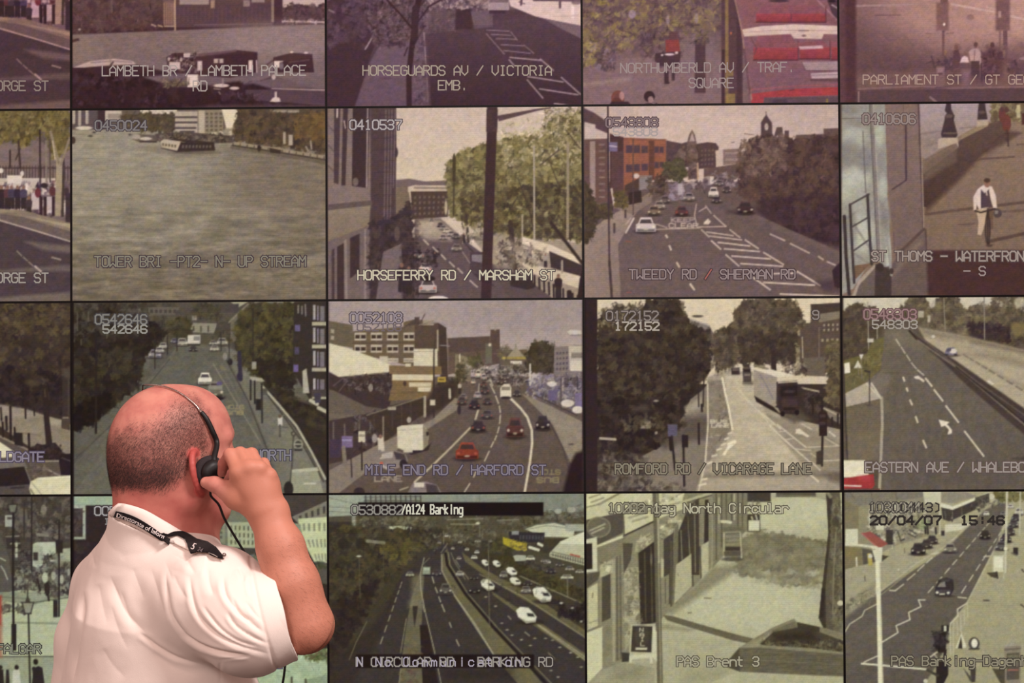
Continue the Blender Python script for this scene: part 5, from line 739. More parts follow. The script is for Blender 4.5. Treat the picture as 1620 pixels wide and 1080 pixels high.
    c.ls("570,380 548,470 552,560 580,700 632,920 665,1085", 5, 'a8a089').ls("600,380 560,420", 4, '857d6c').l("740,590 850,740 962,925", 5, 'b0a890').ls("1185,735 1480,940;1190,745 1480,955", 5, 'aaa28a').ls("720,350 740,400 800,500", 4, '8f8772').ls("700,300 665,350", 4, '8f8772')
    c.d(445, 515, 315, 890, 8, 5, 6, 'a09883').ls("615,485 625,520;632,545 645,575;652,598 662,625;668,640 685,680;712,742 722,768;750,838 766,872", 6, 'b5ad96').ls("555,570 560,610;562,640 570,680", 5, '9a927c').ls("470,720 438,910", 5, '8f8771').ls("250,735 190,850 150,950", 4, '7d7562').ls("440,990 430,1080", 5, '8a826c').ls("745,390 770,430;790,460 820,500", 5, '8a8270').ls("1265,910 1300,945", 5, '8a8270').ls("1040,705 1056,722;1135,795 1160,815", 7, '8f8776')
    for x, y in ((915, 598), (970, 650), (1005, 745), (1035, 782), (1062, 812), (1115, 838), (1165, 870), (1190, 830), (1250, 830), (1290, 840), (1330, 880), (1390, 910), (1430, 935), (1280, 1010), (1320, 1046), (1450, 990), (1230, 960)): c.e(x, y, 9, 4, 'a09885')
    for x, y, w, h, k in ((695, 255, 20, 14, 'c0bcac'), (655, 292, 20, 16, '857c74'), (730, 325, 16, 14, 'b0a89a'), (770, 290, 20, 16, '9c968a'), (810, 330, 24, 18, 'b5b0a2'), (865, 345, 26, 18, 'cfcabc'), (870, 285, 34, 14, '9a9688'), (940, 285, 20, 12, '8a8678'), (850, 375, 36, 22, 'd0ccbc'), (765, 380, 26, 18, '8f897c'), (640, 462, 54, 36, '4a4444'), (490, 470, 46, 28, '8f8d7e'), (770, 466, 46, 30, 'a8a498'), (850, 487, 48, 30, '3a3434'), (690, 552, 68, 66, '5f5a58'), (852, 556, 64, 44, '343032'), (1140, 556, 58, 44, '7d7872'), (1015, 472, 46, 40, '7f7a72'), (1165, 380, 50, 28, 'c2bfae'), (1260, 400, 40, 20, 'b0ab9c'), (1330, 415, 50, 22, '55504c'), (1385, 438, 50, 22, '8a857a'), (1440, 455, 46, 22, '9c978a'), (1240, 395, 36, 18, '857f74'), (1370, 485, 72, 26, 'b4b09c'), (1150, 520, 50, 30, '3a3436'), (1280, 450, 60, 30, '3c3736')): c.car(x, y, w, h, k)
    c.r(563, 430, 604, 472, '959b86').r(568, 435, 600, 448, 'b0b5a2').e(584, 476, 22, 5, '2c2622').p("1068,368 1090,362 1140,366 1140,395 1080,398", 'a8aa9c')
    for x, y, w, h in ((912, 407, 42, 38), (976, 412, 46, 40), (1060, 455, 62, 50), (1080, 510, 64, 48), (925, 530, 80, 68), (1230, 585, 108, 92), (1142, 700, 116, 94)): c.van(x, y, w, h)
    c.t("1290,630 1480,640 1480,720 1330,710", '2c2628 3f393a 1f1a1c', 40, 12, 30).e(1338, 632, 10, 5, 'cfcabc').e(1400, 660, 9, 5, 'a8a498').e(1450, 735, 8, 5, 'a8a498').t("690,480 1290,500 1270,640 760,620", '2f2925', 14, 10, 22, a=.4)
    c.ls("205,370 212,605", 6, '57513f').e(205, 370, 14, 5, 'c5c3b4').ls("932,280 932,340", 6, '5f5a48').l("930,340 936,765", 4, '7a745f').l("680,230 680,300", 4, '8a8470').l("1373,490 1373,590", 6, '77715f').p("505,650 535,648 528,700 516,768 508,700", '3a342c').ls("340,300 342,480", 3, '5f5940').ls("880,200 882,260;895,230 895,270", 5, '77735f')
    c.r(200, 68, 1238, 143, '140f10').r(188, 920, 1186, 996, '1e1615').r(680, 1000, 1060, 1060, '2e2624', .6, 20).n(.05, 16, 12, seed=89).r(20, 150, 27, 1090, '352e28')
    c.T("0530882", 165, 85, 50, 42, '98938a', '3a3434', part='camera_number').T("/A124 Barking", 446, 82, 50, 26.7, 'dcd8c4', part='camera_number', w=19, sw=8)
    c.T("N CIRCULAR RD   BARKING RD", 190, 936, 50, 42.6, 'a29a90', '332a2c').T("N No Communications", 196, 936, 48, 52.0, 'b8aebc', w=28, sw=6)
def brent(c):
    c.z(915, 770, 3.485).f('b2ad92').r(20, 20, 1480, 1090, 'b0ab91').e(1100, 130, 420, 120, 'c8c4a6', .7, 120).e(900, 640, 420, 170, 'c2bea2', .8, 160).e(650, 1000, 300, 140, 'aaa58a', .6, 120)
    c.p("42,20 740,20 735,440 640,545 510,662 430,765 240,965 130,1010 42,1090", '8d866f').p("30,1090 130,1010 250,960 420,1000 420,1090", 'a09a80').p("200,990 380,1000 330,1060 180,1060", '857f68', .6, 20)
    c.p("470,650 640,540 740,440 880,430 860,470 520,700 470,700", '8b846c', .9, 10)
    c.p("42,20 245,20 100,95 42,112", 'cfcaaa').ls("60,60 120,40;70,85 140,60", 9, '9a937a').p("42,110 110,95 245,30 420,20 590,20 570,85 250,150 42,195", 'c6c0a0').t("150,110 560,40 560,80 260,150 160,170", 'a59e84 857e68 d5cfb2', 60, 7, 16).l("42,112 120,96 240,30", 6, '8a836c')
    c.p("42,182 247,138 247,252 100,322 42,305", '5a5349').e(112, 222, 68, 58, '857e6c').e(112, 222, 60, 50, '6f6858').ls("65,240 145,205;75,255 140,225", 10, 'a8a18a').p("100,322 245,264 247,285 105,338", 'cdc8aa').p("100,335 262,275 262,345 105,445", '857d68')
    c.p("248,148 575,60 578,122 420,185 256,268", 'c9c3a2').ls("280,170 400,130;300,190 380,165;450,120 560,85", 12, 'a39c80').l("252,268 420,188", 9, '453e35').l("248,148 254,268", 6, '5f5748')
    c.p("560,80 735,25 735,45 600,85 575,110", 'b5af92').l("600,85 735,45", 6, '5a5344').p("310,365 318,300 555,150 578,195 560,240 420,300", 'aaa386').t("315,300 560,155 570,235 420,300 320,360", '8a836c c0ba9c 77705c', 60, 7, 20)
    c.p("330,365 420,300 432,745 342,765", '3b342d').ls("365,360 372,740;400,330 408,740", 8, '57503f').e(402, 400, 6, 34, '8a836c', .6).p("470,290 525,250 522,645 470,645", '4f4840').p("540,275 600,128 612,385 548,422", '453e36').p("600,110 665,60 667,485 625,485", '4a4238').p("698,70 718,70 718,305 692,315", '3f382f').ls("565,240 572,400;640,90 645,470;672,90 676,300", 6, '857e68').p("530,240 552,200 545,640 515,650", '77705c').l("512,300 512,655", 12, '5f5848').p("455,390 472,400 470,500 455,500", 'b5af92')
    c.p("538,430 622,368 624,545 528,645", 'b3ad8f').p("678,322 717,298 718,462 678,508", 'b8b295').l("548,480 552,490", 5, '857e68').ls("630,490 632,545;670,330 676,500", 8, '5a5344').p("465,500 500,480 500,640 465,680", '8d866f').l("478,505 480,640", 4, '5a5344')
    c.p("205,388 235,368 242,945 205,962", '6f6856').l("222,380 225,950", 6, '8d866f').p("182,410 205,395 205,962 190,965", 'a39c82').p("130,498 176,478 178,722 130,745", '544e40').p("130,780 175,760 180,920 135,950", '857e69').p("42,550 115,515 118,772 42,805", '857e69').p("52,560 106,528 108,765 52,788", 'bfb999').l("80,585 78,610", 7, '857e69').p("42,805 132,770 132,1000 42,1090", 'cac6a6').ls("60,750 105,735", 4, '8d866f').p("120,430 190,400 190,470 120,500", 'b0aa8c').t("130,420 190,410 190,460 130,470", '857e69 d0caac', 14, 7, 16)
    c.p("250,450 330,440 342,762 258,905", 'a59e84').t("252,450 330,445 340,760 260,890", '8d866c b8b296 77705a', 60, 8, 22).p("245,310 300,310 290,400 250,480", '5a5344').p("42,290 102,275 104,465 42,470", 'cdc8ae').p("42,312 76,310 78,452 42,456", '2e2924').p("42,480 120,465 110,510 42,560", '5f5848')
    c.p("740,20 935,20 930,235 740,445", '857e6a').ls("760,40 760,400;790,30 790,330;815,40 815,200;845,40 845,190;880,30 880,220;905,30 905,225", 7, '5f5848').ls("775,60 775,200;860,40 860,180", 8, 'b5ae92').ls("790,190 840,195", 16, 'cfc9ac').r(932, 20, 1062, 82, '4a433a').r(1062, 20, 1090, 70, 'b5af94').r(1090, 20, 1310, 55, '5d564a').p("1310,20 1380,20 1380,75 1312,62", 'a8a189').ls("1090,45 1310,50", 5, '857e69').t("930,90 1000,80 1000,120 930,130", '6a6352 8d866f', 12, 7, 18)
    c.p("932,150 1000,148 1004,252 930,246", '4c453b').r(938, 184, 998, 242, 'd0ccb2').ls("955,165 960,178;978,155 985,178", 8, 'c5bfa5').l("900,240 1000,256", 5, '77705c')
    c.t("875,285 1000,245 1150,260 1365,300 1352,545 1150,545 1000,500 870,475", '7d765f 8a836a 6f6853 958e75', 330, 14, 44, fill='857e67', asp=.45, soft=4, twig=False).t("880,460 1340,470 1350,560 1000,540", 'b5b096 8a836a', 60, 14, 40, asp=.4, soft=4, twig=False)
    c.e(850, 398, 62, 12, '5a5344', .9, 8).p("800,245 897,243 908,388 798,388", '77705c').ls("803,250 892,246 900,390;803,250 802,388", 8, 'bab397').p("812,265 888,262 890,325 812,325", '8d866f').r(810, 330, 892, 352, '453e34').r(802, 355, 896, 378, '5f5847').ls("815,285 888,283;815,305 888,303", 3, '5f5847').p("800,225 905,220 910,245 800,250", '6a6352', .8, 6)
    c.p("465,705 520,712 700,765 905,822 965,835 935,862 850,845 600,770 490,735", '6c6551').p("465,760 640,785 600,795 465,780", '857f69', .8, 8).ls("695,612 730,614;605,695 622,692", 6, '77705c').p("600,1000 860,985 800,1060 700,1090 560,1090", '9c967d', .7, 20)
    c.p("408,20 442,20 452,400 466,1090 434,1090 420,400", '6b6452').l("432,20 442,400 455,1090", 8, '918a72').p("436,160 446,180 450,420 440,420", 'b5ae94', .8)
    c.p("1365,20 1442,20 1450,200 1462,420 1480,880 1400,872 1325,722 1350,500 1380,250", '645b4b').p("1365,20 1400,60 1388,300 1362,560 1366,810 1325,722 1350,500 1378,250", '463e33').t("1390,60 1450,60 1475,860 1400,860", '77705c 554d3e 8d866f', 120, 5, 14, asp=4).l("1420,250 1408,450 1402,700", 8, '857c66').e(1418, 190, 22, 30, '463e33', .7, 12).l("1372,30 1390,55", 18, '8d866f').p("1340,560 1360,560 1352,720 1330,720", '39322a').e(1445, 640, 18, 14, 'c5bfa5')
    c.p("800,985 888,885 1070,775 1190,725 1205,745 1330,770 1480,810 1480,1050 888,1018", '857d68').p("900,885 1190,735 1210,760 1075,880", '9c957c', .8, 6).p("1070,790 1195,738 1205,775 1075,830", '77705a').p("1205,745 1330,772 1330,815 1210,790", '4a4234').p("1000,865 1075,800 1200,775 1330,800 1480,855 1480,915 1060,892", '50483a').t("1010,850 1480,850 1480,905 1060,890", '6f6850 3f382c 857d64', 160, 6, 16, asp=.6).p("1075,810 1290,790 1320,850 1090,850", '332c24', .8, 14).p("1000,870 1300,890 1480,912 1480,930 990,900", '8d866f')
    c.p("888,888 1000,885 1480,925 1480,1042 888,1018", '6a6351').n(.14, 40, 5, "888,888 1480,920 1480,1042 888,1018", 97).p("800,985 888,886 890,1018", '554e40').ls("890,950 1480,980", 4, '8a836c', .5).p("850,1030 1480,1046 1480,1090 700,1090", 'b2ad90')
    c.p("288,757 425,755 418,930 280,925", 'b8b298').p("298,766 408,768 402,912 290,908", '443e36').e(348, 820, 40, 58, '544d43', .6, 20)
    for i, ch in enumerate("NAIL"): c.road(ch, 338 + i * 2, 778 + i * 26, 30, 20, 19, 5, 'cdc7b0')
    c.r(315, 885, 380, 898, 'c8c2ab').p("280,928 405,922 412,972 396,972 390,942 296,950 294,970 280,968", 'cac6ac').p("412,765 432,800 434,965 405,935", 'cac6ae').p("238,912 282,915 278,962 240,965", '453f35')
    c.r(25, 20, 42, 1090, '1f1a12').r(1461, 20, 1480, 1090, '5a5244').n(.045, 14, 12, seed=101)
    c.T("10202", 165, 92, 50, 41.6, 'a8a288', '564f41', part='camera_number').T("0Hanger", 165 + 84, 90, 52, 41.6, '8a8470', '564f41', part='camera_number').T("1ay", 415, 92, 50, 41.6, 'c5bfa2', '5c5546', part='camera_number').T("North Circular", 583, 92, 50, 41.6, 'c5bfa2', '5c5546', part='camera_number').T("PAS Brent 3", 545, 936, 50, 41.6, 'b3ad93', '5a5344')
def dagenham(c):
    c.z(1320, 765, 3.43).f('aaa286').r(40, 20, 1500, 1100, 'aca488', g='a39b80')
    c.p("57,480 300,385 430,330 560,250 700,195 745,228 600,345 430,445 250,585 57,740", 'a69e87')
    c.p("57,720 240,590 600,360 820,140 900,105 945,105 885,320 722,645 640,742 610,870 545,1000 480,1100 57,1100", '6b625a', g='645b55', s_=3).p("57,800 250,650 500,480 400,700 260,860 57,1000", '6f665e', .6, 40).n(.05, 40, 16, "57,720 600,360 900,105 480,1100 57,1100", 103)
    c.p("57,650 240,520 250,585 57,730", '8f8773', .8, 8).t("60,640 230,560 230,620 60,700", '77705f a8a08a 5f584c', 30, 8, 20, asp=.5)
    c.p("57,40 485,40 485,82 135,122 57,92", '857d72').p("57,90 135,120 485,72 565,55 575,262 335,335 60,460", '958c76').p("57,90 130,120 132,240 57,250", '857a62').p("57,335 150,345 152,440 57,465", '857858').r(60, 245, 128, 332, 'd2cdb8').ls("80,42 110,80;200,42 210,100;330,42 340,85", 4, '6f675e')
    c.t("185,130 470,100 545,245 330,325 200,330", '6a625a 958d84 b5ae9a 4f4844 857d74 cfc8b4', 190, 7, 20).ls("190,140 190,240;330,110 335,200;280,125 285,180", 6, 'c8c2b0').r(225, 215, 270, 250, 'cdc7b4').r(280, 250, 318, 330, '453e3a').ls("345,260 360,310 380,300;400,270 440,290;410,250 440,270", 6, '45403c').e(480, 220, 40, 30, '8a9468', .6, 14).ls("492,235 495,268;505,230 508,270;550,240 552,270", 10, '3a3533').r(580, 255, 598, 282, '3f3936').l("570,60 572,270", 8, 'c5beaa')
    c.p("148,268 195,258 292,325 240,352", '9f5850').l("148,268 240,352", 6, 'b5706a').p("150,345 240,370 240,420 155,440", '5f574c').p("228,380 295,393 252,425", '4c453c').p("178,378 200,375 208,440 185,445", 'b5a45c').e(195, 392, 12, 12, 'd0c8b8').ls("120,400 122,445", 9, 'cfc8b4').l("380,350 382,375", 4, '6a6258').ls("165,500 167,525", 5, '5f584e').e(348, 465, 5, 5, 'd0c8b8')
    c.p("480,40 578,40 578,102 490,112", 'c8c1ab').p("580,42 705,42 775,68 655,106 580,102", '958c80').p("575,102 642,122 840,45 842,72 642,142 575,126", 'd8d2c0').p("580,128 642,142 770,88 825,75 762,142 622,205 588,192", '4a433f').ls("600,150 605,190;640,150 642,195;690,125 692,170", 5, '6f675e').p("762,75 840,50 840,100 770,130", '3f3936', .8).t("760,90 900,50 900,110 780,150", '5a534c 857d70 3f3936', 40, 6, 14)
    c.p("600,220 740,215 690,250 600,262", 'cfc9b4').man(638, 205, 30, '8a8278').man(745, 140, 30, '5f584f')
    c.t("850,40 1500,30 1500,110 900,95", '77704a 857c55 655f40 958c66', 110, 7, 20, fill='77704c').e(855, 70, 14, 16, 'cfc8b8')
    c.ls("240,592 430,442 600,340 740,215", 6, 'b5ad95').ls("250,605 440,455 610,345", 4, 'a89e78').ls("300,578 330,580 375,545", 6, 'cfc7b5').ls("395,522 437,488;452,472 487,440;500,428 532,400;545,380 565,372;530,380 555,378", 6, 'c8c0ae').ls("640,305 662,288;680,262 700,248", 5, 'bdb5a2')
    c.d(845, 205, 490, 612, 11, 4, 6, 'ccc4b2', .6).d(930, 220, 672, 620, 9, 4, 7, 'c8c0ae', .55).ls("812,395 845,392;670,615 718,620", 6, 'ccc4b2').l("882,330 790,510 720,645", 9, 'b5ad96')
    c.ls("57,805 82,762 150,718 165,686 245,645", 6, 'c5bda8').ls("262,857 345,807 335,770 410,737 403,698 470,666 456,630 492,630", 7, 'd0c8b6').ls("622,805 632,755 670,718 668,680 718,648", 7, 'cdc5b2').l("162,967 242,930", 7, 'cdc5b2').l("148,975 500,1006", 10, 'd8d2c0').l("520,940 560,910", 8, 'c5bda8')
    for x, y, w, h, k in ((955, 122, 34, 22, 'c0bab0'), (1002, 150, 46, 40, 'bdb7ac'), (985, 180, 48, 40, '4a4448'), (972, 215, 54, 44, '55504f'), (950, 255, 58, 48, '4a4548'), (930, 295, 60, 48, '3f393c'), (905, 335, 64, 50, '635d5f'), (530, 302, 62, 48, '443d3e'), (500, 325, 62, 50, '4a4344'), (455, 352, 80, 66, '3f383a'), (825, 160, 32, 24, 'd2ccbf'), (628, 348, 70, 52, '877f76'), (818, 275, 58, 50, '3b3536'), (915, 160, 30, 22, '77706a')): c.car(x, y, w, h, k)
    c.p("545,570 565,520 610,508 645,520 650,572 630,608 545,605", '3b3539').p("558,560 575,535 600,530 605,560", '8a847e').p("575,515 632,515 622,530 585,532", '4f494c').r(548, 575, 630, 590, '524c50').e(558, 590, 9, 7, 'd8d2c4').e(618, 592, 9, 7, 'd8d2c4').r(570, 594, 600, 603, 'cfc9b8').e(600, 610, 50, 7, '3a3433', .8, 6)
    c.p("200,342 262,345 256,428 224,426", 'd2ccb8').l("57,330 130,332 228,345", 14, 'd2ccb8').l("57,338 220,356", 4, '9a927e').p("222,420 248,420 257,760 266,1100 237,1100 232,760", 'dfd9c0').l("246,430 262,1100", 4, 'b5ae98').p("222,560 250,560 252,600 224,600", 'cfc9b4', .6)
    c.l("937,40 927,480", 12, 'c8c1ad').ls("1009,50 1005,272", 8, 'c0b9a5').p("918,345 940,345 938,360 920,360", 'd5cfbc').l("950,210 935,330", 4, '8a8270', .5)
    c.r(862, 390, 918, 478, 'd0cbb4').r(868, 398, 912, 455, 'dcd7c2').ls("860,380 860,515;920,380 920,515", 6, 'b5ae98').p("825,482 882,478 878,512 850,505", '4f483f').ls("880,480 885,510", 10, '3f3935').r(970, 345, 997, 384, '3a3533').l("962,375 990,388", 8, '6a6355').ls("1018,465 1029,478;1012,655 1029,668;810,632 840,634", 8, '5a5348')
    c.ls("628,770 630,930;645,750 646,930;665,735 668,820;685,715 688,800;705,690 706,760;722,650 724,720", 6, 'bab39c').ls("625,760 720,650;628,930 720,800", 4, 'bab39c', .7)
    c.p("545,830 565,812 602,800 606,905 570,918 545,890", '332d2c').t("540,810 610,800 610,910 550,915", '262020 453e3c', 26, 9, 20).r(580, 766, 622, 802, '3a3432').r(594, 770, 608, 800, 'c8c2b0').l("602,905 590,1000 575,1100", 15, '332d2c').p("552,965 618,955 618,1035 585,1100 552,1085", '302a29').ls("560,950 540,920", 6, 'c5bda8').l("505,1010 560,1040", 14, '4a433f').e(495, 1070, 12, 12, 'c8c2b0')
    c.p("658,892 690,806 718,885 692,895", 'cfcab6').p("670,892 688,828 696,896", '3f3935').e(758, 866, 30, 34, '57514b').e(760, 865, 17, 25, 'dfdbcb').p("728,892 790,890 785,900 730,900", '4a443f').p("738,1000 768,1000 764,1075 742,1078", '4a4340').e(752, 990, 12, 12, '55504a').p("700,1000 748,1055 738,1075 720,1040", '5a5348').p("740,985 770,990 765,1000", 'd0c8b8')
    c.p("922,885 1012,875 1010,1100 922,1100", '8f8474').p("935,920 1005,915 1003,1060 935,1065", '5f574c').p("940,930 1000,926 998,990 940,992", '77705f').l("925,900 1010,893", 8, '6f675a').r(940, 1005, 1000, 1015, '9a6a5c').p("855,1000 925,1008 925,1100 900,1080", '57503f').p("925,875 960,862 1012,872 922,886", 'a59c8a')
    c.r(40, 20, 57, 1100, '453c33').n(.045, 14, 12, seed=107)
    c.T("1030044", 188, 104, 48, 41, 'a8a08d', '57504a', part='camera_number').T("(0300443)", 188, 104, 48, 44, '3a3431', part='camera_number', w=34, sw=8).T("20/04/07  15:46", 196, 176, 44, 49, '332d2a', part='camera_number', w=37, sw=12).T("PAS Barking-Dagenham", 310, 935, 50, 41.6, '968e79', '443d35')
R0 = 'in the top row of the video wall'
screen(0, 0, "wall screen showing a shaded street corner and crowd, text ORGE ST, topmost at the left", lambda c: george(c, -303.5, True))
screen(1, 0, "wall screen showing river barges, captioned LAMBETH BR / LAMBETH PALACE RD", lambda c: lambeth(c))
screen(2, 0, "wall screen showing a tree and hatched road, captioned HORSEGUARDS AV / VICTORIA EMB.", lambda c: horseguards(c))
screen(3, 0, "wall screen showing a red bus roof and pedestrians, captioned NORTHUMBERLD AV / TRAF. SQUARE", lambda c: northumberland(c))
screen(4, 0, "wall screen showing traffic lights under a painted pink glow, captioned PARLIAMENT ST / GT GE", lambda c: parliament(c))
screen(0, 1, "wall screen showing a sunlit crowd under trees, text ORGE ST, second from top at left", lambda c: george(c, 0, False))
screen(1, 1, "wall screen showing wide grey river water, captioned TOWER BRI -PT2- N- UP STREAM", lambda c: tower(c))
screen(2, 1, "wall screen showing a thick dark pole before green trees, captioned HORSEFERRY RD / MARSHAM ST", lambda c: horseferry(c))
screen(3, 1, "wall screen showing brick offices and a hatched road, captioned TWEEDY RD / SHERMAN RD", lambda c: tweedy(c))
screen(4, 1, "wall screen showing a cyclist on a riverside path, captioned ST THOMS - WATERFRON", lambda c: waterfront(c))
screen(0, 2, "wall screen showing a dark tree, bollards and a white car roof, text LDGATE", lambda c: aldgate(c))
screen(1, 2, "wall screen behind the man's head showing a road with bus stop, text NORTH", lambda c: brixton(c))
screen(2, 2, "wall screen showing a busy curving road and white van, captioned MILE END RD / HARFORD ST", lambda c: mile_end(c))
screen(3, 2, "wall screen showing a lorry on a tree-lined road, captioned ROMFORD RD / VICARAGE LANE", lambda c: romford(c))
screen(4, 2, "wall screen showing a wide dual carriageway with arrows, captioned EASTERN AVE / WHALEBO", lambda c: eastern(c))
screen(0, 3, "wall screen showing lampposts and a crowded pale square, text ALGAR", lambda c: trafalgar(c))
screen(1, 3, "wall screen mostly hidden by the man's back, numbered 00, letters PL", lambda c: place(c))
screen(2, 3, "wall screen showing a motorway with white vans, black bar reading A124 Barking", lambda c: barking(c))
screen(3, 3, "wall screen showing a pavement, tree trunk and NAIL board, captioned PAS Brent 3", lambda c: brent(c))
screen(4, 3, "wall screen showing a high street and pale lamp post, dated 20/04/07 15:46", lambda c: dagenham(c))
# ---------------------------------------------------------------- figure: fields blended into one skin, meshed by surface nets
V3 = lambda *a: np.array(a, float)
class Field:
    def __init__(s, lo, hi, h):
        s.lo, s.h = np.array(lo, float), h
        s.n = np.ceil((np.array(hi) - s.lo) / h).astype(int) + 1
        s.a = np.full(s.n, .06, np.float32)
    def sub(s, lo, hi):
        i0 = np.clip(np.floor((lo - s.lo) / s.h).astype(int), 0, s.n); i1 = np.clip(np.ceil((hi - s.lo) / s.h).astype(int) + 1, 0, s.n)
        sl = tuple(slice(a, b) for a, b in zip(i0, i1))
        ax = [(s.lo[k] + s.h * np.arange(i0[k], i1[k])).astype(np.float32) for k in range(3)]
        return sl, ax[0][:, None, None], ax[1][None, :, None], ax[2][None, None, :]
    def put(s, lo, hi, fn, k=.01, op='add'):
        m = k + .035; sl, x, y, z = s.sub(np.asarray(lo) - m, np.asarray(hi) + m)
        if 0 in s.a[sl].shape: return
        d = fn(x, y, z).astype(np.float32); a = s.a[sl]
        if op == 'sub': a = -a
        if op == 'cut': s.a[sl] = np.maximum(a, d); return
        r = np.minimum(a, d)
        if k > 0:
            hh = np.maximum(k - np.abs(a - d), 0) / k; r = r - hh * hh * k * .25
        s.a[sl] = -r if op == 'sub' else r
    def cone(s, a, b, ra, rb, k=.01, op='add'):
        a, b = np.asarray(a, float), np.asarray(b, float); ba = b - a; L = ba @ ba + 1e-12; rr = max(ra, rb)
        def fn(x, y, z):
            t = np.clip(((x - a[0]) * ba[0] + (y - a[1]) * ba[1] + (z - a[2]) * ba[2]) / L, 0, 1)
            return np.sqrt((x - a[0] - t * ba[0]) ** 2 + (y - a[1] - t * ba[1]) ** 2 + (z - a[2] - t * ba[2]) ** 2) - (ra + (rb - ra) * t)
        s.put(np.minimum(a, b) - rr, np.maximum(a, b) + rr, fn, k, op)
    def chain(s, pts, rad, k=.01):
        for a, b, ra, rb in zip(pts[:-1], pts[1:], rad[:-1], rad[1:]): s.cone(a, b, ra, rb, k)
    def ell(s, c, axes, semi, k=.01, op='add'):
        c = np.asarray(c, float); A = [np.asarray(v) / np.linalg.norm(v) for v in axes]; R = max(semi)
        def fn(x, y, z):
            q = [(x - c[0]) * v[0] + (y - c[1]) * v[1] + (z - c[2]) * v[2] for v in A]
            k0 = np.sqrt(sum((a / r) ** 2 for a, r in zip(q, semi))); k1 = np.sqrt(sum((a / r ** 2) ** 2 for a, r in zip(q, semi))) + 1e-9
            return k0 * (k0 - 1) / k1
        ext = np.sqrt(sum((np.abs(v) * r) ** 2 for v, r in zip(A, semi)))
        s.put(c - ext, c + ext, fn, k, op)
    def sample(s, p):
        q = (np.asarray(p) - s.lo) / s.h; i = np.clip(np.floor(q).astype(int), 0, s.n - 2); f = q - i; v = 0
        for dx in (0, 1):
            for dy in (0, 1):
                for dz in (0, 1):
                    w = (f[..., 0] if dx else 1 - f[..., 0]) * (f[..., 1] if dy else 1 - f[..., 1]) * (f[..., 2] if dz else 1 - f[..., 2])
                    v = v + w * s.a[i[..., 0] + dx, i[..., 1] + dy, i[..., 2] + dz]
        return v
    def grad(s, p):
        e = s.h; g = np.stack([s.sample(p + np.eye(3)[k] * e) - s.sample(p - np.eye(3)[k] * e) for k in range(3)], -1)
        return g / (np.linalg.norm(g, axis=-1, keepdims=True) + 1e-9)
    def mesh(s):
        f = s.a; S = f < 0; n = np.array(f.shape) - 1
        cnt = np.zeros(n, np.int8)
        for dx in (0, 1):
            for dy in (0, 1):
                for dz in (0, 1): cnt += S[dx:dx + n[0], dy:dy + n[1], dz:dz + n[2]]
        act = (cnt > 0) & (cnt < 8); ijk = np.argwhere(act); idx = np.full(n, -1, np.int32); idx[act] = np.arange(len(ijk))
        cor = np.array([[dx, dy, dz] for dx in (0, 1) for dy in (0, 1) for dz in (0, 1)])
        val = np.stack([f[tuple((ijk + c).T)] for c in cor], 1); acc = np.zeros((len(ijk), 3)); num = np.zeros(len(ijk))
        for a in range(8):
            for b in range(a + 1, 8):
                if np.abs(cor[a] - cor[b]).sum() != 1: continue
                m = (val[:, a] < 0) != (val[:, b] < 0); t = val[m, a] / (val[m, a] - val[m, b])
                acc[m] += cor[a] + t[:, None] * (cor[b] - cor[a]); num[m] += 1
        v = s.lo + s.h * (ijk + acc / num[:, None])
        F = []
        for ax in range(3):
            o = [0, 0, 0]; o[ax] = 1
            A = S[:n[0] + 1 - o[0], :n[1] + 1 - o[1], :n[2] + 1 - o[2]]; B = S[o[0]:, o[1]:, o[2]:]
            e = np.argwhere(A != B); u, w = [(1, 2), (2, 0), (0, 1)][ax]
            ok = (e[:, u] > 0) & (e[:, w] > 0) & (e[:, u] < n[u]) & (e[:, w] < n[w]); e = e[ok]
            fl = A[tuple(e.T)]
            def at_(du, dw):
                q = e.copy(); q[:, u] += du; q[:, w] += dw; return idx[tuple(q.T)]
            qd = np.stack([at_(-1, -1), at_(0, -1), at_(0, 0), at_(-1, 0)], 1); qd[~fl] = qd[~fl][:, ::-1]; F.append(qd)
        return v, np.concatenate(F)
def relax(v, f, it=2, lam=.5):
    e = np.concatenate([f[:, [0, 1]], f[:, [1, 2]], f[:, [2, 3]], f[:, [3, 0]]]); e = np.concatenate([e, e[:, ::-1]])
    deg = np.bincount(e[:, 0], minlength=len(v))[:, None]
    for i in range(it):
        for l in (lam, -lam * .96):
            s = np.stack([np.bincount(e[:, 0], weights=v[e[:, 1], k], minlength=len(v)) for k in range(3)], 1) / deg
            v = v + l * (s - v)
    return v
def normals(v, f):
    n = np.cross(v[f[:, 2]] - v[f[:, 0]], v[f[:, 3]] - v[f[:, 1]]); o = np.zeros_like(v)
    for k in range(4):
        for c in range(3): o[:, c] += np.bincount(f[:, k], weights=n[:, c], minlength=len(v))
    return o / (np.linalg.norm(o, axis=1, keepdims=True) + 1e-12)
def hit(fields, px, py, off=0.0, d0=-.32, d1=.30):
    """where the sight line of picture point (px, py) meets the figure, lifted off along the surface normal"""
    a, b = at(px, py, d0), at(px, py, d1); t = np.linspace(0, 1, 900)[:, None]; p = a + (b - a) * t
    v = np.min([F.sample(p) for F in fields], 0); i = np.argmax(v < 0)
    if v[i] >= 0: i = int(np.argmin(v))
    q = p[i]; F = fields[int(np.argmin([F.sample(q[None])[0] for F in fields]))]
    return q + F.grad(q[None])[0] * off
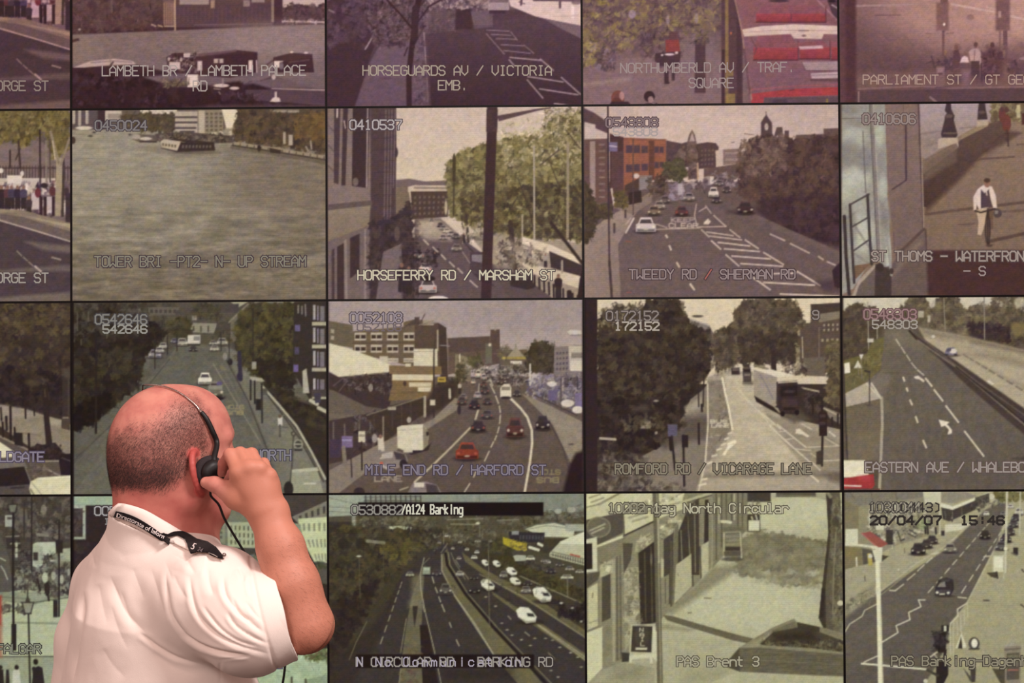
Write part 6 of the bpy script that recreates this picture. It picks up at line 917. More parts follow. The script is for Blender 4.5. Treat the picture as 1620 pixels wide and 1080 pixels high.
def vn3(p, sc, seed):
    q = p / sc + 100; i = np.floor(q).astype(int); f = q - i; f = f * f * (3 - 2 * f); lat = np.random.RandomState(seed).rand(64, 64, 64); v = 0
    for dx in (0, 1):
        for dy in (0, 1):
            for dz in (0, 1):
                w = (f[:, 0] if dx else 1 - f[:, 0]) * (f[:, 1] if dy else 1 - f[:, 1]) * (f[:, 2] if dz else 1 - f[:, 2])
                v = v + w * lat[(i[:, 0] + dx) % 64, (i[:, 1] + dy) % 64, (i[:, 2] + dz) % 64]
    return v - .5
def sst(a, b, x):
    t = np.clip((x - a) / (b - a), 0, 1); return t * t * (3 - 2 * t)
def tube(name, pts, rad, mat, parent=None, seg=12, sub=6, closed=False):
    P_ = [Vector(p) for p in pts]; n = len(P_); pp, rr = [], []
    rad = [rad] * n if not hasattr(rad, '__len__') else rad
    for i in range(n if closed else n - 1):
        g = (lambda k: P_[k % n]) if closed else (lambda k: P_[max(0, min(n - 1, k))])
        a, b, c, d = g(i - 1), g(i), g(i + 1), g(i + 2)
        for k in range(sub):
            t = k / sub; pp.append(.5 * ((2 * b) + (c - a) * t + (2 * a - 5 * b + 4 * c - d) * t * t + (3 * b - a - 3 * c + d) * t ** 3)); rr.append(rad[i] * (1 - t) + rad[(i + 1) % n] * t)
    if not closed: pp.append(P_[-1]); rr.append(rad[-1])
    bm = bmesh.new(); rings = []; up = Vector((0.13, .2, 1)).normalized(); N = len(pp)
    for i, (p, r) in enumerate(zip(pp, rr)):
        t = ((pp[(i + 1) % N] if closed or i < N - 1 else p) - (pp[i - 1] if closed or i > 0 else p)).normalized()
        x = (up - t * up.dot(t)); x = x.normalized() if x.length > 1e-4 else t.orthogonal().normalized(); up = x; y = t.cross(x)
        rings.append([bm.verts.new(p + (x * math.cos(2 * math.pi * k / seg) + y * math.sin(2 * math.pi * k / seg)) * r) for k in range(seg)])
    for i in range(N if closed else N - 1):
        for k in range(seg): bm.faces.new((rings[i][k], rings[i][(k + 1) % seg], rings[(i + 1) % N][(k + 1) % seg], rings[(i + 1) % N][k]))
    if not closed: bm.faces.new(rings[0][::-1]); bm.faces.new(rings[-1])
    return bm_obj(name, bm, mat, parent, True)

# ---- frames
HC = at(270, 693, 0.0)                                   # middle of the skull
TH = math.radians(35); HFW = V3(math.cos(TH), math.sin(TH), 0); HRT = V3(math.sin(TH), -math.cos(TH), 0); HUP = V3(0, 0, 1)
def hp(f, r, u): return HC + f * HFW + r * HRT + u * HUP
HA = (HFW, HRT, HUP)
TT = math.radians(44); TFW = V3(math.cos(TT), math.sin(TT), 0); TRT = V3(math.sin(TT), -math.cos(TT), 0)
TA = (TRT, TFW, HUP)
MAN_X, MAN_Y = float(at(250, 1000, .05)[0]), float(at(250, 1000, .05)[1])
man = empty('person', (MAN_X, MAN_Y, 0)); tag(man, "bald man in white short-sleeved shirt, back to camera, holding a headset to his ear", 'person')
MINV = Matrix.Translation(-Vector(man.location))
def own(o):
    o.parent = man; o.matrix_parent_inverse = MINV; return o
# ---- skin
B = Field((MAN_X - .28, MAN_Y - .30, .70), (MAN_X + .34, MAN_Y + .36, 1.79), .0022)
# skull and face
B.ell(hp(0, 0, 0), HA, (.101, .0785, .0915), 0)
B.ell(hp(-.026, 0, -.022), HA, (.075, .072, .072), .02)
B.ell(hp(.040, 0, .010), HA, (.060, .066, .072), .02)
B.ell(hp(.040, 0, -.052), HA, (.056, .060, .074), .025)
for sgn in (-1, 1):
    B.cone(hp(.004, sgn * .060, -.055), hp(.012, sgn * .056, -.098), .020, .020, .02)
    B.cone(hp(.012, sgn * .056, -.098), hp(.078, sgn * .015, -.124), .020, .017, .022)
    B.ell(hp(.060, sgn * .042, -.048), HA, (.036, .024, .028), .02)
    B.cone(hp(.096, sgn * .012, .004), hp(.078, sgn * .052, .002), .010, .010, .014)
B.ell(hp(.076, 0, -.122), HA, (.022, .024, .018), .018)
B.ell(hp(.040, 0, -.118), HA, (.050, .046, .034), .03)
for sgn in (-1, 1): B.ell(hp(.098, sgn * .031, -.016), HA, (.013, .018, .012), .012, 'sub')
B.cone(hp(.098, 0, -.012), hp(.121, 0, -.050), .008, .010, .012); B.ell(hp(.120, 0, -.052), HA, (.013, .013, .010), .008)
for sgn in (-1, 1): B.ell(hp(.111, sgn * .013, -.056), HA, (.010, .008, .007), .006)
B.ell(hp(.096, 0, -.078), HA, (.014, .024, .010), .010); B.ell(hp(.103, 0, -.083), HA, (.008, .023, .005), .004); B.ell(hp(.101, 0, -.094), HA, (.008, .021, .006), .004)
B.cone(hp(.112, -.020, -.0885), hp(.112, .020, -.0885), .0022, .0022, .003, 'sub')
# neck and trunk under the shirt
NB = at(258, 880, .015)
B.cone(hp(-.022, 0, -.055), NB, .071, .076, .03)
B.cone(hp(-.062, .004, -.070), hp(-.060, .004, -.115), .030, .034, .025)                  # roll of the nape
B.cone(NB, at(255, 950, .04), .085, .11, .05); B.ell(at(250, 1060, .05), TA, (.165, .105, .22), .06)
B.ell(at(250, 1240, .05), TA, (.165, .125, .20), .06)
SR = at(345, 935, -.10); SL = at(172, 926, .15)
B.cone(NB, SR, .06, .052, .04); B.cone(NB, SL, .06, .052, .04)
# right arm
EL = at(479, 994, -.165)
B.chain([SR, at(410, 968, -.14), EL], [.052, .046, .038], .03)
B.cone(at(493, 1000, -.165), at(497, 1003, -.160), .029, .0165, .02)
B.chain([at(485, 986, -.165), at(462, 925, -.160), at(444, 866, -.150), at(423, 812, -.142)], [.039, .0405, .0345, .0270], .02)
B.cone(at(478, 965, -.16), at(500, 985, -.155), .034, .022, .02)
B.ell(at(425, 810, -.142), (V3(1, 0, .25), V3(0, 1, 0), V3(-.25, 0, 1)), (.033, .023, .03), .015)
WR = at(416, 800, -.142)
MCP = [at(379, 748, -.150), at(395, 741, -.153), at(411, 742, -.150), at(426, 753, -.142)]
for m, r0, r1 in zip(MCP, (.017, .017, .017, .016), (.0128, .0128, .0120, .0112)):
    B.cone(WR, m, r0 + .004, r1, .014)
for a, b in zip(MCP[:-1], MCP[1:]): B.cone(a + V3(0, .006, -.008), b + V3(0, .006, -.008), .0105, .0105, .010)
B.cone(at(398, 778, -.138), at(420, 775, -.136), .022, .022, .016)
FING = [([MCP[0], at(364, 719, -.131), at(354, 733, -.104), at(351, 748, -.090)], (.0118, .0102, .0088, .0074)),
        ([MCP[1], at(380, 717, -.128), at(366, 724, -.097), at(357, 737, -.083)], (.0118, .0103, .0090, .0076)),
        ([MCP[2], at(398, 718, -.124), at(386, 726, -.093), at(374, 738, -.078)], (.0112, .0100, .0086, .0074)),
        ([MCP[3], at(417, 733, -.116), at(407, 740, -.090), at(396, 750, -.078)], (.0102, .0090, .0078, .0068))]
for pts, rad in FING: B.chain(pts, rad, .0045)
for (pts, rad) in FING: B.ell(pts[0] + V3(0, -.004, .002), (V3(1, 0, 0), V3(0, 1, 0), V3(0, 0, 1)), (.0095, .008, .0095), .008)
B.chain([at(392, 796, -.138), at(374, 786, -.137), at(358, 775, -.131), at(340, 766, -.122), at(326, 763, -.116)], [.019, .0175, .0138, .0112, .0094], .010)
B.cone(at(374, 786, -.137), MCP[0], .012, .010, .016)
# left arm hanging at his side
LE = at(126, 1140, .19); LW = at(160, 1330, .24)
B.chain([SL, LE], [.050, .040], .03); B.chain([LE, LW], [.040, .027], .02)
for k, (dx, L) in enumerate(((-.022, .075), (-.007, .085), (.008, .08), (.022, .065))):
    m = LW + V3(.010, .01, -.085) + dx * TFW; B.cone(LW, m, .020, .012, .012); q = m + V3(.008, .004, -L * .55); B.chain([m, q, q + V3(-.004, .0, -L * .45)], [.0105, .0095, .0078], .004)
m = LW + V3(.012, .006, -.03) + .020 * TFW; q = m + .024 * TFW + V3(0, 0, -.04); B.chain([LW, m, q, q + V3(-.002, 0, -.028)], [.016, .014, .0115, .009], .01)
# ears
EARP = []
def ear(sgn, fld):
    o = hp(.016, sgn * .080, -.053); a = -.62 * HFW + sgn * .78 * HRT; u = .97 * HUP - .2 * HFW; n = np.cross(a, u)
    fld.ell(o + .004 * a, (a, u, n), (.0235, .034, .0048), .006)
    ring = [o + a * (.0245 * math.cos(t)) + u * (.0335 * math.sin(t)) for t in np.linspace(-1.9, 1.75, 15)]
    ring += [o + a * -.010 + u * .018]
    EARP.extend(ring + [o, o + .01 * a, o + .01 * u, o - .012 * u, o - u * .031])
    fld.chain(ring, [.0052] * 4 + [.0047] * 12, .003)
    fld.ell(o + a * .001 - u * .031, (a, u, n), (.010, .009, .0055), .006)
    fld.ell(o - a * .006 - u * .004 - sgn * .004 * HRT * 0, (a, u, n), (.008, .013, .0030), .004, 'sub')
    fld.cone(hp(.024, sgn * .068, -.035), hp(.022, sgn * .068, -.068), .010, .010, .010)
ear(1, B); ear(-1, B)
v, f = B.mesh(); v = relax(v, f, 3)
HL = (v - HC) @ np.stack([HFW, HRT, HUP], 1)             # head frame coordinates
hf, hr, hu = HL.T
nz = vn3(v, .012, 3) * .016 + vn3(v, .005, 4) * .010
onhead = (np.abs(hr) < .10) & (hu > -.16) & (np.abs(hf) < .14)
ed = np.min([np.linalg.norm(v - q, axis=1) for q in EARP], 0); earm = sst(.0125, .0075, ed) * sst(-.05, .02, hf + .03)
upb = .012 + .050 * sst(-.075, .012, hf); upb = upb - .010 * (np.abs(hr) < .03)
stub = sst(.030, -.022, hu - upb + nz * .8) * sst(-.092, -.062, hu + nz * .7 + .030 * sst(-.045, .02, hf) * -1) * sst(.056, .018, hf + nz) * onhead * (1 - np.clip(earm * 1.5, 0, 1))
red = np.clip(earm + .40 * sst(-.02, -.11, hu) * sst(-.24, -.17, hu) * (np.abs(hr) < .12) * sst(.12, .0, hf) * (1 - sst(.05, .07, v[:, 0] - HC[0] - .06)), 0, 1)
arm = sst(0, .03, v[:, 0] - at(372, 800, 0)[0]) * (1 - onhead)
def skin_material():
    m, nt, b = new_mat('skin'); L = nt.links
    b.inputs['Roughness'].default_value = .48; b.inputs['Specular IOR Level'].default_value = .38
    b.inputs['Subsurface Weight'].default_value = .12; b.inputs['Subsurface Radius'].default_value = (.010, .004, .002); b.inputs['Subsurface Scale'].default_value = 1.0
    tc = nt.nodes.new('ShaderNodeTexCoord')
    def noise(sc, det):
        n = nt.nodes.new('ShaderNodeTexNoise'); n.inputs['Scale'].default_value = sc; n.inputs['Detail'].default_value = det; L.new(tc.outputs['Object'], n.inputs['Vector']); return n
    def attr(a):
        n = nt.nodes.new('ShaderNodeAttribute'); n.attribute_name = a; return n
    def mixc(fac, a, bcol):
        x = nt.nodes.new('ShaderNodeMix'); x.data_type = 'RGBA'
        if isinstance(fac, float): x.inputs[0].default_value = fac
        else: L.new(fac, x.inputs[0])
        if isinstance(a, str): x.inputs[6].default_value = hl(a)
        else: L.new(a, x.inputs[6])
        x.inputs[7].default_value = hl(bcol); return x.outputs[2]
    n1 = noise(38, 5); n2 = noise(320, 3); n3 = noise(1500, 2)
    r = nt.nodes.new('ShaderNodeMapRange'); r.inputs[1].default_value = .35; r.inputs[2].default_value = .7; L.new(n1.outputs[0], r.inputs[0])
    c = mixc(r.outputs[0], 'cc8b7b', 'b87066')
    c = mixc(attr('arm').outputs['Fac'], c, 'c0806a')
    c = mixc(attr('red').outputs['Fac'], c, 'b4544e')
    sp = nt.nodes.new('ShaderNodeMapRange'); sp.inputs[1].default_value = .42; sp.inputs[2].default_value = .60; sp.inputs[3].default_value = .28; sp.inputs[4].default_value = 1.0; L.new(n3.outputs[0], sp.inputs[0])
    mu = nt.nodes.new('ShaderNodeMath'); mu.operation = 'MULTIPLY'; L.new(attr('stubble').outputs['Fac'], mu.inputs[0]); L.new(sp.outputs[0], mu.inputs[1])
    m2 = nt.nodes.new('ShaderNodeMath'); m2.operation = 'MULTIPLY'; m2.inputs[1].default_value = .80; L.new(mu.outputs[0], m2.inputs[0])
    c = mixc(m2.outputs[0], c, '34201f')
    L.new(c, b.inputs['Base Color'])
    bp = nt.nodes.new('ShaderNodeBump'); bp.inputs['Strength'].default_value = .22; bp.inputs['Distance'].default_value = .0012
    ad = nt.nodes.new('ShaderNodeMath'); ad.operation = 'ADD'; L.new(n2.outputs[0], ad.inputs[0]); L.new(n3.outputs[0], ad.inputs[1]); L.new(ad.outputs[0], bp.inputs['Height']); L.new(bp.outputs[0], b.inputs['Normal'])
    return m
M_SKIN = skin_material()
body = own(pydata('body', v, f, M_SKIN, None, True))
for nme, arr in (('stubble', stub), ('red', red), ('arm', arm)): add_attr(body.data, nme, arr)
NRM = normals(v, f)
if (NRM[np.argmax(v[:, 2])][2] < 0): body.data.flip_normals(); NRM = -NRM
# ---- close-cropped hair and arm hair: real strands, one mesh each
def strands(name, pick, n, length, width, dirs, mat, seed, lift=.35):
    rs = np.random.RandomState(seed); w = pick / pick.sum(); i = rs.choice(len(v), n, p=w)
    p = v[i] + rs.normal(0, .0011, (n, 3)); nn = NRM[i]; p -= nn * np.sum((p - v[i]) * nn, 1, keepdims=True)
    d = dirs[i] + rs.normal(0, .35, (n, 3)); d -= nn * np.sum(d * nn, 1, keepdims=True); d /= np.linalg.norm(d, axis=1, keepdims=True) + 1e-9
    s = np.cross(d, nn); L = (length * (.6 + .8 * rs.rand(n)))[:, None]
    base = p - nn * .0006; tip = p + d * L + nn * (L * lift); mid = p + d * L * .5 + nn * (L * lift * .65)
    V = np.stack([base - s * width / 2, base + s * width / 2, mid + s * width * .4, mid - s * width * .4, tip + s * width * .1, tip - s * width * .1], 1).reshape(-1, 3)
    k = np.arange(n)[:, None] * 6; F = np.concatenate([k + [0, 1, 2, 3], k + [3, 2, 4, 5]])
    return own(pydata(name, V, F, mat, None, True))
down = np.zeros_like(v) + V3(0, 0, -1) - .5 * HFW
M_HAIR = simple('cropped_hair', '3b2a28', .6, .25, 0, 300, .35)
h = strands('hair', stub ** 1.3 * (1 + 1.6 * sst(-.02, -.06, hu) * sst(.01, -.05, hf)) + 1e-12, 36000, .0034, .00020, down, M_HAIR, 5, .5); h['label'] = 'very short greying dark hair around a bald crown'
armm = arm * sst(0, .02, at(0, 820, 0)[2] - v[:, 2]) * (v[:, 2] > at(0, 1020, 0)[2]) * (v[:, 0] > at(395, 0, 0)[0])
strands('arm_hair', armm + 1e-12, 3200, .009, .00012, np.zeros_like(v) + V3(.9, 0, -.5), simple('arm_hair_brown', '6a4434', .6, .2, 0, 300, .2), 6, .22)
# ---- eyes, nails
M_EYE = simple('eye_white', 'd8d0cc', .25, .5, 0, 50, .05); M_IRIS = simple('iris', '3a2c22', .2, .5, 0, 50, .1)
for sgn in (-1, 1):
    bm = bmesh.new(); bmesh.ops.create_uvsphere(bm, u_segments=20, v_segments=12, radius=.0115, matrix=Matrix.Translation(Vector(hp(.076, sgn * .031, -.015)))); e = own(bm_obj('eye', bm, M_EYE, None, True)); e['label'] = 'white eyeball'
    bm = bmesh.new(); bmesh.ops.create_uvsphere(bm, u_segments=16, v_segments=8, radius=.0054, matrix=Matrix.Translation(Vector(hp(.083, sgn * .031, -.015)))); i_ = bm_obj('iris', bm, M_IRIS, e, True)
# ---------------------------------------------------------------- shirt
S = Field((MAN_X - .30, MAN_Y - .36, .82), (MAN_X + .30, MAN_Y + .36, 1.60), .0021)
S.ell(at(252, 1030, .035), TA, (.196, .128, .215), 0)
S.ell(at(248, 1190, .045), TA, (.198, .150, .23), .08)
S.ell(at(286, 1172, .10), TA, (.165, .13, .19), .06)
S.cone(at(252, 868, .015), at(258, 950, .03), .074, .13, .06)
S.cone(at(256, 880, .005), at(338, 945, -.092), .068, .068, .05)
S.cone(at(240, 885, .02), SL, .068, .060, .05)
S.cone(at(252, 838, .004), at(255, 885, .012), .0800, .090, .02)
a0_, a1_ = at(176, 804, 0), at(352, 874, 0)               # the cloth lies over the neck root below the collar line
sl_, x_, y_, z_ = S.sub(V3(MAN_X - .16, MAN_Y - .25, 1.40), V3(MAN_X + .13, MAN_Y + .2, 1.60))
g_ = np.stack(np.broadcast_arrays(x_, y_, z_), -1).astype(float); lim = a0_[2] + (g_[..., 0] - a0_[0]) * (a1_[2] - a0_[2]) / (a1_[0] - a0_[0])
S.a[sl_] = np.minimum(S.a[sl_], np.maximum(B.sample(g_) - .0055 + .45 * np.maximum(g_[..., 1] - HC[1] - .01, 0) + .6 * np.maximum(1.475 - g_[..., 2], 0), g_[..., 2] - lim)).astype(np.float32)
CUF = at(452, 972, -.158); SAX = np.array([.955, .16, .25]); SAX /= np.linalg.norm(SAX)
S.chain([at(318, 948, -.085), at(345, 952, -.112), CUF - SAX * .055, CUF + SAX * .03], [.078, .078, .0725, .0695], .035)
# the left sleeve hangs beside the back
S.chain([SL, at(143, 1010, .175), at(133, 1110, .19)], [.058, .058, .062], .02)
S.cone(at(126, 1125, .19), at(122, 1180, .195), .058, .050, .0, 'sub')
S.put(CUF - .12, CUF + .12, lambda x, y, z: np.where((x - CUF[0]) * SAX[0] + (y - CUF[1]) * SAX[1] + (z - CUF[2]) * SAX[2] > -.04, (x - CUF[0]) * SAX[0] + (y - CUF[1]) * SAX[1] + (z - CUF[2]) * SAX[2], -.04), 0, 'cut')
S.cone(CUF - SAX * .030, CUF + SAX * .06, .0625, .0665, 0, 'sub')
S.put(V3(MAN_X - .3, MAN_Y - .3, .80), V3(MAN_X + .3, MAN_Y + .3, .86), lambda x, y, z: .885 - z + 0 * x + 0 * y, 0, 'cut')
sv, sf = S.mesh(); sv = relax(sv, sf, 3); SN = normals(sv, sf)
SFLIP = SN[np.argmax(sv[:, 0])][0] < 0
if SFLIP: sf = sf[:, ::-1]; SN = -SN
# wrinkles: each crease is a line on the cloth with a valley and the ridges beside it
dv = sv - CAM_O; dp = dv @ CAM_F; SPX, SPY = 810 + FL * (dv @ CAM_R) / dp, 540 - FL * (dv @ CAM_U) / dp
FACE = sst(-.15, .25, -(SN * dv).sum(1) / np.linalg.norm(dv, axis=1))
disp = np.zeros(len(sv))
def crease(pts, w, amp, ridge=.7, side=1):
    global disp
    p = pts_of(pts); p = np.stack([105 + p[:, 0] / 3.54, 775 + p[:, 1] / 3.54], 1)
    q = [p[0]]                                            # rounded course
    for i in range(len(p) - 1):
        a, b, c, d = p[max(i - 1, 0)], p[i], p[i + 1], p[min(i + 2, len(p) - 1)]
        for t in (.25, .5, .75, 1): q.append(.5 * (2 * b + (c - a) * t + (2 * a - 5 * b + 4 * c - d) * t * t + (3 * b - a - 3 * c + d) * t ** 3))
    q = np.array(q); n = len(q) - 1; best = np.full(len(sv), 1e9); sg = np.zeros(len(sv)); tt = np.zeros(len(sv))
    for i in range(n):
        e = q[i + 1] - q[i]; L = e @ e + 1e-9; t = np.clip(((SPX - q[i][0]) * e[0] + (SPY - q[i][1]) * e[1]) / L, 0, 1)
        dx, dy = SPX - q[i][0] - t * e[0], SPY - q[i][1] - t * e[1]; d = dx * dx + dy * dy; m = d < best
        best[m] = d[m]; sg[m] = np.sign(e[0] * dy - e[1] * dx)[m]; tt[m] = ((i + t) / n)[m]
    w = w * 1.15; s = np.sqrt(best) * sg * side; tap = np.clip(np.minimum(tt / .22, (1 - tt) / .30), 0, 1); tap = tap * tap * (3 - 2 * tap)
    disp += FACE * tap * amp * .00058 * (-1.15 * np.exp(-np.abs(s) / (.85 * w)) + ridge * np.exp(-((s - 1.9 * w) / (1.5 * w)) ** 2) + ridge * .45 * np.exp(-((s + 2.0 * w) / (1.4 * w)) ** 2))
for c_ in (("405,795 455,835 520,882 620,938 780,980", 2.6, 6.5, .5), ("560,440 565,560 590,700 680,825 790,885 930,918 1040,924", 3.0, 6.0, .5), ("640,800 760,872 900,912 1040,926", 2.2, 5.0, .5),
           ("690,470 700,570 740,700 850,810 1000,880 1190,930", 3.0, 6.0, .55), ("760,640 860,770 960,840 1080,880", 2.2, 4.5, .6), ("880,470 890,580 960,680 1080,780 1190,850", 3.0, 6.0, .6), ("900,680 950,760 1060,830 1190,880", 2.2, 4.5, .6),
           ("1000,620 1060,700 1130,760 1185,800", 2.0, 4.0, .6), ("1022,480 1026,540 1040,600", 2.0, 4.5, .6), ("1060,560 1070,640 1075,730", 2.2, 3.6, .5), ("930,600 970,690 1050,740", 2.4, 3.2, .6), ("1110,600 1150,660 1188,700", 2.4, 3.2, .5),
           ("240,470 285,590 330,680 400,760 470,820", 6.0, 5.5, .45), ("300,560 340,680 370,760", 5.0, 2.3, .4), ("370,430 400,520 440,620", 7.0, 2.2, .4), ("470,420 500,520 540,640 560,740", 6.0, 2.4, .4), ("520,330 560,420 600,520", 6.0, 2.4, .4),
           ("250,640 290,780 350,900", 8.0, 2.6, .4), ("180,520 200,640 230,760", 9, 2.4, .4), ("103,560 92,700 72,830 52,950 36,1100", 4.0, 9, .5), ("135,330 150,380 165,440", 4.0, 3, .4),
           ("330,300 400,250 470,235", 6.0, 3.6, .5), ("300,390 380,330 480,310", 7.0, 1.9, .4), ("560,330 640,380 700,400", 4.6, 3.0, .5), ("600,470 640,560 690,620", 5.0, 2.2, .4), ("790,430 800,520 830,600", 4.6, 3.6, .5), ("860,960 862,1010 865,1080", 1.8, 1.6, .4), ("865,945 950,938 1030,930", 1.6, 1.4, .4),
           ("1040,1040 1070,1060 1100,1080", 3.0, 3, .5), ("480,900 600,990 760,1040", 7.0, 2.2, .4), ("200,880 260,980 340,1060", 9.0, 2.2, .4), ("420,330 470,360 500,400", 4, 2.5, .5), ("640,330 690,420 720,470", 4, 3, .5), ("960,430 985,470 990,520", 3, 3.5, .5)):
    crease(*c_)
disp *= sst(-.026, -.050, (sv - CUF) @ SAX) + (np.linalg.norm(sv - CUF, axis=1) > .11) * (1 - sst(-.026, -.050, (sv - CUF) @ SAX))
disp -= .0028 * np.exp(-(((sv - CUF) @ SAX + .0325) / .0028) ** 2) * (np.linalg.norm(sv - CUF, axis=1) < .12)
disp += .0026 * vn3(sv * np.array([1, 1, .45]), .050, 8) + .0014 * vn3(sv * np.array([1, 1, .6]), .022, 9)
disp *= 1 - sst(.15, .11, np.hypot(sv[:, 0] - a0_[0] - .08, sv[:, 1] - HC[1])) * sst(.070, .030, a0_[2] + (sv[:, 0] - a0_[0]) * (a1_[2] - a0_[2]) / (a1_[0] - a0_[0]) - sv[:, 2])       # smooth where the collar presses
sv = sv + SN * disp[:, None]
def cloth_material(name, col, weave=900):
    m, nt, b = new_mat(name); L = nt.links; b.inputs['Roughness'].default_value = .85; b.inputs['Specular IOR Level'].default_value = .12; b.inputs['Sheen Weight'].default_value = .08
    b.inputs['Subsurface Weight'].default_value = 0.0
    tc = nt.nodes.new('ShaderNodeTexCoord'); n = nt.nodes.new('ShaderNodeTexNoise'); n.inputs['Scale'].default_value = weave; n.inputs['Detail'].default_value = 3; L.new(tc.outputs['Object'], n.inputs['Vector'])
    n2 = nt.nodes.new('ShaderNodeTexNoise'); n2.inputs['Scale'].default_value = 14; n2.inputs['Detail'].default_value = 5; L.new(tc.outputs['Object'], n2.inputs['Vector'])
    r = nt.nodes.new('ShaderNodeMapRange'); r.inputs[3].default_value = .95; r.inputs[4].default_value = 1.03; L.new(n.outputs[0], r.inputs[0])
    mx = nt.nodes.new('ShaderNodeVectorMath'); mx.operation = 'SCALE'; mx.inputs[0].default_value = hl(col)[:3]; L.new(r.outputs[0], mx.inputs['Scale']); L.new(mx.outputs[0], b.inputs['Base Color'])
    ad = nt.nodes.new('ShaderNodeMath'); ad.operation = 'MULTIPLY_ADD'; ad.inputs[1].default_value = 6; L.new(n2.outputs[0], ad.inputs[0]); L.new(n.outputs[0], ad.inputs[2])
    bp = nt.nodes.new('ShaderNodeBump'); bp.inputs['Strength'].default_value = .25; bp.inputs['Distance'].default_value = .0012; L.new(ad.outputs[0], bp.inputs['Height']); L.new(bp.outputs[0], b.inputs['Normal'])
    return m
M_SHIRT = cloth_material('white_cotton', 'f3e6dd')
shirt = own(pydata('shirt', sv, sf, M_SHIRT, None, True)); SINV = shirt.matrix_parent_inverse.copy()
def on_shirt(o):
    o.parent = shirt; return o
# turned-up cuff of the right sleeve
bm = bmesh.new(); xa = np.cross(SAX, V3(0, 0, 1)); xa /= np.linalg.norm(xa); ya = np.cross(xa, SAX); N = 72; rings = []
for t, rr in ((-.0290, .0700), (-.0285, .0738), (-.026, .0745), (-.012, .0742), (-.000, .0738), (.0015, .0728), (.0005, .0714), (-.02, .0690)):
    rings.append([bm.verts.new(CUF + SAX * (t + .0012 * math.sin(5 * a)) + (xa * math.cos(a) + ya * math.sin(a)) * (rr + .0006 * math.sin(3 * a + 1) + .0004 * math.sin(11 * a))) for a in np.linspace(0, 2 * math.pi, N, endpoint=False)])
for a, b in zip(rings[:-1], rings[1:]):
    for k in range(N): bm.faces.new((a[k], a[(k + 1) % N], b[(k + 1) % N], b[k]))
on_shirt(bm_obj('sleeve_cuff', bm, M_SHIRT, None, True))
# collar: a folded band standing round the neck
NC = at(257, 840, .012)
def ribbon(name, top, bot, thick, mat, closed=True, sub=8, rows=5, bulge=.004):
    def dense(ps):
        ps = [np.asarray(p) for p in ps]; n = len(ps); out = []
        for i in range(n if closed else n - 1):
            g = (lambda k: ps[k % n]) if closed else (lambda k: ps[max(0, min(n - 1, k))])
            a, b, c, d = g(i - 1), g(i), g(i + 1), g(i + 2)
            for t in np.arange(sub) / sub: out.append(.5 * (2 * b + (c - a) * t + (2 * a - 5 * b + 4 * c - d) * t * t + (3 * b - a - 3 * c + d) * t ** 3))
        if not closed: out.append(ps[-1])
        return np.array(out)
    T, Bo = dense(top), dense(bot); n = len(T); vs = []
    ctr = T.mean(0); out_ = (T + Bo) / 2 - ctr; out_[:, 2] = 0; out_ /= np.linalg.norm(out_, axis=1, keepdims=True) + 1e-9
    prof = [(u, bulge * math.sin(math.pi * u), 1) for u in np.linspace(0, 1, rows)] + [(u, bulge * math.sin(math.pi * u), 0) for u in np.linspace(1, 0, rows)]
    for i in range(n):
        for u, bg, o in prof: vs.append(T[i] * (1 - u) + Bo[i] * u + out_[i] * (bg + (thick if o else 0)))
    m = len(prof); fs = []
    for i in range(n if closed else n - 1):
        for k in range(m): fs.append((i * m + k, i * m + (k + 1) % m, ((i + 1) % n) * m + (k + 1) % m, ((i + 1) % n) * m + k))
    return pydata(name, vs, fs, mat, None, True)
FS = [S, B]
def hv(px, py, off):                                     # lies on the cloth or the neck, lifted towards the viewer's side
    q = hit(FS, px, py, 0); return q + (CAM_O - q) / np.linalg.norm(CAM_O - q) * off
def sh(px, py, off=.003): return hit([S], px, py, off)
def nk(px, py, off=.004): return hit([B], px, py, off)
top = [nk(193, 795, .006), nk(206, 797, .005), nk(232, 806, .006), nk(262, 824, .007), nk(290, 844, .007), nk(318, 864, .009), at(347, 882, -.030), at(350, 890, .03), at(322, 884, .085), at(270, 850, .105), at(220, 815, .085), at(196, 798, .045)]
bot = [sh(177, 818, .004), hv(190, 824, .003), hv(214, 834, .003), hv(241, 848, .003), hv(267, 857, .003), hv(300, 866, .003), sh(346, 886, .004), at(356, 920, .04), at(330, 925, .105), at(262, 880, .125), at(206, 842, .105), at(180, 822, .06)]
col_ = on_shirt(ribbon('collar', top, bot, .0022, M_SHIRT, bulge=.0045)); col_['label'] = 'stiff turned-down white collar'
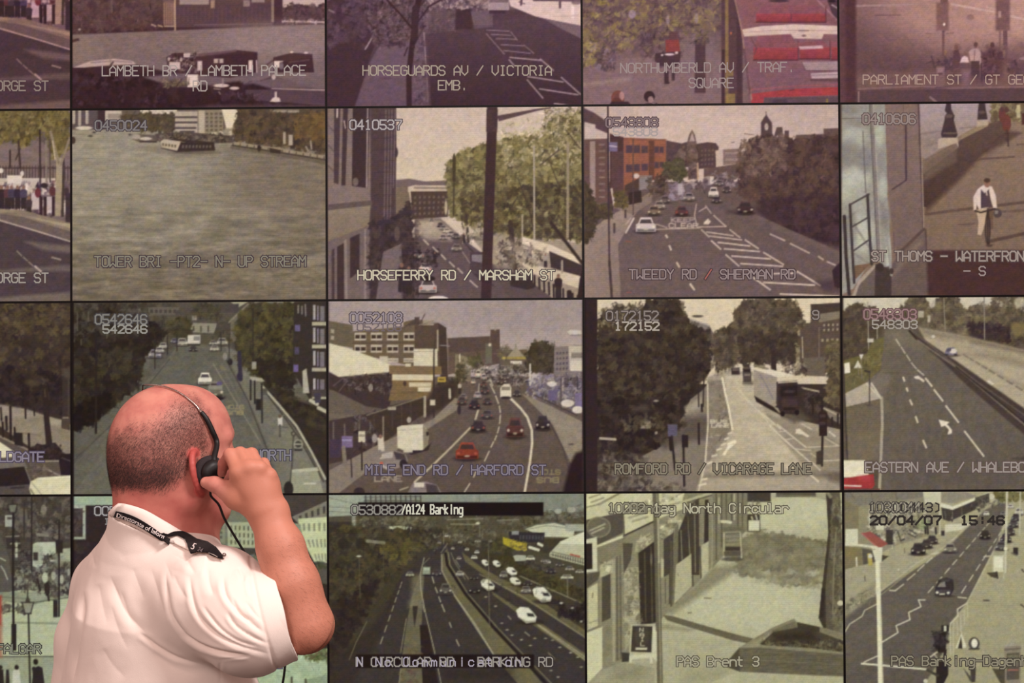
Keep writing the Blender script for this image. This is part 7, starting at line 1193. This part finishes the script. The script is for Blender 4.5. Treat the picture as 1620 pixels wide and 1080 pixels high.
# conforming patches on the shirt: shoulder strap, rank slide
from mathutils.geometry import delaunay_2d_cdt
def patch(name, poly, off, thick, mat, step=2.5, src=None):
    p = pts_of(poly); lo, hi = p.min(0), p.max(0); q = []
    n = len(p); bd = [p[i] + (p[(i + 1) % n] - p[i]) * t for i in range(n) for t in np.arange(0, 1, max(.12, min(1, step / (np.linalg.norm(p[(i + 1) % n] - p[i]) + 1e-6))))]
    pts = [Vector(b) for b in bd]; ed = [(i, (i + 1) % len(bd)) for i in range(len(bd))]
    for x in np.arange(lo[0], hi[0], step):
        for y in np.arange(lo[1], hi[1], step):
            ins = False
            for (ax, ay), (bx, by) in zip(p, np.roll(p, -1, 0)):
                if (ay > y) != (by > y) and x < (bx - ax) * (y - ay) / (by - ay) + ax: ins = not ins
            if ins: pts.append(Vector((x, y)))
    vv, _, ff, *_ = delaunay_2d_cdt(pts, ed, [], 1, .01)
    V = [hit(src or [S], a.x, a.y, off(a.x) if callable(off) else off) for a in vv]
    bm = bmesh.new(); bv = [bm.verts.new(a) for a in V]
    for t in ff: bm.faces.new([bv[i] for i in t])
    bmesh.ops.recalc_face_normals(bm, faces=bm.faces[:])
    if sum((f_.normal.y for f_ in bm.faces)) > 0: bmesh.ops.reverse_faces(bm, faces=bm.faces[:])
    o = bm_obj(name, bm, mat, None, True); s = o.modifiers.new('thickness', 'SOLIDIFY'); s.thickness = thick; s.offset = 0
    return o
M_BLACK = cloth_material('black_woven_fabric', '1a1416', 700)
o = on_shirt(patch('shoulder_strap', "270,853 284,850 298,855 318,865 330,872 326,876 314,876 303,874 290,869 278,863", .0045, .0022, M_SHIRT)); o['label'] = 'white shoulder strap of the shirt'
STRAP = o
o = on_shirt(patch('rank_slide', "266,850 274,846 287,846 298,851 312,859 330,864 342,872 350,882 353,889 346,888 336,884 326,879 314,878 305,881 302,876 299,868 293,859 282,854 272,856 262,857 254,853 256,847 262,848", lambda x: .0072 + .0062 * (1 - sst(262, 312, x)), .0020, M_BLACK)); o['label'] = 'black shoulder slide with white number 5'
SLIDE = o
bm = bmesh.new(); c_ = sh(354, 884, .008); n_ = S.grad(c_[None])[0]
bmesh.ops.create_uvsphere(bm, u_segments=14, v_segments=8, radius=.0034, matrix=Matrix.Translation(Vector(c_)))
on_shirt(bm_obj('strap_button', bm, simple('silver_button', '8a7e78', .3, .5, 0, 100, .05, metal=.8), None, True))
M_WHITE = simple('white_print', 'e8dedb', .7, .2, 0, 300, .05)
def text_mesh(txt):
    cu = bpy.data.curves.new('print', 'FONT'); cu.body = txt; cu.size = 1; cu.resolution_u = 3
    o = bpy.data.objects.new('print', cu); C.objects.link(o); dg = bpy.context.evaluated_depsgraph_get(); me = bpy.data.meshes.new_from_object(o.evaluated_get(dg))
    bpy.data.objects.remove(o); vs = np.array([v_.co[:] for v_ in me.vertices]); fs = [tuple(p_.vertices) for p_ in me.polygons]; bpy.data.meshes.remove(me)
    return vs, fs
def print_on(name, txt, path_fn, size, mat, thick=.0006):
    vs, fs = text_mesh(txt); me = bpy.data.meshes.new(name); me.from_pydata([tuple(path_fn(a[0] * size, a[1] * size)) for a in vs], [], fs); me.update()
    return link(name, me, mat)
# number on the slide, laid along it
def slide_fn(x, y):
    px = 304.5 + x * .88 + y * .36; py = 874.5 + x * .40 - y * .88
    return hit([S], px, py, .0092)
o = print_on('slide_number', '5', slide_fn, 13.0, M_WHITE); o.parent = SLIDE
def slide_fn2(x, y): return slide_fn(x + 11, y + 1.5)
o = print_on('slide_mark', '24', slide_fn2, 7.5, simple('grey_print', '7d7072', .7, .2, 0, 300, .05)); o.parent = SLIDE
# ---------------------------------------------------------------- lanyard (hangs round his neck: a thing of its own)
lan = empty('lanyard', tuple(NC)); tag(lan, "black lanyard strap round the collar with white lettering Directorate of Inform", 'lanyard'); LINV = Matrix.Translation(-Vector(lan.location))
def lown(o): o.parent = lan; o.matrix_parent_inverse = LINV; return o
lo_ = lambda x: .015 + .004 * sst(200, 180, x)
ltop = [at(172.5, 808, .005)] + [hv(x, y, lo_(x)) for x, y in ((182, 808), (190, 809.5), (200, 812), (215, 818), (231, 827), (246, 837), (258, 846), (266, 850))] + [at(292, 872, -.02)]
lbot = [at(170.5, 818, .007)] + [hv(x, y, lo_(x)) for x, y in ((180, 818), (188, 819.5), (197, 822), (211, 828), (227, 837), (242, 847), (254, 855), (262, 858))] + [at(286, 882, -.02)]
fb = lambda x, y, o_: hit([S], x, y, o_, .55, -.1)
fr_t = [at(300, 880, .02), at(310, 900, .09), fb(305, 960, .010), fb(300, 1040, .008), fb(292, 1110, .008)]
fr_b = [at(292, 888, .02), at(302, 906, .09), fb(293, 962, .010), fb(288, 1040, .008), fb(280, 1110, .008)]
bk_t = [fb(270, 1110, .010), fb(250, 1000, .008), fb(215, 900, .010), at(190, 830, .10), at(177, 808, .045)]
bk_b = [fb(282, 1110, .010), fb(262, 1000, .008), fb(227, 903, .010), at(194, 840, .103), at(175, 818, .047)]
strap = lown(ribbon('strap', bk_t + ltop + fr_t[1:], bk_b + lbot + fr_b[1:], .0012, M_BLACK, closed=False, bulge=.0))
LT, LB = np.array(ltop), np.array(lbot); LM = (LT + LB) / 2; seg = np.r_[0, np.cumsum(np.linalg.norm(np.diff(LM, axis=0), axis=1))]
def lan_fn(x, y):
    s = np.clip(x + seg[2] - .0015, 0, seg[-1] - 1e-5); i = np.searchsorted(seg, s, 'right') - 1; t = (s - seg[i]) / (seg[i + 1] - seg[i]); a = LT[i] * (1 - t) + LT[i + 1] * t; b = LB[i] * (1 - t) + LB[i + 1] * t
    up = (a - b) / np.linalg.norm(a - b); tn = LM[i + 1] - LM[i]; nn = np.cross(tn, up); nn /= np.linalg.norm(nn); nn = nn if nn[1] < 0 else -nn
    return (a + b) / 2 + up * (y - .0030) + nn * .0052
vs_, _ = text_mesh('Directorate of Inform'); wid = vs_[:, 0].max(); LSZ = .0108
o = print_on('strap_lettering', 'Directorate of Inform', lambda x, y: lan_fn(x * (seg[-2] - seg[2] - .001) / (wid * LSZ), y), LSZ, M_WHITE); o.parent = strap
bm = bmesh.new(); cc = fb(281, 1150, .012); bmesh.ops.create_cube(bm, size=1, matrix=Matrix.Translation(Vector(cc)) @ Matrix.Rotation(TT - math.pi / 2, 4, 'Z') @ Matrix.Diagonal((.056, .003, .086, 1)))
lown(bm_obj('card_holder', bm, simple('card_plastic', 'd8d4d0', .3, .5, 0, 100, .03)))
# ---------------------------------------------------------------- headset (worn and held: a thing of its own)
EAR = hp(.030, .096, -.052); hs = empty('headset', tuple(EAR)); tag(hs, "black headset with thin wire headband on the bald man's head, held at his right ear", 'headset'); HINV = Matrix.Translation(-Vector(hs.location))
def hown(o): o.parent = hs; o.matrix_parent_inverse = HINV; return o
M_HS = simple('black_plastic', '121011', .5, .4, .05, 400, .1); M_FOAM = simple('grey_ear_foam', '3a3436', .95, .1, .8, 900, .2); M_WIRE = simple('steel_wire', 'a89a94', .25, .6, 0, 200, .03, metal=1.0)
hb = [nk(x, y, .0032) for x, y in ((318, 655), (309, 643), (299, 634), (288, 626), (276, 619.5), (264, 615), (254, 612.6))]
R_ = [((p - HC) @ HFW, (p - HC) @ HRT, (p - HC) @ HUP) for p in hb]
far = [hp(-.040, -.012, .0905), hp(-.036, -.034, .0845), hp(-.024, -.060, .0665), hp(-.004, -.078, .040), hp(.006, -.0835, .006), hp(.008, -.086, -.030)]
hown(tube('headband', hb + far, [.0013] * len(hb + far), M_WIRE, seg=8, sub=6))
sl_ = [nk(x, y, o_) for x, y, o_ in ((317, 653, .0042), (325, 665, .0055), (333, 683, .0065), (338, 700, .0085))] + [hp(.0345, .103, -.030), hp(.034, .110, -.044)]
hown(tube('band_slider', sl_, [.0034, .0042, .0044, .0044, .0052, .0060], M_HS, seg=12, sub=6))
hown(tube('slider_tip', [nk(313.5, 649, .0034), nk(315.5, 651.5, .0038), nk(317.5, 654, .0044)], [.0018, .0030, .0034], M_WIRE, seg=10, sub=4))
tilt = HRT + .05 * HFW; tilt = tilt / np.linalg.norm(tilt)
def disc(name, c, prof, mat):                               # turned part: (distance along the ear axis, radius)
    bm = bmesh.new(); n = 36; rings = []
    for t, r in prof: rings.append([bm.verts.new(c + tilt * t + (np.cross(tilt, HUP) * math.cos(a) + HUP * math.sin(a)) * r) for a in np.linspace(0, 2 * math.pi, n, endpoint=False)])
    for a, b in zip(rings[:-1], rings[1:]):
        for k in range(n): bm.faces.new((a[k], a[(k + 1) % n], b[(k + 1) % n], b[k]))
    bm.faces.new(rings[0][::-1]); bm.faces.new(rings[-1]); bmesh.ops.recalc_face_normals(bm, faces=bm.faces[:])
    return hown(bm_obj(name, bm, mat, None, True))
disc('ear_cushion', EAR, ((-.010, .016), (-.0095, .022), (-.006, .0255), (0, .0268), (.006, .0255), (.0095, .0225), (.010, .018)), M_FOAM)
disc('earpiece', EAR, ((.009, .0195), (.011, .0205), (.017, .0200), (.022, .0170), (.0245, .0120), (.025, .004)), M_HS)
tube_ = hown(tube('microphone_boom', [EAR + tilt * .018 - HUP * .010 + HFW * .006, hp(.034, .113, -.068), hp(.060, .108, -.080), hp(.090, .086, -.092), hp(.118, .050, -.098), hp(.128, .026, -.097)], [.0042, .0034, .0026, .0022, .0022, .0024], M_HS, seg=10, sub=6))
bm = bmesh.new(); bmesh.ops.create_uvsphere(bm, u_segments=16, v_segments=10, radius=.0085, matrix=Matrix.Translation(Vector(hp(.1315, .014, -.0965)))); m_ = bm_obj('microphone_foam', bm, M_FOAM, tube_, True)
hown(tube('cable', [EAR + tilt * .014 - HUP * .018 + HFW * .004, hp(.026, .108, -.088), at(346, 798, -.070), at(355, 820, -.060), at(370, 846, -.048), at(390, 878, -.036), at(412, 908, -.026), at(434, 950, -.012), at(449, 1000, -.004), at(452, 1030, .0), at(451, 1052, .0), at(447, 1082, .004), at(436, 1140, .03), at(400, 1220, .07), at(372, 1290, .10)], .0021, M_HS, seg=8, sub=8))
bm = bmesh.new(); bmesh.ops.create_cube(bm, size=1, matrix=Matrix.Translation(Vector(at(372, 1300, .10))) @ Matrix.Rotation(TT, 4, 'Z') @ Matrix.Diagonal((.018, .034, .060, 1))); bmesh.ops.bevel(bm, geom=bm.edges[:], offset=.004, segments=3, affect='EDGES')
hown(bm_obj('control_box', bm, M_HS, None, True))
# ---------------------------------------------------------------- trousers, belt, shoes (below the frame)
M_TR = cloth_material('navy_trousers', '23222a', 500); WZ = .90
WC = np.array([MAN_X, MAN_Y + .01, WZ]); Tf = Field((MAN_X - .30, MAN_Y - .30, .05), (MAN_X + .30, MAN_Y + .34, 1.02), .006)
Tf.ell(WC + V3(0, 0, .0), TA, (.190, .150, .13), 0)
for sgn in (-1, 1):
    hip = WC + sgn * .095 * TRT + V3(0, 0, -.06); kn = np.array([*(hip + .0 * TFW + sgn * .012 * TRT)[:2], .50]); an = np.array([*(kn - .015 * TFW)[:2], .09])
    Tf.chain([hip, kn, an], [.105, .078, .066], .03)
Tf.put(WC - .3, WC + .3, lambda x, y, z: z - .985 + 0 * x + 0 * y, 0, 'cut'); Tf.put(V3(MAN_X - .3, MAN_Y - .3, .0), V3(MAN_X + .3, MAN_Y + .3, .1), lambda x, y, z: .045 - z + 0 * x + 0 * y, 0, 'cut')
tv, tf_ = Tf.mesh(); tv = relax(tv, tf_, 3); tn = normals(tv, tf_); tv = tv + tn * (.006 * vn3(tv * np.array([1, 1, .5]), .07, 12))[:, None]
o = own(pydata('trousers', tv, tf_, M_TR, None, True))
for sgn in (-1, 1):
    a_ = WC + sgn * .107 * TRT; a_[2] = 0; a_ = a_ - .012 * TFW; Sf = Field(a_ - .20, a_ + .22, .004)
    Sf.ell(a_ + .0 * TFW + V3(0, 0, .045), (TFW, TRT, HUP), (.060, .040, .048), 0); Sf.ell(a_ + .11 * TFW + V3(0, 0, .030), (TFW, TRT, HUP), (.095, .046, .034), .03); Sf.cone(a_ - .02 * TFW + V3(0, 0, .06), a_ - .015 * TFW + V3(0, 0, .10), .042, .040, .02)
    Sf.put(a_ - .2, a_ + .2, lambda x, y, z: .002 - z + 0 * x + 0 * y, 0, 'cut'); q_, g_ = Sf.mesh(); q_ = relax(q_, g_, 2); qn = normals(q_, g_); 
    o = own(pydata('shoe', q_, g_, simple('black_leather', '121011', .35, .5, .1, 150, .1), None, True))
